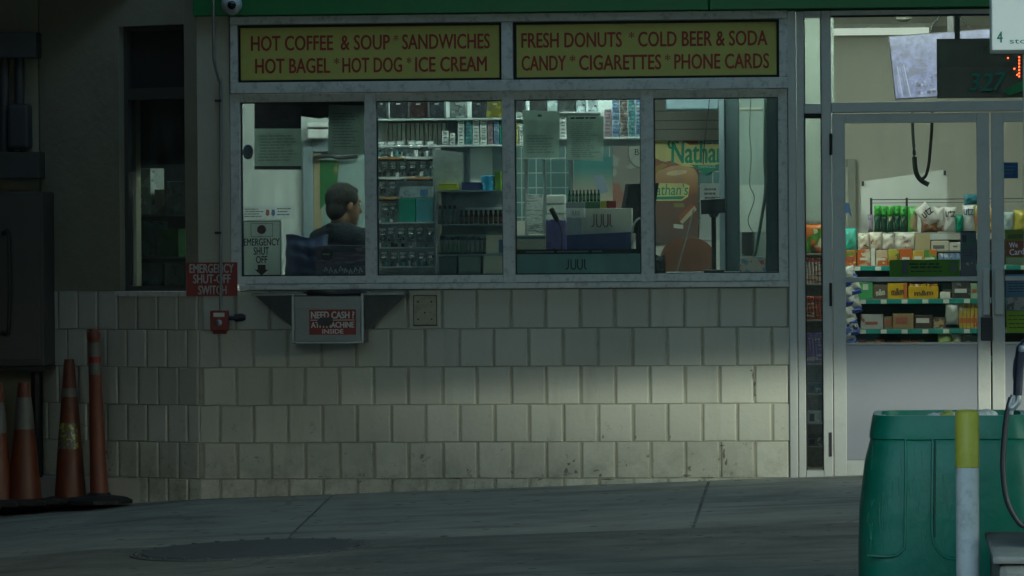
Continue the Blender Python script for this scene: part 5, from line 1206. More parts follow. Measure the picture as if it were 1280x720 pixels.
def lighter_tray(px0, n, lab, cc):
    q0 = at(px0, 317, YC2 + .03); q1 = at(px0 + n * 5.6, 317, YC2 + .03)
    t_ = thing('lighter_tray', lab, 'tray', ((q0.x + q1.x) / 2, YC2 + .07, zcs[2] + .0005))
    bm = BM(); box(bm, q0.x, q1.x, YC2 + .03, YC2 + .12, zcs[2] + .0005, zcs[2] + .012, .002); part('tray', bm, BLACK, t_)
    bm = BM(); v = [(q0.x, YC2 + .1, zcs[2] + .085), (q1.x, YC2 + .1, zcs[2] + .085), (q1.x, YC2 + .13, zcs[2] + .115), (q0.x, YC2 + .13, zcs[2] + .115)]
    vv = [bm.verts.new(p) for p in v] + [bm.verts.new((p[0], p[1] + .003, p[2] - .004)) for p in v]
    bm.faces.new(vv[:4]); bm.faces.new(vv[4:][::-1])
    for i in range(4): bm.faces.new((vv[i], vv[4 + i], vv[4 + (i + 1) % 4], vv[(i + 1) % 4]))
    part('header_card', bm, PK('tray_header', (.18, .24, .28), (.30, .36, .38), (.06, .08, .1), 20), t_)
    bm = BM(); box(bm, q0.x + .002, q1.x - .002, YC2 + .122, YC2 + .126, zcs[2] + .012, zcs[2] + .11); part('tray_back', bm, RACK, t_)
    f = None
    for k in range(n):
        x = q0.x + (q1.x - q0.x) * (k + .5) / n
        if f is None:
            f = thing('lighter', 'slim lighter standing in the ' + lab.split(' tray')[0] + ' tray', 'lighter', (x, YC2 + .06, zcs[2] + .0125), 'lighters in the ' + lab)
            bm = BM(); lathe(bm, x, YC2 + .06, [(.009, zcs[2] + .0125), (.010, zcs[2] + .016), (.010, zcs[2] + .066)], 10, pw=.7); part('body', bm, cc, f, smooth=40)
            bm = BM(); box(bm, x - .007, x + .007, YC2 + .053, YC2 + .067, zcs[2] + .0662, zcs[2] + .078, .002); part('metal_top', bm, GALV, f)
        else: dup(f, (x, YC2 + .06, zcs[2] + .0125))
lighter_tray(548, 6, 'wide tray of green lighters on the lower glass shelf', M('dull_green_lighter', (.20, .32, .24), .3))
lighter_tray(583, 4, 'narrow tray of grey lighters beside the beige box', M('dull_grey_lighter', (.30, .35, .35), .3))
carton('beige_box', (607.5, 294, 629.5, 317), YC2 + .02, .12, M('beige_card', (.60, .57, .46), .6), 'beige card box with blue edge on the lower glass shelf', patch=(M('box_blue_edge', (.03, .08, .2), .5), (.72, .98, .05, .75)))
carton('dark_box', (549, 321, 571, 344), YC2 + .03, .12, M('dark_slate_box', (.08, .11, .13), .5), 'dark slate box at the bottom left of the glass case')
carton('grey_box', (573, 321, 601, 344), YC2 + .05, .12, M('dull_grey_box', (.24, .30, .29), .6), 'dull grey green box in the middle at the bottom of the glass case')
carton('tan_box', (604, 320, 629, 344), YC2 + .02, .12, M('tan_card', (.52, .52, .43), .6), 'tan box at the bottom right of the glass case')
carton('yellow_box', (548, 229.5, 571.5, 237.6), YC2 + .05, .1, M('lime_yellow_card', (.38, .40, .02), .45), 'flat lime yellow box on top of the glass case', 'box')
carton('navy_pouch', (577, 228, 602, 237.6), YC2 + .06, .1, M('navy_card', (.015, .02, .11), .5), 'flat navy box on top of the glass case beside the blue roll', 'box')
q = rect(600.5, 219.5, 618, 237.7, YC2 + .05); bm = BM(); lathe(bm, (q[0] + q[1]) / 2, YC2 + .09, [((q[1] - q[0]) / 2, zcs[0] + .0005), ((q[1] - q[0]) / 2, q[3] - .003), ((q[1] - q[0]) / 2 - .004, q[3]), (.015, q[3])], 24)
t_ = solo('blue_tub', bm, PK('blue_tub_print', (.03, .22, .38), (.02, .16, .30), (.2, .4, .5), 16), 'round bright blue tub on top of the glass case', 'tub', smooth=40)
carton('green_box', (618.5, 215, 626, 237.6), YC2 + .06, .08, M('leaf_green_card', (.12, .24, .02), .5), 'narrow leaf green box right of the blue tub', 'box')
bm = BM(); x0, x1, z0, z1 = rect(587, 184, 614, 222, YC2 + .2); box(bm, x0, x1, YC2 + .24, YC2 + .2615, z0 - .06, z1, .001); solo('paper_towel_stack', bm, M('pale_towel_paper', (.55, .58, .54), .9, var=.04), 'tall pale paper stack standing behind the blue tub', 'paper stack')
bm = BM(); q = rect(540, 186, 577, 229, YC2 + .1); xx0, xx1 = q[0], q[1]; z0 = zcs[0] + .0005
v = [(xx0, YC2 + .14, z0), (xx1, YC2 + .14, z0), (xx1, YC2 + .24, z0), (xx0, YC2 + .24, z0)]; prism(bm, [(xx0, z0), (xx1, z0), (xx1, q[3] - .02), (xx0, q[3])], YC2 + .14, YC2 + .245)
solo('clear_bin', bm, M('smoky_acrylic', (.22, .26, .26), .15, var=.5, scale=9), 'smoky acrylic bin under the cigarette rack left of the paper stack', 'bin')

# ---- third window: counter display, monitor, microphone
Y3 = .22
bm = BM(); q = rect(646, 293, 682, 346, Y3); t = carton('cream_tray', (646, 294, 682, 343.8), Y3, .14, M('cream_tray_card', (.36, .36, .30), .6), 'cream card box left of the purple pack behind the JUUL strip', patch=(M('teal_tape', (.05, .14, .16), .5), (0, 1, .90, .97)))
carton('purple_pack', (682.5, 274, 707.5, 343.8), Y3 + .01, .06, PK('purple_pack_print', (.13, .09, .30), (.45, .46, .50), (.08, .05, .2), 8), 'purple and white pack behind the microphone', 'pack', lid=False)
q = at(701, 343.5, .19)
t = thing('microphone', 'black gooseneck microphone in front of the purple pack', 'microphone', (q.x, .19, zcn))
bm = BM(); lathe(bm, q.x, .19, [(.035, zcn + .0005), (.035, zcn + .012), (.012, zcn + .022), (.006, zcn + .03)], 20); part('base', bm, BLACK, t, smooth=40)
bm = BM(); pts = curve([(q.x, .19, zcn + .028), at(701, 320, .19), at(702, 295, .19), at(700.5, 283, .19), at(696, 276, .19)], 6); tube(bm, pts, .004, 8); part('gooseneck', bm, DARK, t, smooth=True)
bm = BM(); tube(bm, [at(697, 277, .19), at(695.5, 274, .19), at(690, 262, .19), at(689, 260, .19)], [.010, .0145, .0155, .012], 12); part('foam_head', bm, BLACK, t, smooth=True)
CRM = M('cream_display_card', (.42, .43, .37), .5, var=.04)
x0, x1, z0, z1 = rect(707, 259.5, 790, 343.6, .33)
t = thing('counter_display', 'cream counter display reading JUUL with a navy front band', 'display', ((x0 + x1) / 2, .36, zcn))
zz = at(748, 292, .33).z; zt_ = at(748, 260.5, .33).z; xc0 = at(728, 280, .33).x
bm = BM(); box(bm, xc0, x1, .33, .45, zcn + .0005, zt_, .003); part('display_body', bm, CRM, t)
bm = BM(); juul(bm, (739, 267.5, 765.5, 283.5), .3285, .0032); part('lettering', bm, M('dark_maroon_ink', (.05, .01, .015), .5), t)
q = rect(708, 291, 789.5, 343.6, .325); bm = BM(); prism(bm, [(q[0], zcn + .0005), (q[1], zcn + .0005), (q[1], at(789, 290, .3).z), (q[0], at(708, 294, .3).z)], .30, .3295); part('navy_band', bm, M('navy_display_band', (.008, .014, .085), .5, var=.06), t)
t = carton('white_display_box', (707, 260, 731, 272), .30, .05, M('white_display_card', (.55, .58, .57), .5), 'small white box reading JUUL on a pale stand', 'box', lid=False)
bm = BM(); juul(bm, (714, 263.5, 725, 269), .2985, .0014); part('lettering', bm, INK, t)
q = rect(707.5, 272.3, 727, 294, .31); bm = BM(); box(bm, q[0], q[1], .331, .36, zcn + .0005, q[3] - .0005, .002); box(bm, q[0] + .02, q[1] - .005, .3296, .3309, at(717, 291, .33).z, at(717, 277, .33).z); t_ = solo('box_stand', bm, M('pale_grey_stand', (.40, .44, .45), .5), 'pale stand carrying the small white box', 'stand')
q0 = rect(708, 252.5, 731, 259.8, .30); bm = BM(); box(bm, q0[0], q0[1], .30, .35, rect(707, 260, 731, 272, .30)[3] + .001, q0[3], .002); solo('bottle_tray', bm, M('grey_bottle_tray', (.22, .27, .27), .5), 'grey tray holding the left half of the small green bottles', 'tray')
q1 = rect(731.5, 253, 750, 260, .33); bm = BM(); box(bm, q1[0], q1[1], .33, .38, zt_ + .0006, q1[3] + .005, .002); solo('bottle_tray', bm, M('green_bottle_tray', (.05, .14, .06), .5), 'green tray holding the right half of the small green bottles', 'tray')
b2 = None
for k in range(9):
    px = 712 + k * 4.5; zb_ = (q0[3] if px < 731.5 else q1[3] + .005) + .0006; q = at(px, 252, .325); yy = .325 if px < 731.5 else .345
    if b2 is None: b2 = bottle(q.x, yy, zb_, .066, .0088, M('dark_green_shot', (.012, .05, .03), .25), BLACK, M('shot_label', (.03, .10, .06), .4), 'tiny dark green bottle in the row on the counter display', 'bottle', 'tiny green bottles on the counter display', .5)
    else: dup(b2, (q.x, yy, zb_))
for a, b_, cc, lab in ((751, 757.5, (.40, .36, .03), 'small yellow box on top of the cream display'), (758, 770, (.20, .02, .02), 'small red box on top of the cream display beside the yellow one')):
    carton('small_box', (a, 251, b_, 260.2), .34, .05, M('small_box_' + ('yellow' if a < 755 else 'red'), cc, .45), lab, 'box')
# tilted monitor
p = [at(782, 230, .40), at(806, 234, .40), at(803, 296, .40), at(771, 292, .40)]
t = thing('monitor', 'black monitor seen edge on at the right of the third window', 'monitor', (p[3].x + .08, .42, zcn))
bm = BM(); a = [Vector((v.x, .40 + .0, v.z)) for v in p]; f = [bm.verts.new(a[0]), bm.verts.new(a[0] + Vector((.16, .16, .005))), bm.verts.new(a[3] + Vector((.16, .16, .0))), bm.verts.new(a[3])]
b = [bm.verts.new(v.co + Vector((.022, -.022, .0))) for v in f]
bm.faces.new(f); bm.faces.new(b[::-1])
for i in range(4): bm.faces.new((f[i], b[i], b[(i + 1) % 4], f[(i + 1) % 4]))
part('screen_case', bm, BLACK, t)
bm = BM(); tube(bm, [(a[3].x + .12, .46, zcn + .005), (a[3].x + .12, .46, a[3].z + .06)], .018, 10); box(bm, a[3].x + .03, a[3].x + .22, .40, .58, zcn + .0005, zcn + .012, .004); part('stand', bm, BLACK, t)
bm = BM(); tube(bm, curve([at(791, 312, .26), at(790.5, 290, .26), at(793, 279, .26), at(800, 273, .27), at(806, 280, .28), at(806, 343.5, .28)], 6), .006, 8); tube(bm, curve([at(791, 343, .26), at(791, 312, .26)], 2), .006, 8); solo('cable', bm, M('shiny_grey_cable', (.35, .38, .38), .25, .3), 'shiny grey cable loop beside the monitor', 'cable', smooth=True)
# tall clear guard with posts behind the counter
t = thing('counter_guard', 'clear counter guard with pale upright posts in the third window', 'screen', (at(690, 300, .60).x, .60, zcn))
for a_, b_ in ((656, 660.5), (679, 682.5), (711.5, 717)):
    bm = BM(); q = rect(a_, 200, b_, 343, .60); box(bm, q[0], q[1], .60, .62, zcn, at(660, 199, .6).z, .002); part('post', bm, M('pale_post', (.34, .38, .37), .4, .3), t)
bm = BM(); q0, q1 = at(660.8, 250, .60).x, at(711.2, 250, .60).x; box(bm, at(682.7, 250, .6).x, q1, .607, .612, zcn + .001, at(660, 200, .6).z); part('clear_sheet', bm, CLEARP, t)
carton('paper_bundle', (658, 243, 678.5, 292), .5, .05, PK('stacked_sleeves', (.40, .44, .42), (.20, .24, .23), (.5, .52, .5), 16, .5, 5), 'stack of pale sleeves behind the clear guard', 'stack', lid=False)
for k in range(4):
    carton('folded_carton', (683, 243.5 + k * 12, 706, 255 + k * 12), .45 + .002 * k, .1, M('off_white_folded', (.44, .46, .42), .7, var=.1), ('uppermost', 'second', 'third', 'lowest')[k] + ' off white folded carton in the stack above the microphone', 'carton', 'folded cartons above the microphone', lid=False, bev=.006)

# ---- tiled back wall, posters, and the fourth window
TILE = bpy.data.materials.new('teal_tile'); TILE.use_nodes = True; n_ = TILE.node_tree; b_ = n_.nodes['Principled BSDF']; b_.inputs['Roughness'].default_value = .3
tc = n_.nodes.new('ShaderNodeTexCoord'); mp = n_.nodes.new('ShaderNodeMapping'); mp.inputs['Rotation'].default_value = (R(90), 0, 0); br = n_.nodes.new('ShaderNodeTexBrick')
br.offset = 0; br.inputs['Color1'].default_value = (.10, .26, .25, 1); br.inputs['Color2'].default_value = (.09, .23, .225, 1); br.inputs['Mortar'].default_value = (.5, .55, .52, 1)
br.inputs['Scale'].default_value = 1; br.inputs['Mortar Size'].default_value = .004; br.inputs['Brick Width'].default_value = .10; br.inputs['Row Height'].default_value = .10
n_.links.new(tc.outputs['Object'], mp.inputs[0]); n_.links.new(mp.outputs[0], br.inputs['Vector']); n_.links.new(br.outputs['Color'], b_.inputs['Base Color'])
bm = BM(); x0, x1, z0, z1 = rect(560, 185, 985, 238, YBK); box(bm, x0, x1, YBK - .012, YBK - .001, at(640, 276, YBK).z, at(640, 160, YBK).z); part('tiled_panel', bm, TILE, store)
# gradient poster
def quad_poster(r, Y, th=.004):
    x0, x1, z0, z1 = rect(*r, Y); return x0, x1, z0, z1
YW = YBK - .014
x0, x1, z0, z1 = rect(716, 196, 767, 300, YW - .01)
t = thing('wall_poster', 'teal to sand coloured poster on the tiled wall behind the small bottles', 'poster', ((x0 + x1) / 2, YW, z0))
def gradmat(name, ca, cb, z0, z1):
    m = bpy.data.materials.new(name); m.use_nodes = True; n = m.node_tree; b = n.nodes['Principled BSDF']; b.inputs['Roughness'].default_value = .5
    tc = n.nodes.new('ShaderNodeTexCoord'); sp = n.nodes.new('ShaderNodeSeparateXYZ'); n.links.new(tc.outputs['Object'], sp.inputs[0])
    mr = n.nodes.new('ShaderNodeMapRange'); mr.inputs[1].default_value = z0; mr.inputs[2].default_value = z1; n.links.new(sp.outputs[2], mr.inputs[0])
    mx = n.nodes.new('ShaderNodeMix'); mx.data_type = 'RGBA'; mx.inputs[6].default_value = (*ca, 1); mx.inputs[7].default_value = (*cb, 1)
    n.links.new(mr.outputs[0], mx.inputs[0]); n.links.new(mx.outputs[2], b.inputs['Base Color']); return m
h = z1 - z0
bm = BM(); box(bm, x0, x1, YW - .01, YW - .001, z0, z1, .001); part('poster_sheet', bm, gradmat('beach_print', (.45, .42, .32), (.04, .26, .25), h * .55, h * .88), t)
bm = BM(); q = rect(712, 201, 717.5, 300, YW - .02); box(bm, q[0], q[1], YW - .02, YW - .0005, z0, z1 + .01); part('poster_frame', bm, WHITE, t)
bm = BM(); pxprism(bm, [(742, 219), (754, 218.5), (760, 240), (748, 243)], YW - .02, .004); part('price_card', bm, M('blue_grey_card', (.25, .32, .42), .5), t)
# round sign + red poster edge
x0, x1, z0, z1 = rect(766, 174, 804, 300, YW - .03)
bm = BM(); box(bm, x0, x1, YW - .03, YW - .001, z0, z1, .002); t = solo('menu_board', bm, PK('reddish_food_print', (.22, .20, .17), (.30, .10, .06), (.34, .36, .33), 3), 'pale menu board with red food picture behind the monitor', 'menu board')
c = at(800, 190, YW - .04); bm = BM(); n = 30
prism(bm, [(c.x + .085 * math.cos(2 * math.pi * k / n), c.z + .11 * math.sin(2 * math.pi * k / n)) for k in range(n)], YW - .045, YW - .0305); t = solo('round_sign', bm, M('round_sign_rim', (.12, .13, .12), .5), 'round pale sign with dark rim behind the third window mullion', 'sign')
bm = BM(); prism(bm, [(c.x + .076 * math.cos(2 * math.pi * k / n), c.z + .10 * math.sin(2 * math.pi * k / n)) for k in range(n)], YW - .0465, YW - .0455); part('sign_face', bm, M('round_sign_face', (.42, .44, .40), .5), t)
bm = BM(); q = rect(793.5, 186, 801, 194, YW - .048); text(bm, "BI", q[0], q[1], q[2], q[3], YW - .048, th=.001); part('lettering', bm, INKB, t)
# hot dog poster
YH = YW - .03
x0, x1, z0, z1 = rect(812, 172, 873, 305, YH)
t = thing('hot_dog_poster', 'brown hot dog poster with green Nathan\'s lettering seen in the fourth window', 'poster', ((x0 + x1) / 2, YH, z0))
bm = BM(); box(bm, x0, x1, YH, YH + .028, z0, at(840, 176, YH).z, .001); part('backing', bm, gradmat('brown_print', (.07, .04, .03), (.26, .09, .04), 0, .5), t)
PYW = M('pale_yellow_print', (.78, .68, .26), .5, var=.06); PGR = M('teal_green_print', (.0, .30, .17), .5, var=.08); BUN = gradmat('bun_print', (.26, .075, .02), (.70, .42, .20), .33, .53)
def onp(pts, k, mat, name='print'):
    bm = BM(); pxprism(bm, pts, YH - .002 * k, .0016); return part(name, bm, mat, t)
onp([(816, 173), (850, 174), (862, 181), (902, 180), (902, 204), (885, 208), (866, 209), (845, 206), (826, 201), (816, 196)], 1, PYW, 'yellow_field')
def ell(cx_, cy_, a_, b__, rot, n=28): return [(cx_ + a_ * math.cos(2 * math.pi * k / n) * math.cos(rot) - b__ * math.sin(2 * math.pi * k / n) * math.sin(rot), cy_ + a_ * math.cos(2 * math.pi * k / n) * math.sin(rot) + b__ * math.sin(2 * math.pi * k / n) * math.cos(rot)) for k in range(n)]
onp([(814, 220), (824, 212), (840, 207), (857, 207), (868, 211), (873, 220), (873, 240), (860, 244), (814, 244)], 1, BUN, 'bun_picture')
onp([(814, 212), (822, 204), (838, 201), (850, 206), (838, 208), (824, 213), (815, 221)], 1.5, M('sausage_print', (.34, .09, .04), .4), 'sausage_picture')
onp(ell(846, 216, 13, 3.2, -.12), 2, M('bun_highlight', (.80, .58, .34), .4, var=.2, scale=20), 'bun_highlight')
onp([(814, 217), (820, 208), (829, 204), (834, 207), (824, 213), (816, 222)], 2, M('mustard_print', (.42, .26, .05), .5), 'mustard_picture')
onp([(816, 229), (855, 229), (862, 232), (860, 246), (852, 251), (816, 251)], 2, PYW, 'label_field'); 
onp([(816, 246), (857, 245), (852, 249), (816, 249.5)], 3, PGR, 'label_stripe')
bm = BM(); q = rect(809, 229.5, 860, 244, YH - .008); text(bm, "Nathan's", q[0], q[1], q[2], q[3], YH - .008, th=.0016, bold=.01, shear=.12); part('small_lettering', bm, PGR, t)
bm = BM(); q = rect(839.5, 176, 919, 203.5, YH - .008); text(bm, "Nathan's", q[0], q[1], q[2], q[3], YH - .008, th=.0016, bold=.025, shear=.05)
part('lettering', bm, PGR, t); bm = BM()
tube(bm, curve([at(848, 178, YH - .006), at(841, 175, YH - .006), at(836, 178, YH - .006), at(837, 184, YH - .006), at(842, 184, YH - .006), at(843, 180, YH - .006)], 5), .008, 8); part('swash', bm, PGR, t)
onp([(863, 206), (903, 206), (893, 212), (883, 219), (873, 212)], 3, PGR, 'pennant')
bm = BM(); q = rect(873.5, 206.5, 894, 210, YH - .0085); text(bm, "FAMOUS", q[0], q[1], q[2], q[3], YH - .0085, th=.0015); part('pennant_lettering', bm, WHITE, t)
onp([(847, 272), (864, 254), (868, 258), (852, 277)], 2, M('frank_print', (.30, .08, .03), .5), 'hot_dog_picture'); onp([(850, 277), (868, 257), (871, 262), (853, 280)], 3, M('cream_print', (.5, .42, .26), .5), 'bun_half_picture')
onp([(842, 254), (855, 254), (855, 259), (842, 259)], 2, M('olive_print', (.25, .24, .04), .5), 'tag_picture'); onp([(842, 280), (854, 281), (854, 286), (842, 285)], 2, M('white_print', (.55, .55, .5), .5), 'caption_block')
# white menu sheet right of it
bm = BM(); x0, x1, z0, z1 = rect(875, 229, 905, 300, YW - .012); box(bm, x0, x1, YW - .012, YW - .001, z0, z1); t = solo('menu_sheet', bm, M('grey_white_sheet', (.42, .46, .45), .6), 'grey white menu sheet between the hot dog poster and the dark column', 'menu')
bm = BM(); words(bm, (880, 234, 900, 250), YW - .0135, 3, th=.001, seed=12, fill=.5); part('print', bm, INK, t, kind='stuff')
# hood and brown shelves above
bm = BM(); x0, x1, z0, z1 = rect(832, 112, 900, 137, 3.6); box(bm, x0, x1, 3.6, 4.2, z0, ZCE - .001, .01); solo('extractor_hood', bm, M('blue_grey_hood', (.18, .26, .30), .4, .2), 'blue grey hood high above the hot dog poster', 'hood')
bm = BM(); x0, x1, z0, z1 = rect(806, 120, 900, 176, YBK - .05); box(bm, x0, x1, YBK - .2, YBK - .014, z0, ZCE - .001, .004); t = solo('wall_cupboard', bm, M('brown_cupboard', (.17, .16, .13), .5, var=.2, scale=2), 'brown grey cupboard along the back wall above the hot dog poster', 'cupboard')
for p in (138, 150, 161):
    bm = BM(); q = rect(806, p, 900, p + 1.3, YBK - .2); box(bm, q[0], q[1], YBK - .206, YBK - .2005, q[2], q[3]); part('door_gap', bm, DARK, t)
# brown chair back
YCH = .85
q = rect(824, 297, 895, 345, YCH); cx_ = (q[0] + q[1]) / 2; hw = (q[1] - q[0]) / 2; zt_ = q[3]
t = thing('chair', 'chair with wide rounded brown back behind the customer display', 'chair', (cx_, YCH + .2, ZF))
bm = BM(); pts = []
for k in range(25):
    a = math.pi * k / 24; pts.append((cx_ - hw * math.copysign(abs(math.cos(a)) ** .75, math.cos(a)), zt_ - .17 + .17 * math.sin(a) ** .85))
pts += [(cx_ + hw * .96, zt_ - .34), (cx_ - hw * .96, zt_ - .34)]
prism(bm, pts, YCH, YCH + .06); bmesh.ops.bevel(bm, geom=[e for e in bm.edges if abs(e.verts[0].co.y - e.verts[1].co.y) < 1e-5], offset=.015, segments=3, affect='EDGES')
part('backrest', bm, M('brown_leather', (.16, .065, .035), .4, var=.2), t, smooth=40)
zst = ZF + .52
bm = BM(); box(bm, cx_ - hw, cx_ + hw, YCH + .05, YCH + .5, zst - .08, zst, .03); part('seat', bm, _mc['brown_leather'], t, smooth=40)
bm = BM(); tube(bm, [(cx_, YCH + .03, zst - .05), (cx_, YCH + .03, zt_ - .3)], .02, 8); part('back_stem', bm, DARK, t)
for sx_ in (-1, 1):
    for yy in (.1, .45):
        bm = BM(); tube(bm, [(cx_ + sx_ * hw * .8, YCH + yy, ZF + .001), (cx_ + sx_ * hw * .8, YCH + yy, zst - .081)], .014, 8); part('leg', bm, DARK, t)
# customer display on its pole
Yd = .30
q = rect(876, 248.5, 907, 267, Yd)
t = thing('customer_display', 'black customer display on a tall pole in the fourth window', 'display', ((q[0] + q[1]) / 2, Yd, zcn))
xm = at(892, 300, Yd).x
bm = BM(); box(bm, q[0], q[1], Yd, Yd + .05, q[2], q[3], .006, rot=Matrix.Rotation(R(-3), 3, 'Y')); part('display_head', bm, BLACK, t)
bm = BM(); tube(bm, [(xm, Yd + .025, zcn + .01), (xm, Yd + .025, q[2] + .01)], .0135, 12); tube(bm, [(xm, Yd + .025, q[2] - .022), (xm, Yd + .025, q[2] + .004)], [.018, .034], 12); part('pole', bm, BLACK, t, smooth=40)
bm = BM(); box(bm, xm - .06, xm + .06, Yd - .03, Yd + .08, zcn + .0005, zcn + .014, .004); part('foot', bm, BLACK, t)
# dark columns at the side of the register booth
def post(r, Y0, Y1, mat, lab):
    x0, x1, z0, z1 = rect(*r, Y0); bm = BM(); box(bm, x0, x1, Y0, Y1, ZF, ZCE - .001, .004); return solo('column', bm, mat, lab, 'column')
DCOL = M('dark_teal_column', (.06, .085, .09), .4, .4, var=.15)
t = post((899, 120, 906, 340), .70, .76, M('grey_column_edge', (.20, .25, .28), .4, .4), 'slim grey metal upright beside the hot dog lettering')
t = post((906.5, 120, 924, 340), .72, .80, DCOL, 'broad dark metal column in the middle of the fourth window')
t = post((957, 120, 985, 340), .40, .70, M('black_teal_column', (.016, .028, .034), .35, .3), 'almost black column at the right edge of the fourth window')
bm = BM(); x0, x1, z0, z1 = rect(924, 120, 958, 340, 1.5); box(bm, x0 - .05, x1 + .4, 1.5, 1.54, ZF, ZCE - .001); t = solo('booth_partition', bm, M('grey_green_partition', (.17, .21, .19), .6, var=.12, scale=2), 'grey green partition seen between the dark columns', 'partition')
bm = BM(); q = rect(924, 134.5, 952, 137, 1.49); box(bm, q[0], q[1], 1.49, 1.4995, q[2], q[3]); part('ledge_strip', bm, M('tan_strip', (.34, .34, .26), .6), t)
bm = BM(); q = rect(924, 231, 955, 290, 1.49); box(bm, q[0] - .02, q[1] + .1, 1.492, 1.4995, q[2], q[3]); part('lower_panel', bm, M('pale_lower_panel', (.26, .29, .26), .6), t)
carton('switch_box', (927, 290, 942, 317), 1.40, .09, BLACK, 'black vented box on the booth partition between the columns', 'box', lid=False)
carton('magazine_pile', (925, 321, 957, 344), .33, .14, PK('magazine_print', (.34, .30, .26), (.08, .2, .26), (.3, .08, .05), 14), 'pile of printed papers at the foot of the hanging cables', 'papers', lid=False)
def cable(pts, Y, r, mat, lab):
    bm = BM(); tube(bm, curve([at(p[0], p[1], Y) for p in pts], 6), r, 8); return solo('cable', bm, mat, lab, 'cable', smooth=True)
cable([(957, 118), (956, 200), (957, 235), (951, 280), (944, 315), (938, 333), (930, 340)], .36, .009, M('dark_green_cable', (.03, .06, .05), .5), 'thick dark green cable bundle curving down to the papers')
cable([(939, 115), (937, 160), (939, 195), (937, 230), (943, 248), (935, 275), (941, 290)], .9, .0022, BLACK, 'thin black wire wandering down between the columns')
cable([(888, 115), (884, 150), (880, 185), (879, 205)], .5, .003, BLACK, 'thin black cord hanging across the green lettering')
cable([(867, 262), (860, 290), (852, 318), (846, 340)], .45, .004, M('grey_cord', (.16, .19, .19), .5), 'grey cord running down past the brown chair back')
cable([(899, 118), (898, 137)], 3.5, .006, BLACK, 'short black cord beside the hood')
bm = bagmesh((816, 319, 832, 344), .18, .06, 8); solo('black_bag', bm, M('black_plastic_bag', (.015, .017, .02), .25), 'crumpled black bag at the lower left of the fourth window', 'bag', smooth=True)
#@@PART4
# ================================================================== INSIDE: entrance side
# snack shelving just behind the door
YS = 1.30
sx0, sx1 = at(1053, 400, YS).x, at(1500, 400, YS).x
def zs(py): return at(1140, py, YS).z
SHELF = M('grey_shelf_metal', (.28, .28, .26), .5, .2); TEAL = M('teal_price_strip', (.02, .24, .20), .5); TAG = M('white_price_tag', (.62, .62, .58), .6)
PEG = M('dark_pegboard', (.07, .065, .06), .7, var=.25, scale=30)
t = thing('snack_shelves', 'grey snack shelving with teal price strips just behind the glass door', 'shelves', ((sx0 + sx1) / 2, YS + .2, ZF))
bm = BM(); box(bm, sx0, sx1, YS + .30, YS + .33, ZF, zs(300)); part('back_panel', bm, PEG, t)
LV = {'a': 332, 'b': 373.5, 'c': 411, 'd': 447}
for kx, py in LV.items():
    bm = BM(); box(bm, sx0, sx1, YS, YS + .299, zs(py + 1.5), zs(py), .001); part('shelf', bm, SHELF, t)
    bm = BM(); box(bm, sx0 + .002, sx1 - .002, YS - .006, YS - .0005, zs(py + 6), zs(py + .3), .001); sp = part('price_strip', bm, TEAL, t)
    bm = BM()
    for q_ in range(12):
        a_ = at(1068 + q_ * 26 + (7 if kx in 'bc' else 0), py, YS).x; box(bm, a_, a_ + .034, YS - .0075, YS - .0062, zs(py + 5.8), zs(py + .8))
    part('price_tag', bm, TAG, sp, kind='stuff')
bm = BM(); box(bm, sx0 - .02, sx0 - .001, YS, YS + .33, ZF, zs(330)); part('end_panel', bm, SHELF, t)
# items
def pk(name, r, lv, mat, lab, cat, grp=None, dep=.12, dy=.02, word=None, wmat=None, patch=None, bev=.004, tiltr=0):
    zbase = zs(LV[lv]) + .0006
    x0, x1, _, z1 = rect(*r, YS + dy)
    tt = thing(name, lab, cat, ((x0 + x1) / 2, YS + dy, zbase), grp)
    bm = BM(); box(bm, x0, x1, YS + dy, YS + dy + dep, zbase, z1, bev); part('carton', bm, mat, tt)
    W, H_ = x1 - x0, z1 - zbase
    if not patch and not word and W > .04: patch = (random.choice((TAG, M('ochre_label', (.45, .30, .06), .5), M('brick_label', (.34, .08, .05), .5), M('blue_label', (.06, .12, .30), .5))), .15, .8, .35, .6)
    if patch:
        bm = BM(); box(bm, x0 + patch[1] * W, x0 + patch[2] * W, YS + dy - .002, YS + dy - .0004, zbase + patch[3] * H_, zbase + patch[4] * H_); part('label_patch', bm, patch[0], tt)
    if word:
        bm = BM(); text(bm, word, x0 + .2 * W, x0 + .82 * W, zbase + .25 * H_, zbase + .68 * H_, YS + dy - .004, th=.0012, bold=.03, tilt=tiltr); part('lettering', bm, wmat or INKB, tt)
    return tt
def bag(r, Y, dep, mat, lab, cat='snack bag', grp=None, word=None, wr=None, tilt=0.0, wmat=None, base=None, seed=0, lid=None):
    x0, x1, z0, z1 = rect(*r, Y)
    if base is not None: z0 = base
    tt = thing('snack_bag', lab, cat, ((x0 + x1) / 2, Y + dep / 2, z0), grp)
    bm = BM(); pillow(bm, x0, x1, z0, z1, Y, dep, seed or int(r[0] * 7 + r[1]), tilt); part('pouch', bm, mat, tt, smooth='all')
    bm = BM(); box(bm, (x0 + x1) / 2 - (x1 - x0) * .43, (x0 + x1) / 2 + (x1 - x0) * .43, Y + dep / 2 - .004, Y + dep / 2 + .004, z1 - (z1 - z0) * .05, z1 - .0005); 
    if tilt: bmesh.ops.rotate(bm, verts=bm.verts[:], cent=((x0 + x1) / 2, Y, (z0 + z1) / 2), matrix=Matrix.Rotation(-tilt, 3, 'Y'))
    part('crimped_edge', bm, mat, tt)
    if word:
        q = rect(*wr, Y); bm = BM(); text(bm, word, q[0], q[1], q[2], q[3], Y - .003, th=.0012, bold=.02, tilt=tilt); part('lettering', bm, wmat or INKB, tt)
    return tt
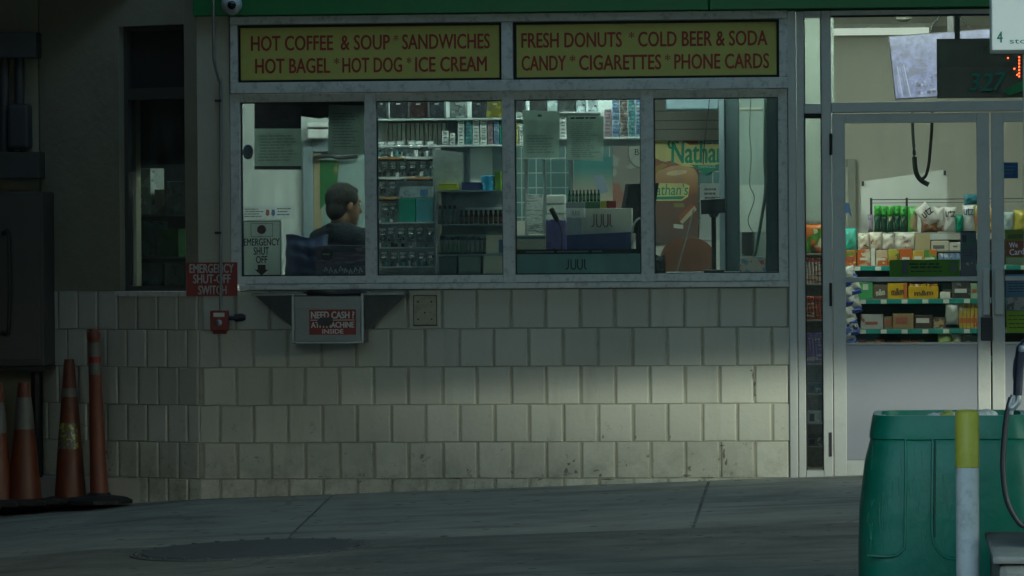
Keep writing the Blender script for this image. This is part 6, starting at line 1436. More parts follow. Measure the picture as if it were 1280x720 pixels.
ORG = PK('orange_pack', (.50, .11, .015), (.55, .40, .28), (.62, .55, .42), 9); ORG2 = PK('orange_green_pack', (.52, .13, .02), (.10, .24, .04), (.62, .54, .4), 11)
WHB = PK('white_dotted_bag', (.66, .62, .53), (.60, .55, .46), (.22, .12, .07), 22, .4); WHC = PK('white_plain_bag', (.68, .66, .60), (.62, .60, .54), (.30, .30, .38), 14, .4)
TEB = PK('teal_bag', (.06, .40, .32), (.10, .46, .38), (.5, .6, .5), 10, .4); TAN = PK('tan_box_print', (.42, .36, .22), (.46, .41, .28), (.3, .25, .15), 8)
zA = zs(LV['a']) + .0006
# row C: orange packs standing on the upper visible shelf
for i, (a, b_, m_, lab) in enumerate(((1053, 1070, ORG2, 'orange and green snack pack, leftmost on the upper shelf behind the door'), (1071.5, 1088, ORG, 'orange snack pack with pale print, second from left on the upper shelf'), (1088.5, 1094, WHC, 'narrow white carton between orange packs on the upper shelf'),
                                  (1095, 1109.5, ORG, 'orange snack pack left of the one with a yellow mark'), (1110, 1124, PK('orange_yellow_pack', (.50, .12, .015), (.42, .38, .04), (.08, .10, .02), 10), 'orange snack pack with a yellow mark above the green banner'), (1124.5, 1140, ORG, 'orange snack pack directly right of the one with a yellow mark'),
                                  (1140.5, 1155, PK('amber_pack', (.52, .30, .05), (.5, .12, .02), (.6, .5, .3), 10), 'amber and orange snack pack right of the middle of the upper shelf'), (1155.5, 1171, ORG2, 'orange and green snack pack, last of the orange row'))):
    pk('snack_pack', (a, 313 - (i % 3), b_, 332), 'a', m_, lab, 'snack pack', 'orange snack packs on the upper shelf', patch=(TAG, .2, .8, .35, .5) if i % 2 else None)
for i in range(4):
    a = 1173 + i * 7; pk('snack_pack', (a, 317, a + 6.4, 332), 'a', PK('blue_white_pack', (.18, .24, .40), (.55, .56, .56), (.08, .12, .3), 24), 'small blue and white pack in the row right of the orange packs', 'snack pack', 'small blue and white packs')
# riser shelf with bags behind the orange row
zB = at(1140, 313.5, YS + .16).z
bm = BM(); box(bm, sx0, sx1, YS + .15, YS + .299, zB - .008, zB - .0006); part('riser_shelf', bm, SHELF, t)
bag((1054, 285, 1071, 313), YS + .16, .06, TEB, 'teal snack bag at the left end of the white bag row', base=zB)
for i, (a, b_, m_, lab) in enumerate(((1071.5, 1087, WHB, 'white speckled bag directly right of the teal bag'), (1086, 1103, WHB, 'white speckled bag, second right of the teal bag'), (1102, 1118, WHC, 'plain white bag left of the roundest white bag'), (1117, 1146, WHC, 'wide round white bag beside the tan box'))):
    bag((a, 291 - (i % 2), b_, 313), YS + .155 + .004 * i, .07, m_, lab, grp='white bags in a row', base=zB)
def pk2(r, m_, lab, cat='box', patch=None, dep=.1):
    x0, x1, _, z1 = rect(*r, YS + .17); tt = thing('snack_box', lab, cat, ((x0 + x1) / 2, YS + .17, zB))
    bm = BM(); box(bm, x0, x1, YS + .17, YS + .17 + dep, zB, z1, .004); part('carton', bm, m_, tt)
    if patch: bm = BM(); box(bm, x0 + patch[1] * (x1 - x0), x0 + patch[2] * (x1 - x0), YS + .168, YS + .1696, zB + patch[3] * (z1 - zB), zB + patch[4] * (z1 - zB)); part('label_patch', bm, patch[0], tt)
    return tt
pk2((1144, 292, 1163, 313), TAN, 'plain tan box right of the round white bag')
pk2((1164, 301, 1186, 313), M('cream_carton', (.55, .50, .40), .6), 'cream carton with a slanted grey stripe beside the tan box', patch=(M('grey_slant', (.14, .15, .14), .5), .1, .75, .2, .55))
pk2((1187, 303, 1201, 313), M('white_carton_small', (.6, .57, .5), .6), 'small white carton beside the striped cream carton', patch=(M('carton_mark', (.2, .12, .1), .5), .3, .7, .4, .6))
# top wire rack with hanging bags
YT = YS + .20
zt_ = at(1140, 249, YT).z; zT0 = at(1140, 291.5, YT).z
tr = thing('wire_rack', 'thin wire rack on top of the snack shelves with hanging bags', 'rack', ((sx0 + sx1) / 2, YT, zB + .002))
bm = BM(); xa, xb = at(1088, 250, YT + .09).x, at(1300, 250, YT + .09).x
bm = BM(); tube(bm, [(xa, YT + .12, zt_), (xb, YT + .12, zt_)], .003, 6); tube(bm, [(xa, YT + .12, zt_ - .02), (xb, YT + .12, zt_ - .02)], .002, 6); part('top_wire', bm, DARK, tr)
for px in (1089, 1133.5, 1230, 1296):
    bm = BM(); x = at(px, 260, YT + .12).x; box(bm, x - .007, x + .007, YT + .124, YT + .132, zB + .0005, zt_ + .01); part('upright', bm, DARK, tr)
for px in (1105, 1122, 1150, 1170, 1190, 1210):
    bm = BM(); x = at(px, 260, YT).x; tube(bm, [(x, YT + .12, zt_), (x, YT + .02, zt_ - .004)], .002, 6); part('hook', bm, DARK, tr)
bm = BM(); zmid = at(1140, 290.8, YT).z; box(bm, xa, xb, YT - .01, YT + .12, zmid - .006, zmid - .001); part('shelf', bm, SHELF, tr)
DGB = PK('dark_green_bag', (.012, .06, .035), (.02, .09, .05), (.20, .16, .07), 9, .35); LGB = M('bright_green_bag_top', (.06, .36, .05), .4, var=.2)
bag((1084.5, 268, 1092, 290), YT, .03, PK('lilac_bag', (.34, .28, .36), (.25, .22, .28), (.1, .1, .12), 12), 'narrow lilac bag at the left end of the wire rack')
f = None
for k in range(5):
    q = rect(1092.5 + k * 8.2, 257, 1101 + k * 8.2, 290.4, YT + .006 * (k % 2))
    if f is None:
        f = thing('snack_bag', 'dark green snack bag with bright green top in the hanging row', 'snack bag', ((q[0] + q[1]) / 2, YT + .02, q[2]), 'dark green bags on the wire rack')
        bm = BM(); pillow(bm, q[0], q[1], q[2], q[3] - .05, YT, .045, 5); part('pouch', bm, DGB, f, smooth='all')
        bm = BM(); pillow(bm, q[0], q[1], q[3] - .0605, q[3], YT - .002, .036, 6); part('green_top', bm, LGB, f, smooth='all')
    else: dup(f, (q[0] / 2 + q[1] / 2, YT + .02 + .008 * (k % 2), q[2] + random.uniform(-.004, .004)))
bag((1134.5, 258, 1147, 290), YT - .01, .05, PK('green_tan_bag', (.10, .38, .08), (.42, .34, .2), (.5, .2, .05), 7), 'light green and tan bag beside the tilted white bag')
UTZ = PK('white_red_bag', (.66, .64, .62), (.55, .24, .14), (.60, .58, .56), 5, .35); INKU = M('brown_black_print', (.05, .03, .03), .5)
bag((1149, 254, 1168, 284), YT - .03, .05, UTZ, 'white and orange bag hanging tilted on the wire rack', word='utz', wr=(1152, 261, 1166, 270), tilt=R(38), wmat=INKU, seed=11)
bag((1151, 274, 1172, 290.6), YT - .02, .05, PK('brown_snack_bag', (.16, .08, .045), (.30, .14, .05), (.1, .05, .03), 8), 'dark brown bag below the tilted white bag', seed=12)
bag((1167, 258, 1181, 290), YT, .05, PK('rust_white_bag', (.62, .60, .57), (.36, .14, .06), (.40, .18, .08), 5), 'white and rust brown bag right of the tilted bag', seed=13)
bag((1180, 258, 1196, 290), YT - .01, .05, UTZ, 'white and orange bag hanging upright in the middle of the rack', word='utz', wr=(1182, 263, 1194, 271), wmat=INKU, seed=14)
bag((1194.5, 268, 1204, 291), YT - .02, .045, M('emerald_bag', (.01, .26, .15), .4, var=.2), 'emerald green bag between two white bags on the rack', seed=15)
bag((1203, 256, 1219, 290), YT - .005, .05, PK('white_grey_bag', (.64, .65, .66), (.52, .56, .55), (.45, .5, .5), 5), 'white bag with dark blue letters near the right of the rack', word='utz', wr=(1204.5, 260, 1217, 269), wmat=M('navy_print', (.03, .05, .14), .5), seed=16)
bag((1218, 256, 1232, 291), YT, .05, PK('yellow_red_bag', (.50, .44, .10), (.5, .14, .04), (.3, .3, .1), 5), 'yellow and red bag hanging by the door edge', seed=17)
bag((1205, 243, 1224, 256), YT + .03, .05, M('blue_teal_bag', (.03, .17, .23), .4, var=.2), 'blue bag lying on top of the wire rack', seed=18)
bag((1232, 258, 1250, 291), YT, .05, PK('brown_yellow_bag', (.36, .24, .10), (.5, .4, .12), (.2, .1, .05), 6), 'brown and yellow bag behind the door stile', seed=21)
bag((1250, 264, 1268, 291), YT, .05, PK('pale_blue_bag', (.42, .50, .50), (.5, .46, .16), (.2, .3, .4), 6), 'pale blue and yellow bag seen through the right door', seed=22)
bag((1267, 262, 1286, 291), YT + .006, .05, PK('yellow_bag', (.52, .44, .08), (.42, .3, .06), (.5, .5, .4), 6), 'yellow bag at the far right of the wire rack', seed=23)
# second visible shelf: candy cartons
YEL = M('yellow_candy_carton', (.58, .36, .01), .4, var=.06)
WB = M('white_outline_letters', (.60, .57, .52), .5)
pk('candy_box', (1072, 353, 1091, 373), 'b', PK('green_candy_box', (.08, .36, .13), (.07, .32, .11), (.4, .5, .4), 6), 'green candy box at the left of the second shelf', 'candy box', patch=(WB, .35, .7, .55, .9))
pk('candy_box', (1091.5, 356, 1109, 373), 'b', M('brown_candy_carton', (.13, .09, .06), .4), 'brown candy box with white m&m letters beside the green box', 'candy box', word='m&m', wmat=WB, tiltr=.12)
pk('candy_box', (1109.5, 354, 1134, 373), 'b', YEL, 'yellow candy box reading m&m with orange side, left of its larger twin', 'candy box', word='m&m', wmat=M('brown_letters', (.10, .05, .03), .5), patch=(M('orange_side', (.5, .13, .02), .4), .8, 1, 0, 1), tiltr=.06)
pk('candy_box', (1135.5, 358, 1173, 373), 'b', YEL, 'long yellow candy box reading m&m in the middle of the second shelf', 'candy box', word='m&m', wmat=_mc['brown_letters'], tiltr=.05)
for k in range(5): 
    q = at(1140 + k * 7, 358, YS + .05); bm = BM(); pillow(bm, q.x - .02, q.x + .02, q.z - .02, q.z + .016, YS + .04, .03, 40 + k, .2 * (k % 3 - 1)); solo('candy_packet', bm, PK('candy_packet_print', (.5, .32, .02), (.40, .12, .03), (.5, .45, .3), 20), 'candy packet heaped in the long yellow box', 'candy packet', 'candy packets in the yellow box', smooth='all')
pk('candy_box', (1175, 365, 1188, 373), 'b', WHC, 'low white candy box right of the long yellow box', 'candy box')
pk('candy_box', (1176, 354, 1193, 373), 'b', M('slate_candy', (.07, .07, .07), .5), 'dark slate candy box behind the low white box', 'candy box', dy=.15)
pk('candy_box', (1190, 353, 1213, 373), 'b', PK('black_candy', (.03, .03, .03), (.10, .10, .09), (.2, .2, .2), 14), 'black candy box near the right end of the second shelf', 'candy box')
pk('candy_box', (1213.5, 354, 1223, 373), 'b', M('mint_candy', (.28, .42, .26), .5), 'pale mint candy box at the right end of the second shelf', 'candy box')
# third visible shelf
RDL = M('red_candy_letters', (.36, .10, .07), .5)
pk('candy_box', (1076, 393, 1104, 411), 'c', PK('silver_candy', (.42, .42, .43), (.34, .34, .36), (.3, .12, .1), 8), 'pale silver candy box at the left of the third shelf', 'candy box', patch=(RDL, .2, .75, .3, .5))
pk('candy_box', (1105, 396, 1115, 411), 'c', M('bronze_candy', (.25, .17, .09), .4), 'bronze candy box between the silver and golden brown ones', 'candy box', patch=(RDL, .1, .9, .4, .7))
pk('candy_box', (1116, 392, 1142, 411), 'c', PK('gold_brown_candy', (.30, .20, .10), (.34, .23, .11), (.45, .12, .05), 8), 'golden brown candy box with red letters on the third shelf', 'candy box', patch=(RDL, .15, .7, .35, .75))
pk('candy_box', (1143.5, 394, 1166, 411), 'c', M('dark_brown_candy', (.07, .035, .03), .4), 'dark brown candy box with a white line on the third shelf', 'candy box', patch=(WB, .08, .8, .42, .78))
pk('candy_box', (1167, 397, 1183, 411), 'c', PK('mixed_candy', (.10, .06, .05), (.45, .30, .28), (.3, .3, .3), 14), 'small dark mixed candy box right of the dark brown box', 'candy box')
bag((1181.5, 378, 1199, 406), YS - .01 + .0, .05, PK('blue_white_candy_bag', (.50, .52, .54), (.42, .44, .40), (.08, .10, .22), 6), 'white candy bag with blue mark hanging at the third shelf', base=None, seed=31)
f = None
for k in range(5):
    q = rect(1199 + k * 4.8, 374, 1203.4 + k * 4.8, 404, YS - .0)
    if f is None:
        f = thing('candy_stick', 'orange and yellow candy stick standing in the rack by the handle', 'candy stick', ((q[0] + q[1]) / 2, YS + .02, q[2]), 'candy sticks in a rack')
        bm = BM(); box(bm, q[0], q[1], YS + .01, YS + .03, zs(411) + .0006, q[3], .004); part('wrapper', bm, PK('stick_print', (.50, .36, .06), (.55, .52, .42), (.5, .14, .03), 9), f)
        bm = BM(); box(bm, q[0] - .0005, q[1] + .0005, YS + .0094, YS + .0306, zs(411) + .03, zs(411) + .06, .002); part('orange_band', bm, M('orange_band_print', (.5, .13, .03), .5), f)
    else: dup(f, ((q[0] + q[1]) / 2, YS + .02, f.location.z))
# bottom shelf bits
for i, (a, b_, m_) in enumerate(((1071, 1083, ORG), (1083.5, 1093, YEL), (1094, 1106, ORG), (1108, 1124, M('maroon_candy', (.12, .03, .025), .5)), (1126, 1139, ORG), (1140, 1156, ORG2))):
    pk('candy_box', (a, 425 + (i % 2), b_, 447), 'd', m_, ('orange candy box leftmost on the bottom shelf', 'yellow candy box second on the bottom shelf', 'orange candy box right of the yellow one on the bottom shelf', 'maroon candy box on the bottom shelf', 'orange candy box right of the maroon one on the bottom shelf', 'orange and green candy box on the bottom shelf')[i], 'candy box')
bag((1172, 417, 1190, 446), YS + .0, .05, PK('green_yellow_bag', (.30, .40, .16), (.45, .42, .10), (.3, .45, .45), 7), 'green and yellow bag on the bottom shelf at the right', base=zs(447) + .0006, seed=33)
bag((1189, 418, 1203, 446), YS + .01, .05, PK('grey_yellow_bag', (.40, .40, .30), (.45, .40, .08), (.2, .3, .3), 7), 'grey and yellow bag right of the green one on the bottom shelf', base=zs(447) + .0006, seed=34)
pk('candy_box', (1204, 418, 1224, 447), 'd', PK('black_green_box', (.03, .035, .03), (.03, .10, .05), (.3, .3, .3), 14), 'black and green box at the right end of the bottom shelf', 'candy box')
# clip strip of chips at the shelf end
cs = thing('clip_strip', 'hanging strip holding white and blue chip bags at the shelf end', 'clip strip', (at(1063, 345, YS - .1).x, YS - .09, at(1063, 430, YS - .1).z))
bm = BM(); x = at(1060, 345, YS - .09).x; box(bm, x - .004, x + .004, YS - .06, YS - .058, at(1063, 432, YS - .1).z, at(1063, 332, YS - .1).z); part('strip', bm, WHITE, cs)
bm = BM(); tube(bm, [(x, YS - .059, at(1063, 334, YS).z), (x, YS + .002, at(1063, 334, YS).z)], .003, 6); part('hook', bm, DARK, cs)
CHP = PK('white_blue_chips', (.52, .52, .50), (.34, .36, .40), (.05, .08, .34), 10, .35); BLT = M('royal_blue_foil', (.035, .06, .33), .35)
f = None
for k, (px, py) in enumerate(((1061, 333), (1066, 345), (1061, 358), (1067, 368), (1061, 383), (1064, 396), (1060, 408))):
    q = rect(px - 8, py, px + 8.5, py + 22, YS - .09 - .004 * k)
    if f is None:
        f = thing('chip_bag', 'small white chip bag with blue foil end hanging on the clip strip', 'chip bag', ((q[0] + q[1]) / 2, YS - .09, q[2]), 'chip bags on the clip strip')
        bm = BM(); pillow(bm, q[0], q[1], q[2] + .016, q[3], YS - .10, .03, 51, R(16)); part('pouch', bm, CHP, f, smooth='all')
        bm = BM(); pillow(bm, q[0] + .016, q[1] + .012, q[2] - .006, q[2] + .020, YS - .108, .03, 52, R(16), crimp=.02); part('foil_end', bm, BLT, f, smooth='all')
    else: dup(f, ((q[0] + q[1]) / 2, YS - .09 - .005 * k, q[2]))
# things on the door glass
for nm, c_ in (('leaf_green_banner', (.14, .34, .035)), ('slate_sheet', (.17, .22, .26)), ('deep_blue_sticker', (.03, .15, .34)), ('olive_green_poster', (.28, .37, .07)), ('sky_blue_poster', (.17, .34, .50)), ('lime_poster', (.36, .54, .05))): translucent(M(nm, c_, .5, var=.05), tuple(min(1, v * 1.3) for v in c_), .5)
YD = .0135
x0, x1, z0, z1 = rect(1112, 324.5, 1200, 346, YD)
t = thing('door_banner', 'green banner with dark print stuck across the left door glass', 'banner', ((x0 + x1) / 2, YD, z0))
bm = BM(); box(bm, x0, x1, YD, YD + .0015, z0, z1); part('banner_sheet', bm, M('leaf_green_banner', (.10, .26, .025), .5, var=.05), t)
bm = BM(); words(bm, (1136, 328, 1186, 336), YD - .0012, 2, th=.001, seed=21, fill=.6); words(bm, (1136, 337, 1180, 341), YD - .0012, 1, th=.001, seed=22, fill=.35); part('print', bm, M('dark_green_print', (.02, .06, .015), .6), t, kind='stuff')
bm = BM(); q = rect(1127.5, 326, 1134, 342, YD - .0012); box(bm, *q[:2], YD - .0012, YD - .0002, *q[2:]); part('phone_picture', bm, M('navy_phone', (.015, .03, .05), .4), t)
bm = BM(); q = rect(1187, 327.5, 1197, 341, YD - .0012); box(bm, *q[:2], YD - .0012, YD - .0002, *q[2:]); part('grey_square', bm, M('grey_square_print', (.09, .14, .08), .6), t)
x0, x1, z0, z1 = rect(1200.6, 288.5, 1220, 346, YD)
t = thing('door_notice', 'slate notice with green and dark squares on the glass by the handle', 'notice', ((x0 + x1) / 2, YD, z0))
zmid = at(1210, 325.5, YD).z
bm = BM(); box(bm, x0, x1, YD, YD + .0015, zmid, z1); part('notice_sheet', bm, M('slate_sheet', (.13, .17, .20), .5), t)
bm = BM(); box(bm, x0, x1, YD, YD + .0015, z0, zmid - .001); part('lower_sheet', bm, PK('dark_lower_print', (.05, .065, .08), (.10, .12, .13), (.3, .3, .3), 10), t)
for r, m_ in (((1203, 294, 1208, 303), M('dark_square', (.02, .03, .05), .5)), ((1211, 299, 1218, 303.5), M('green_square', (.02, .16, .06), .5)), ((1202.5, 304.5, 1209, 308), _mc['green_square']), ((1201, 288.8, 1219.5, 290.4), INKB)):
    bm = BM(); q = rect(*r, YD - .001); box(bm, *q[:2], YD - .001, YD - .0002, *q[2:]); part('printed_square', bm, m_, t)
bm = BM(); words(bm, (1203, 311, 1217, 321), YD - .001, 3, th=.0008, seed=31, fill=.35); part('print', bm, INK, t, kind='stuff')
def door_sheet(r, mat, lab, cat='poster'):
    x0, x1, z0, z1 = rect(*r, YD); tt = thing('door_poster', lab, cat, ((x0 + x1) / 2, YD, z0)); bm = BM(); box(bm, x0, x1, YD, YD + .0015, z0, z1); part('poster_sheet', bm, mat, tt); return tt
def onsheet(tt, r, mat, nm='print'):
    bm = BM(); q = rect(*r, YD - .001); box(bm, *q[:2], YD - .001, YD - .0002, *q[2:]); part(nm, bm, mat, tt)
tt = door_sheet((1251.5, 203, 1272.5, 223), M('deep_blue_sticker', (.02, .10, .24), .5), 'square deep blue sticker high on the right door glass', 'sticker')
bm = BM(); words(bm, (1254, 206, 1270, 219), YD - .001, 3, th=.0008, seed=41, fill=.25); part('print', bm, M('light_blue_print', (.12, .25, .4), .5), tt, kind='stuff')
tt = door_sheet((1256.5, 287, 1291, 331), M('olive_green_poster', (.20, .27, .05), .5), 'green poster reading We Card on the right door glass')
onsheet(tt, (1257.5, 301, 1290, 320), M('rust_field', (.24, .06, .03), .5), 'rust_field')
for s, r in (("We", (1261.5, 303, 1272, 309.5)), ("Card", (1262, 311, 1280, 318.5))):
    bm = BM(); q = rect(*r, YD - .002); text(bm, s, *q, YD - .0022, th=.0008, bold=.03, tilt=.08); part('lettering', bm, WHITE, tt)
onsheet(tt, (1260, 293, 1288, 298), M('dark_olive_print', (.06, .09, .02), .5)); onsheet(tt, (1258, 322, 1290, 330), M('pale_olive', (.34, .40, .22), .5))
tt = door_sheet((1257, 343, 1295, 388), M('sky_blue_poster', (.12, .24, .36), .5), 'blue poster under the We Card poster on the right door')
bm = BM(); words(bm, (1259, 346, 1293, 366), YD - .001, 6, th=.0008, seed=43, fill=.3); part('print', bm, M('navy_small_print', (.03, .07, .14), .5), tt, kind='stuff')
onsheet(tt, (1258, 371, 1294, 387), PK('people_photo', (.10, .16, .20), (.3, .28, .25), (.04, .05, .06), 14), 'picture')
tt = door_sheet((1258, 388.6, 1295, 416), M('lime_poster', (.26, .40, .03), .5), 'lime green poster at the bottom of the right door glass')
bm = BM(); words(bm, (1260, 392, 1293, 412), YD - .001, 4, th=.0008, seed=44, fill=.25); part('print', bm, _mc['dark_olive_print'], tt, kind='stuff')
# straps hanging behind the door
t = thing('hanging_strap', 'dark strap with a buckle hanging in a loop behind the door glass', 'strap', (at(1152, 200, .16).x, .16, at(1152, 234, .16).z))
def strap(pts, Y, wpx):
    bm = BM(); c = curve([at(p[0], p[1], Y) for p in pts], 5); tube(bm, c, [wpx / 225 / 2] * len(c), 6); return bm
part('left_strap', strap([(1140.5, 138), (1141, 165), (1142.5, 185)], .16, 4.5), M('grey_webbing', (.07, .075, .07), .7), t, smooth=True)
part('clip', strap([(1142.5, 184), (1141.5, 192), (1144, 193), (1142.5, 186), (1142.5, 200)], .16, 2.4), DARK, t, smooth=True)
part('weight', strap([(1143, 196), (1144, 210), (1146.5, 219), (1152, 226), (1161, 231)], .16, 7), M('dark_olive_webbing', (.022, .028, .022), .7), t, smooth=True)
part('right_strap', strap([(1165.5, 138), (1164.5, 165), (1162.5, 190), (1161, 205), (1157.5, 219), (1152, 224)], .155, 4.5), M('dark_webbing', (.04, .042, .04), .7), t, smooth=True)
# white board and beige wall fittings
x0, x1, z0, z1 = rect(1076, 215, 1184, 300, 3.2)
bm = BM(); pxprism(bm, [(1076.5, 227), (1184, 212), (1184, 300), (1076.5, 300)], 3.2, .04)
t = solo('white_board', bm, M('white_board_face', (.64, .66, .64), .5, var=.04), 'big white board with a slanted top behind the green bags', 'board')
bm = BM(); a_ = at(1078, 300, 3.22).x; b__ = at(1182, 300, 3.22).x
for x in (a_, b__): box(bm, x, x + .03, 3.205, 3.235, ZF, at(1100, 300.5, 3.2).z)
part('leg', bm, GALV, t)
for px in (1078.5, 1181):
    bm = BM(); q = at(px, 229.5 if px < 1100 else 216, 3.19); box(bm, q.x - .008, q.x + .008, 3.188, 3.1995, q.z - .015, q.z + .015); part('bracket', bm, DARK, t)
bm = BM(); x0, x1, z0, z1 = rect(1016.5, 176.5, 1034, 193, YBK - .05); box(bm, x0, x1, YBK - .05, YBK - .001, z0, z1, .006); solo('wall_box', bm, M('beige_box', (.56, .54, .44), .5), 'small beige box on the back wall seen in the sidelight', 'box')
bm = BM(); x0, x1, z0, z1 = rect(985, 199, 1070, 420, YBK - .05); 
box(bm, x1 - .05, x1, YBK - .06, YBK - .001, ZF, z1, .004); box(bm, x0, x1 - .0505, YBK - .06, YBK - .001, z1 - .05, z1, .004); t = solo('door_frame', bm, M('grey_beige_frame', (.36, .37, .33), .5), 'grey beige door frame on the back wall left of the white board', 'door frame')
bm = BM(); box(bm, x0, x1 - .0505, YBK - .03, YBK - .002, ZF, z1 - .0505); part('door_leaf', bm, M('pale_door_leaf', (.52, .52, .46), .5), t)
bm = BM(); box(bm, at(1026, 300, YBK - .04).x, at(1029, 300, YBK - .04).x, YBK - .045, YBK - .0305, ZF, z1 - .0505); part('upright_strip', bm, _mc['grey_beige_frame'], t)
q = rect(1005, 252, 1060.5, 266, 3.0)
t = thing('blue_cover', 'blue cover draped over a stand at the left behind the door frame', 'cover', ((q[0] + q[1]) / 2, 3.1, ZF))
bm = BM(); prism(bm, [(q[0], q[2] - .04), (q[1], q[2] + .0), (q[1] + .02, q[2] - .03), (q[1], q[3] - .01), (q[1] - .1, q[3]), (q[0] + .02, q[3] - .03)], 3.0, 3.4); part('sheet', bm, M('blue_tarp', (.03, .10, .26), .5, var=.2), t)
for px in (1013, 1052):
    bm = BM(); a = at(px, 262, 3.1); tube(bm, [(a.x, 3.1, ZF + .001), (a.x, 3.1, q[2] - .03)], .012, 8); part('leg', bm, WHITE, t)
# sidelight rack
YR2 = .80
rx0, rx1 = at(1000, 400, YR2).x, at(1034, 400, YR2).x
def zz2(py): return at(1017, py, YR2).z
t = thing('sidelight_rack', 'narrow wire rack of small goods right behind the sidelight', 'rack', ((rx0 + rx1) / 2, YR2 + .1, ZF))
bm = BM(); box(bm, rx0, rx1, YR2 + .16, YR2 + .17, ZF, zz2(276)); part('back_panel', bm, M('grey_mesh', (.16, .17, .16), .5, var=.4, scale=50), t)
for p in (317, 355, 400, 455, 492, 529, 558, 585):
    bm = BM(); box(bm, rx0, rx1, YR2, YR2 + .159, zz2(p + 1.5), zz2(p)); part('shelf', bm, SHELF, t)
bag((1006, 280, 1029, 317), YR2 + .01, .06, ORG2, 'large orange snack bag at the top of the sidelight rack', base=zz2(317) + .0006, seed=61)
for row, (pt, pb, m_, cn, lab) in enumerate(((322, 355, PK('white_red_stick', (.55, .50, .47), (.45, .16, .11), (.25, .08, .06), 12, .35, 3), 'white and red', 'stick pack with white and red print in the upper stick row'), (370, 400, PK('red_white_stick', (.42, .10, .07), (.55, .5, .46), (.2, .06, .05), 12, .35, 3), 'red', 'stick pack with red print in the middle stick row'), (416, 455, PK('purple_white_stick', (.22, .16, .42), (.50, .48, .52), (.40, .26, .10), 12, .35, 3), 'purple', 'stick pack with purple print in the lowest stick row'))):
    f = None
    for k in range(6):
        q = rect(1005.5 + k * 4.1, pt + (k % 2), 1009.4 + k * 4.1, pb, YR2)
        zb_ = zz2(pb) + .0006
        if f is None:
            f = thing('stick_pack', lab, 'stick pack', ((q[0] + q[1]) / 2, YR2 + .03, zb_), cn + ' stick packs in the sidelight rack')
            bm = BM(); pillow(bm, q[0], q[1], zb_, q[3], YR2 + .01, .03, 70 + row, R(2)); part('wrapper', bm, m_, f, smooth='all')
            bm = BM(); h_ = q[3] - zb_; box(bm, q[0] + .002, q[1] - .002, YR2 + .006, YR2 + .034, q[3] - h_ * .16, q[3] - .004, .003); part('top_tab', bm, M('tab_' + cn.split()[0], (.40, .08, .06) if row < 2 else (.20, .14, .40), .5), f)
        else: dup(f, ((q[0] + q[1]) / 2, YR2 + .03 + .004 * (k % 2), zb_))
for i, (pt, pb, lab, cc) in enumerate(((479, 492, 'dark blue box on the third shelf from the bottom of the sidelight rack', (.05, .09, .13)), (514, 529, 'pale blue box with a dark mark in the sidelight rack', (.30, .38, .42)), (546, 558, 'slate blue box lowest in the sidelight rack', (.08, .11, .14)))):
    x0, x1 = at(1009, 500, YR2).x, at(1026, 500, YR2).x; z0 = zz2(pb) + .0006
    tt = thing('small_box', lab, 'box', ((x0 + x1) / 2, YR2 + .07, z0)); bm = BM(); box(bm, x0, x1, YR2 + .02, YR2 + .12, z0, zz2(pt), .003); part('carton', bm, PK('boxprint_' + 'abc'[i], cc, tuple(v * 1.5 for v in cc), (.25, .3, .32), 20), tt)
    bm = BM(); box(bm, x0 + .012, x0 + .04, YR2 + .018, YR2 + .0196, z0 + .01, zz2(pt) - .015); part('label_patch', bm, M('box_mark', (.02, .03, .05), .5), tt)
# transom: screen, display board, numbers, ceiling speaker
YV = .70
c4 = [at(1110.5, 45, YV), at(1246, 35, YV), at(1250, 117, YV), at(1119, 124.5, YV)]
t = thing('cctv_screen', 'lit monitor showing a pale violet parking lot view in the transom', 'screen', ((c4[0].x + c4[1].x) / 2, YV, c4[3].z))
bm = BM(); prism(bm, [(v.x, v.z) for v in c4], YV, YV + .05); part('screen_case', bm, BLACK, t)
cx_, cz_ = sum(v.x for v in c4) / 4, sum(v.z for v in c4) / 4
def scr(name, col, s):
    m = bpy.data.materials.new(name); m.use_nodes = True; n = m.node_tree; b = n.nodes['Principled BSDF']; tc = n.nodes.new('ShaderNodeTexCoord')
    no = n.nodes.new('ShaderNodeTexNoise'); no.inputs['Scale'].default_value = 22; no.inputs['Detail'].default_value = 8; no.inputs['Roughness'].default_value = .7; n.links.new(tc.outputs['Object'], no.inputs['Vector'])
    cr = n.nodes.new('ShaderNodeValToRGB'); cr.color_ramp.elements[0].position = .38; cr.color_ramp.elements[0].color = (*[c * .45 for c in col], 1); cr.color_ramp.elements[1].position = .62; cr.color_ramp.elements[1].color = (*col, 1)
    n.links.new(no.outputs['Fac'], cr.inputs[0]); n.links.new(cr.outputs[0], b.inputs['Emission Color']); b.inputs['Emission Strength'].default_value = s; b.inputs['Base Color'].default_value = (.02, .02, .02, 1); return m
bm = BM(); prism(bm, [(cx_ + (v.x - cx_) * .985, cz_ + (v.z - cz_) * .97) for v in c4], YV - .002, YV - .0004); pic = part('picture', bm, scr('lit_screen', (.27, .28, .56), .27), t)
def sp_(pts, mat, nm):
    bm = BM(); pxprism(bm, pts, YV - .004, .0012); part(nm, bm, mat, pic)
E1, E2, E3 = EM('screen_dark_violet', (.045, .045, .085), .24), EM('screen_pale', (.40, .41, .56), .27), EM('screen_brown', (.12, .085, .09), .24)
E4 = EM('screen_mid_violet', (.17, .17, .29), .24)
sp_([(1136, 85), (1157, 86), (1158, 88), (1140, 95), (1137, 94)], E4, 'car_image'); sp_([(1143, 75), (1147, 73), (1160, 82), (1157, 84)], E4, 'roof_image'); sp_([(1125, 67), (1137, 66), (1138, 69), (1124, 70)], E4, 'car_image')
for k in range(4): sp_([(1117 + k * 4, 84 - k), (1118.2 + k * 4, 84 - k), (1124 + k * 5, 121), (1122.6 + k * 5, 121)], E2 if k % 2 else E4, 'lane_line_image')
_r = random.Random(4)
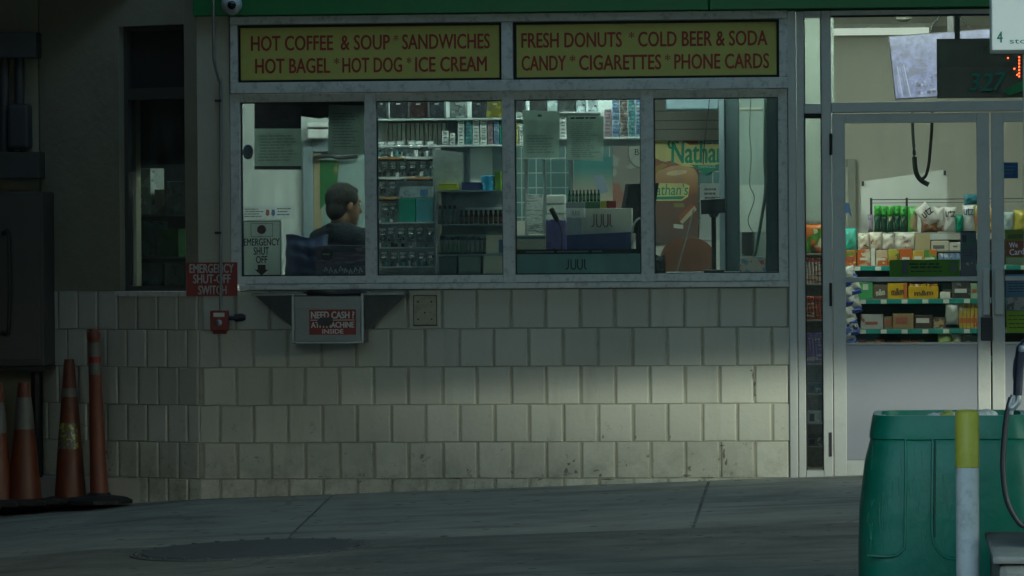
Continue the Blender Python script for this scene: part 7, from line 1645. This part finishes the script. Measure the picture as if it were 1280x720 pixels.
for k in range(34):
    px, py = _r.uniform(1140, 1170), _r.uniform(88, 118)
    if py > 118 - (px - 1140) * -.1 or py < 100 - (px - 1140) * .4 + 2: continue
    sz = _r.uniform(.8, 2.2); sp_([(px - sz, py - sz * .6), (px + sz, py - sz * .9), (px + sz * 1.1, py + sz * .7), (px - sz * .8, py + sz)], (E1, E3, E4, E2)[k % 4], 'parked_row_image')
bm = BM(); a = at(1188, 40, YV + .06); box(bm, a.x - .018, a.x + .018, YV + .055, YV + .09, at(1188, 80, YV).z, ZCE - .001, .003); part('ceiling_pole', bm, DARK, t)
def wire(pts, Y, lab): 
    bm = BM(); tube(bm, curve([at(p[0], p[1], Y) for p in pts], 6), .004, 6); solo('wire', bm, BLACK, lab, 'wire', smooth=True)
wire([(1164, 39.5), (1166, 30), (1174, 22), (1178, 10)], YV + .03, 'thin dark wire looping up from the screen left of the pole'); wire([(1196, 14), (1204, 26), (1213, 36.5)], YV + .03, 'dark wire running down to the screen right of the pole')
q = rect(1171, 47.5, 1345, 122, .10)
t = thing('led_board', 'black dot matrix board with lit red dots behind the transom glass', 'display board', ((q[0] + q[1]) / 2, .12, q[2]))
bm = BM(); box(bm, q[0], q[1], .10, .17, q[2], q[3], .004); part('board_case', bm, M('black_board_gloss', (.010, .012, .012), .25), t)
LED = EM('lit_red_dot', (1.0, .06, .02), 2.2)
dots = [(1260, 72.5), (1274, 71.5), (1274, 75.5), (1274, 79.5), (1274, 83.5), (1274, 87.5), (1274, 91.5), (1274, 95.5), (1271.5, 93.5), (1268, 86), (1282, 71.5), (1287, 71.5), (1292, 73), (1294, 78), (1287, 83.5), (1281, 83.5)]
for i, (px, py) in enumerate(dots):
    c = at(px, py, .099); bm = BM(); bmesh.ops.create_icosphere(bm, subdivisions=1, radius=.0055); bmesh.ops.translate(bm, verts=bm.verts[:], vec=c); part('lit_dot', bm, LED, t)
for z_ in (q[2],):
    bm = BM(); box(bm, q[0] + .1, q[0] + .13, .172, .19, q[3] - .02, ZCE - .001); part('hanger', bm, DARK, t)
YN = .0385
for s, r in (("3", (1211.5, 91.5, 1225, 113)), ("2", (1226, 91.5, 1240.5, 113.5)), ("7", (1242, 90.5, 1258.5, 113))):
    qq = rect(*r, YN); bm = BM(); text(bm, s, *qq, YN, th=.0012, bold=.02, shear=.15); solo('house_number', bm, M('dark_teal_vinyl', (.008, .17, .115), .45), 'dark green numeral %s of the number 327 on the transom glass' % s, 'house number', 'green number 327 on the glass')
bm = BM(); pxprism(bm, [(1254, 115), (1262, 108), (1272, 103), (1284, 99), (1284, 112), (1272, 116), (1262, 119)], YN, .0012); solo('glass_decal', bm, M('bright_green_decal', (.02, .20, .06), .5), 'green swoosh decal on the transom glass under the red dots', 'decal')
c = at(1129, 20, 1.3); bm = BM(); lathe(bm, c.x, 1.3, [(.02, c.z - .035), (.05, c.z - .02), (.055, c.z), (.10, c.z + .008), (.10, ZCE - .001)], 20); solo('ceiling_sensor', bm, M('brown_grey_fixture', (.10, .10, .085), .5), 'brown grey round fixture under the ceiling behind the transom', 'ceiling fixture', smooth=40)
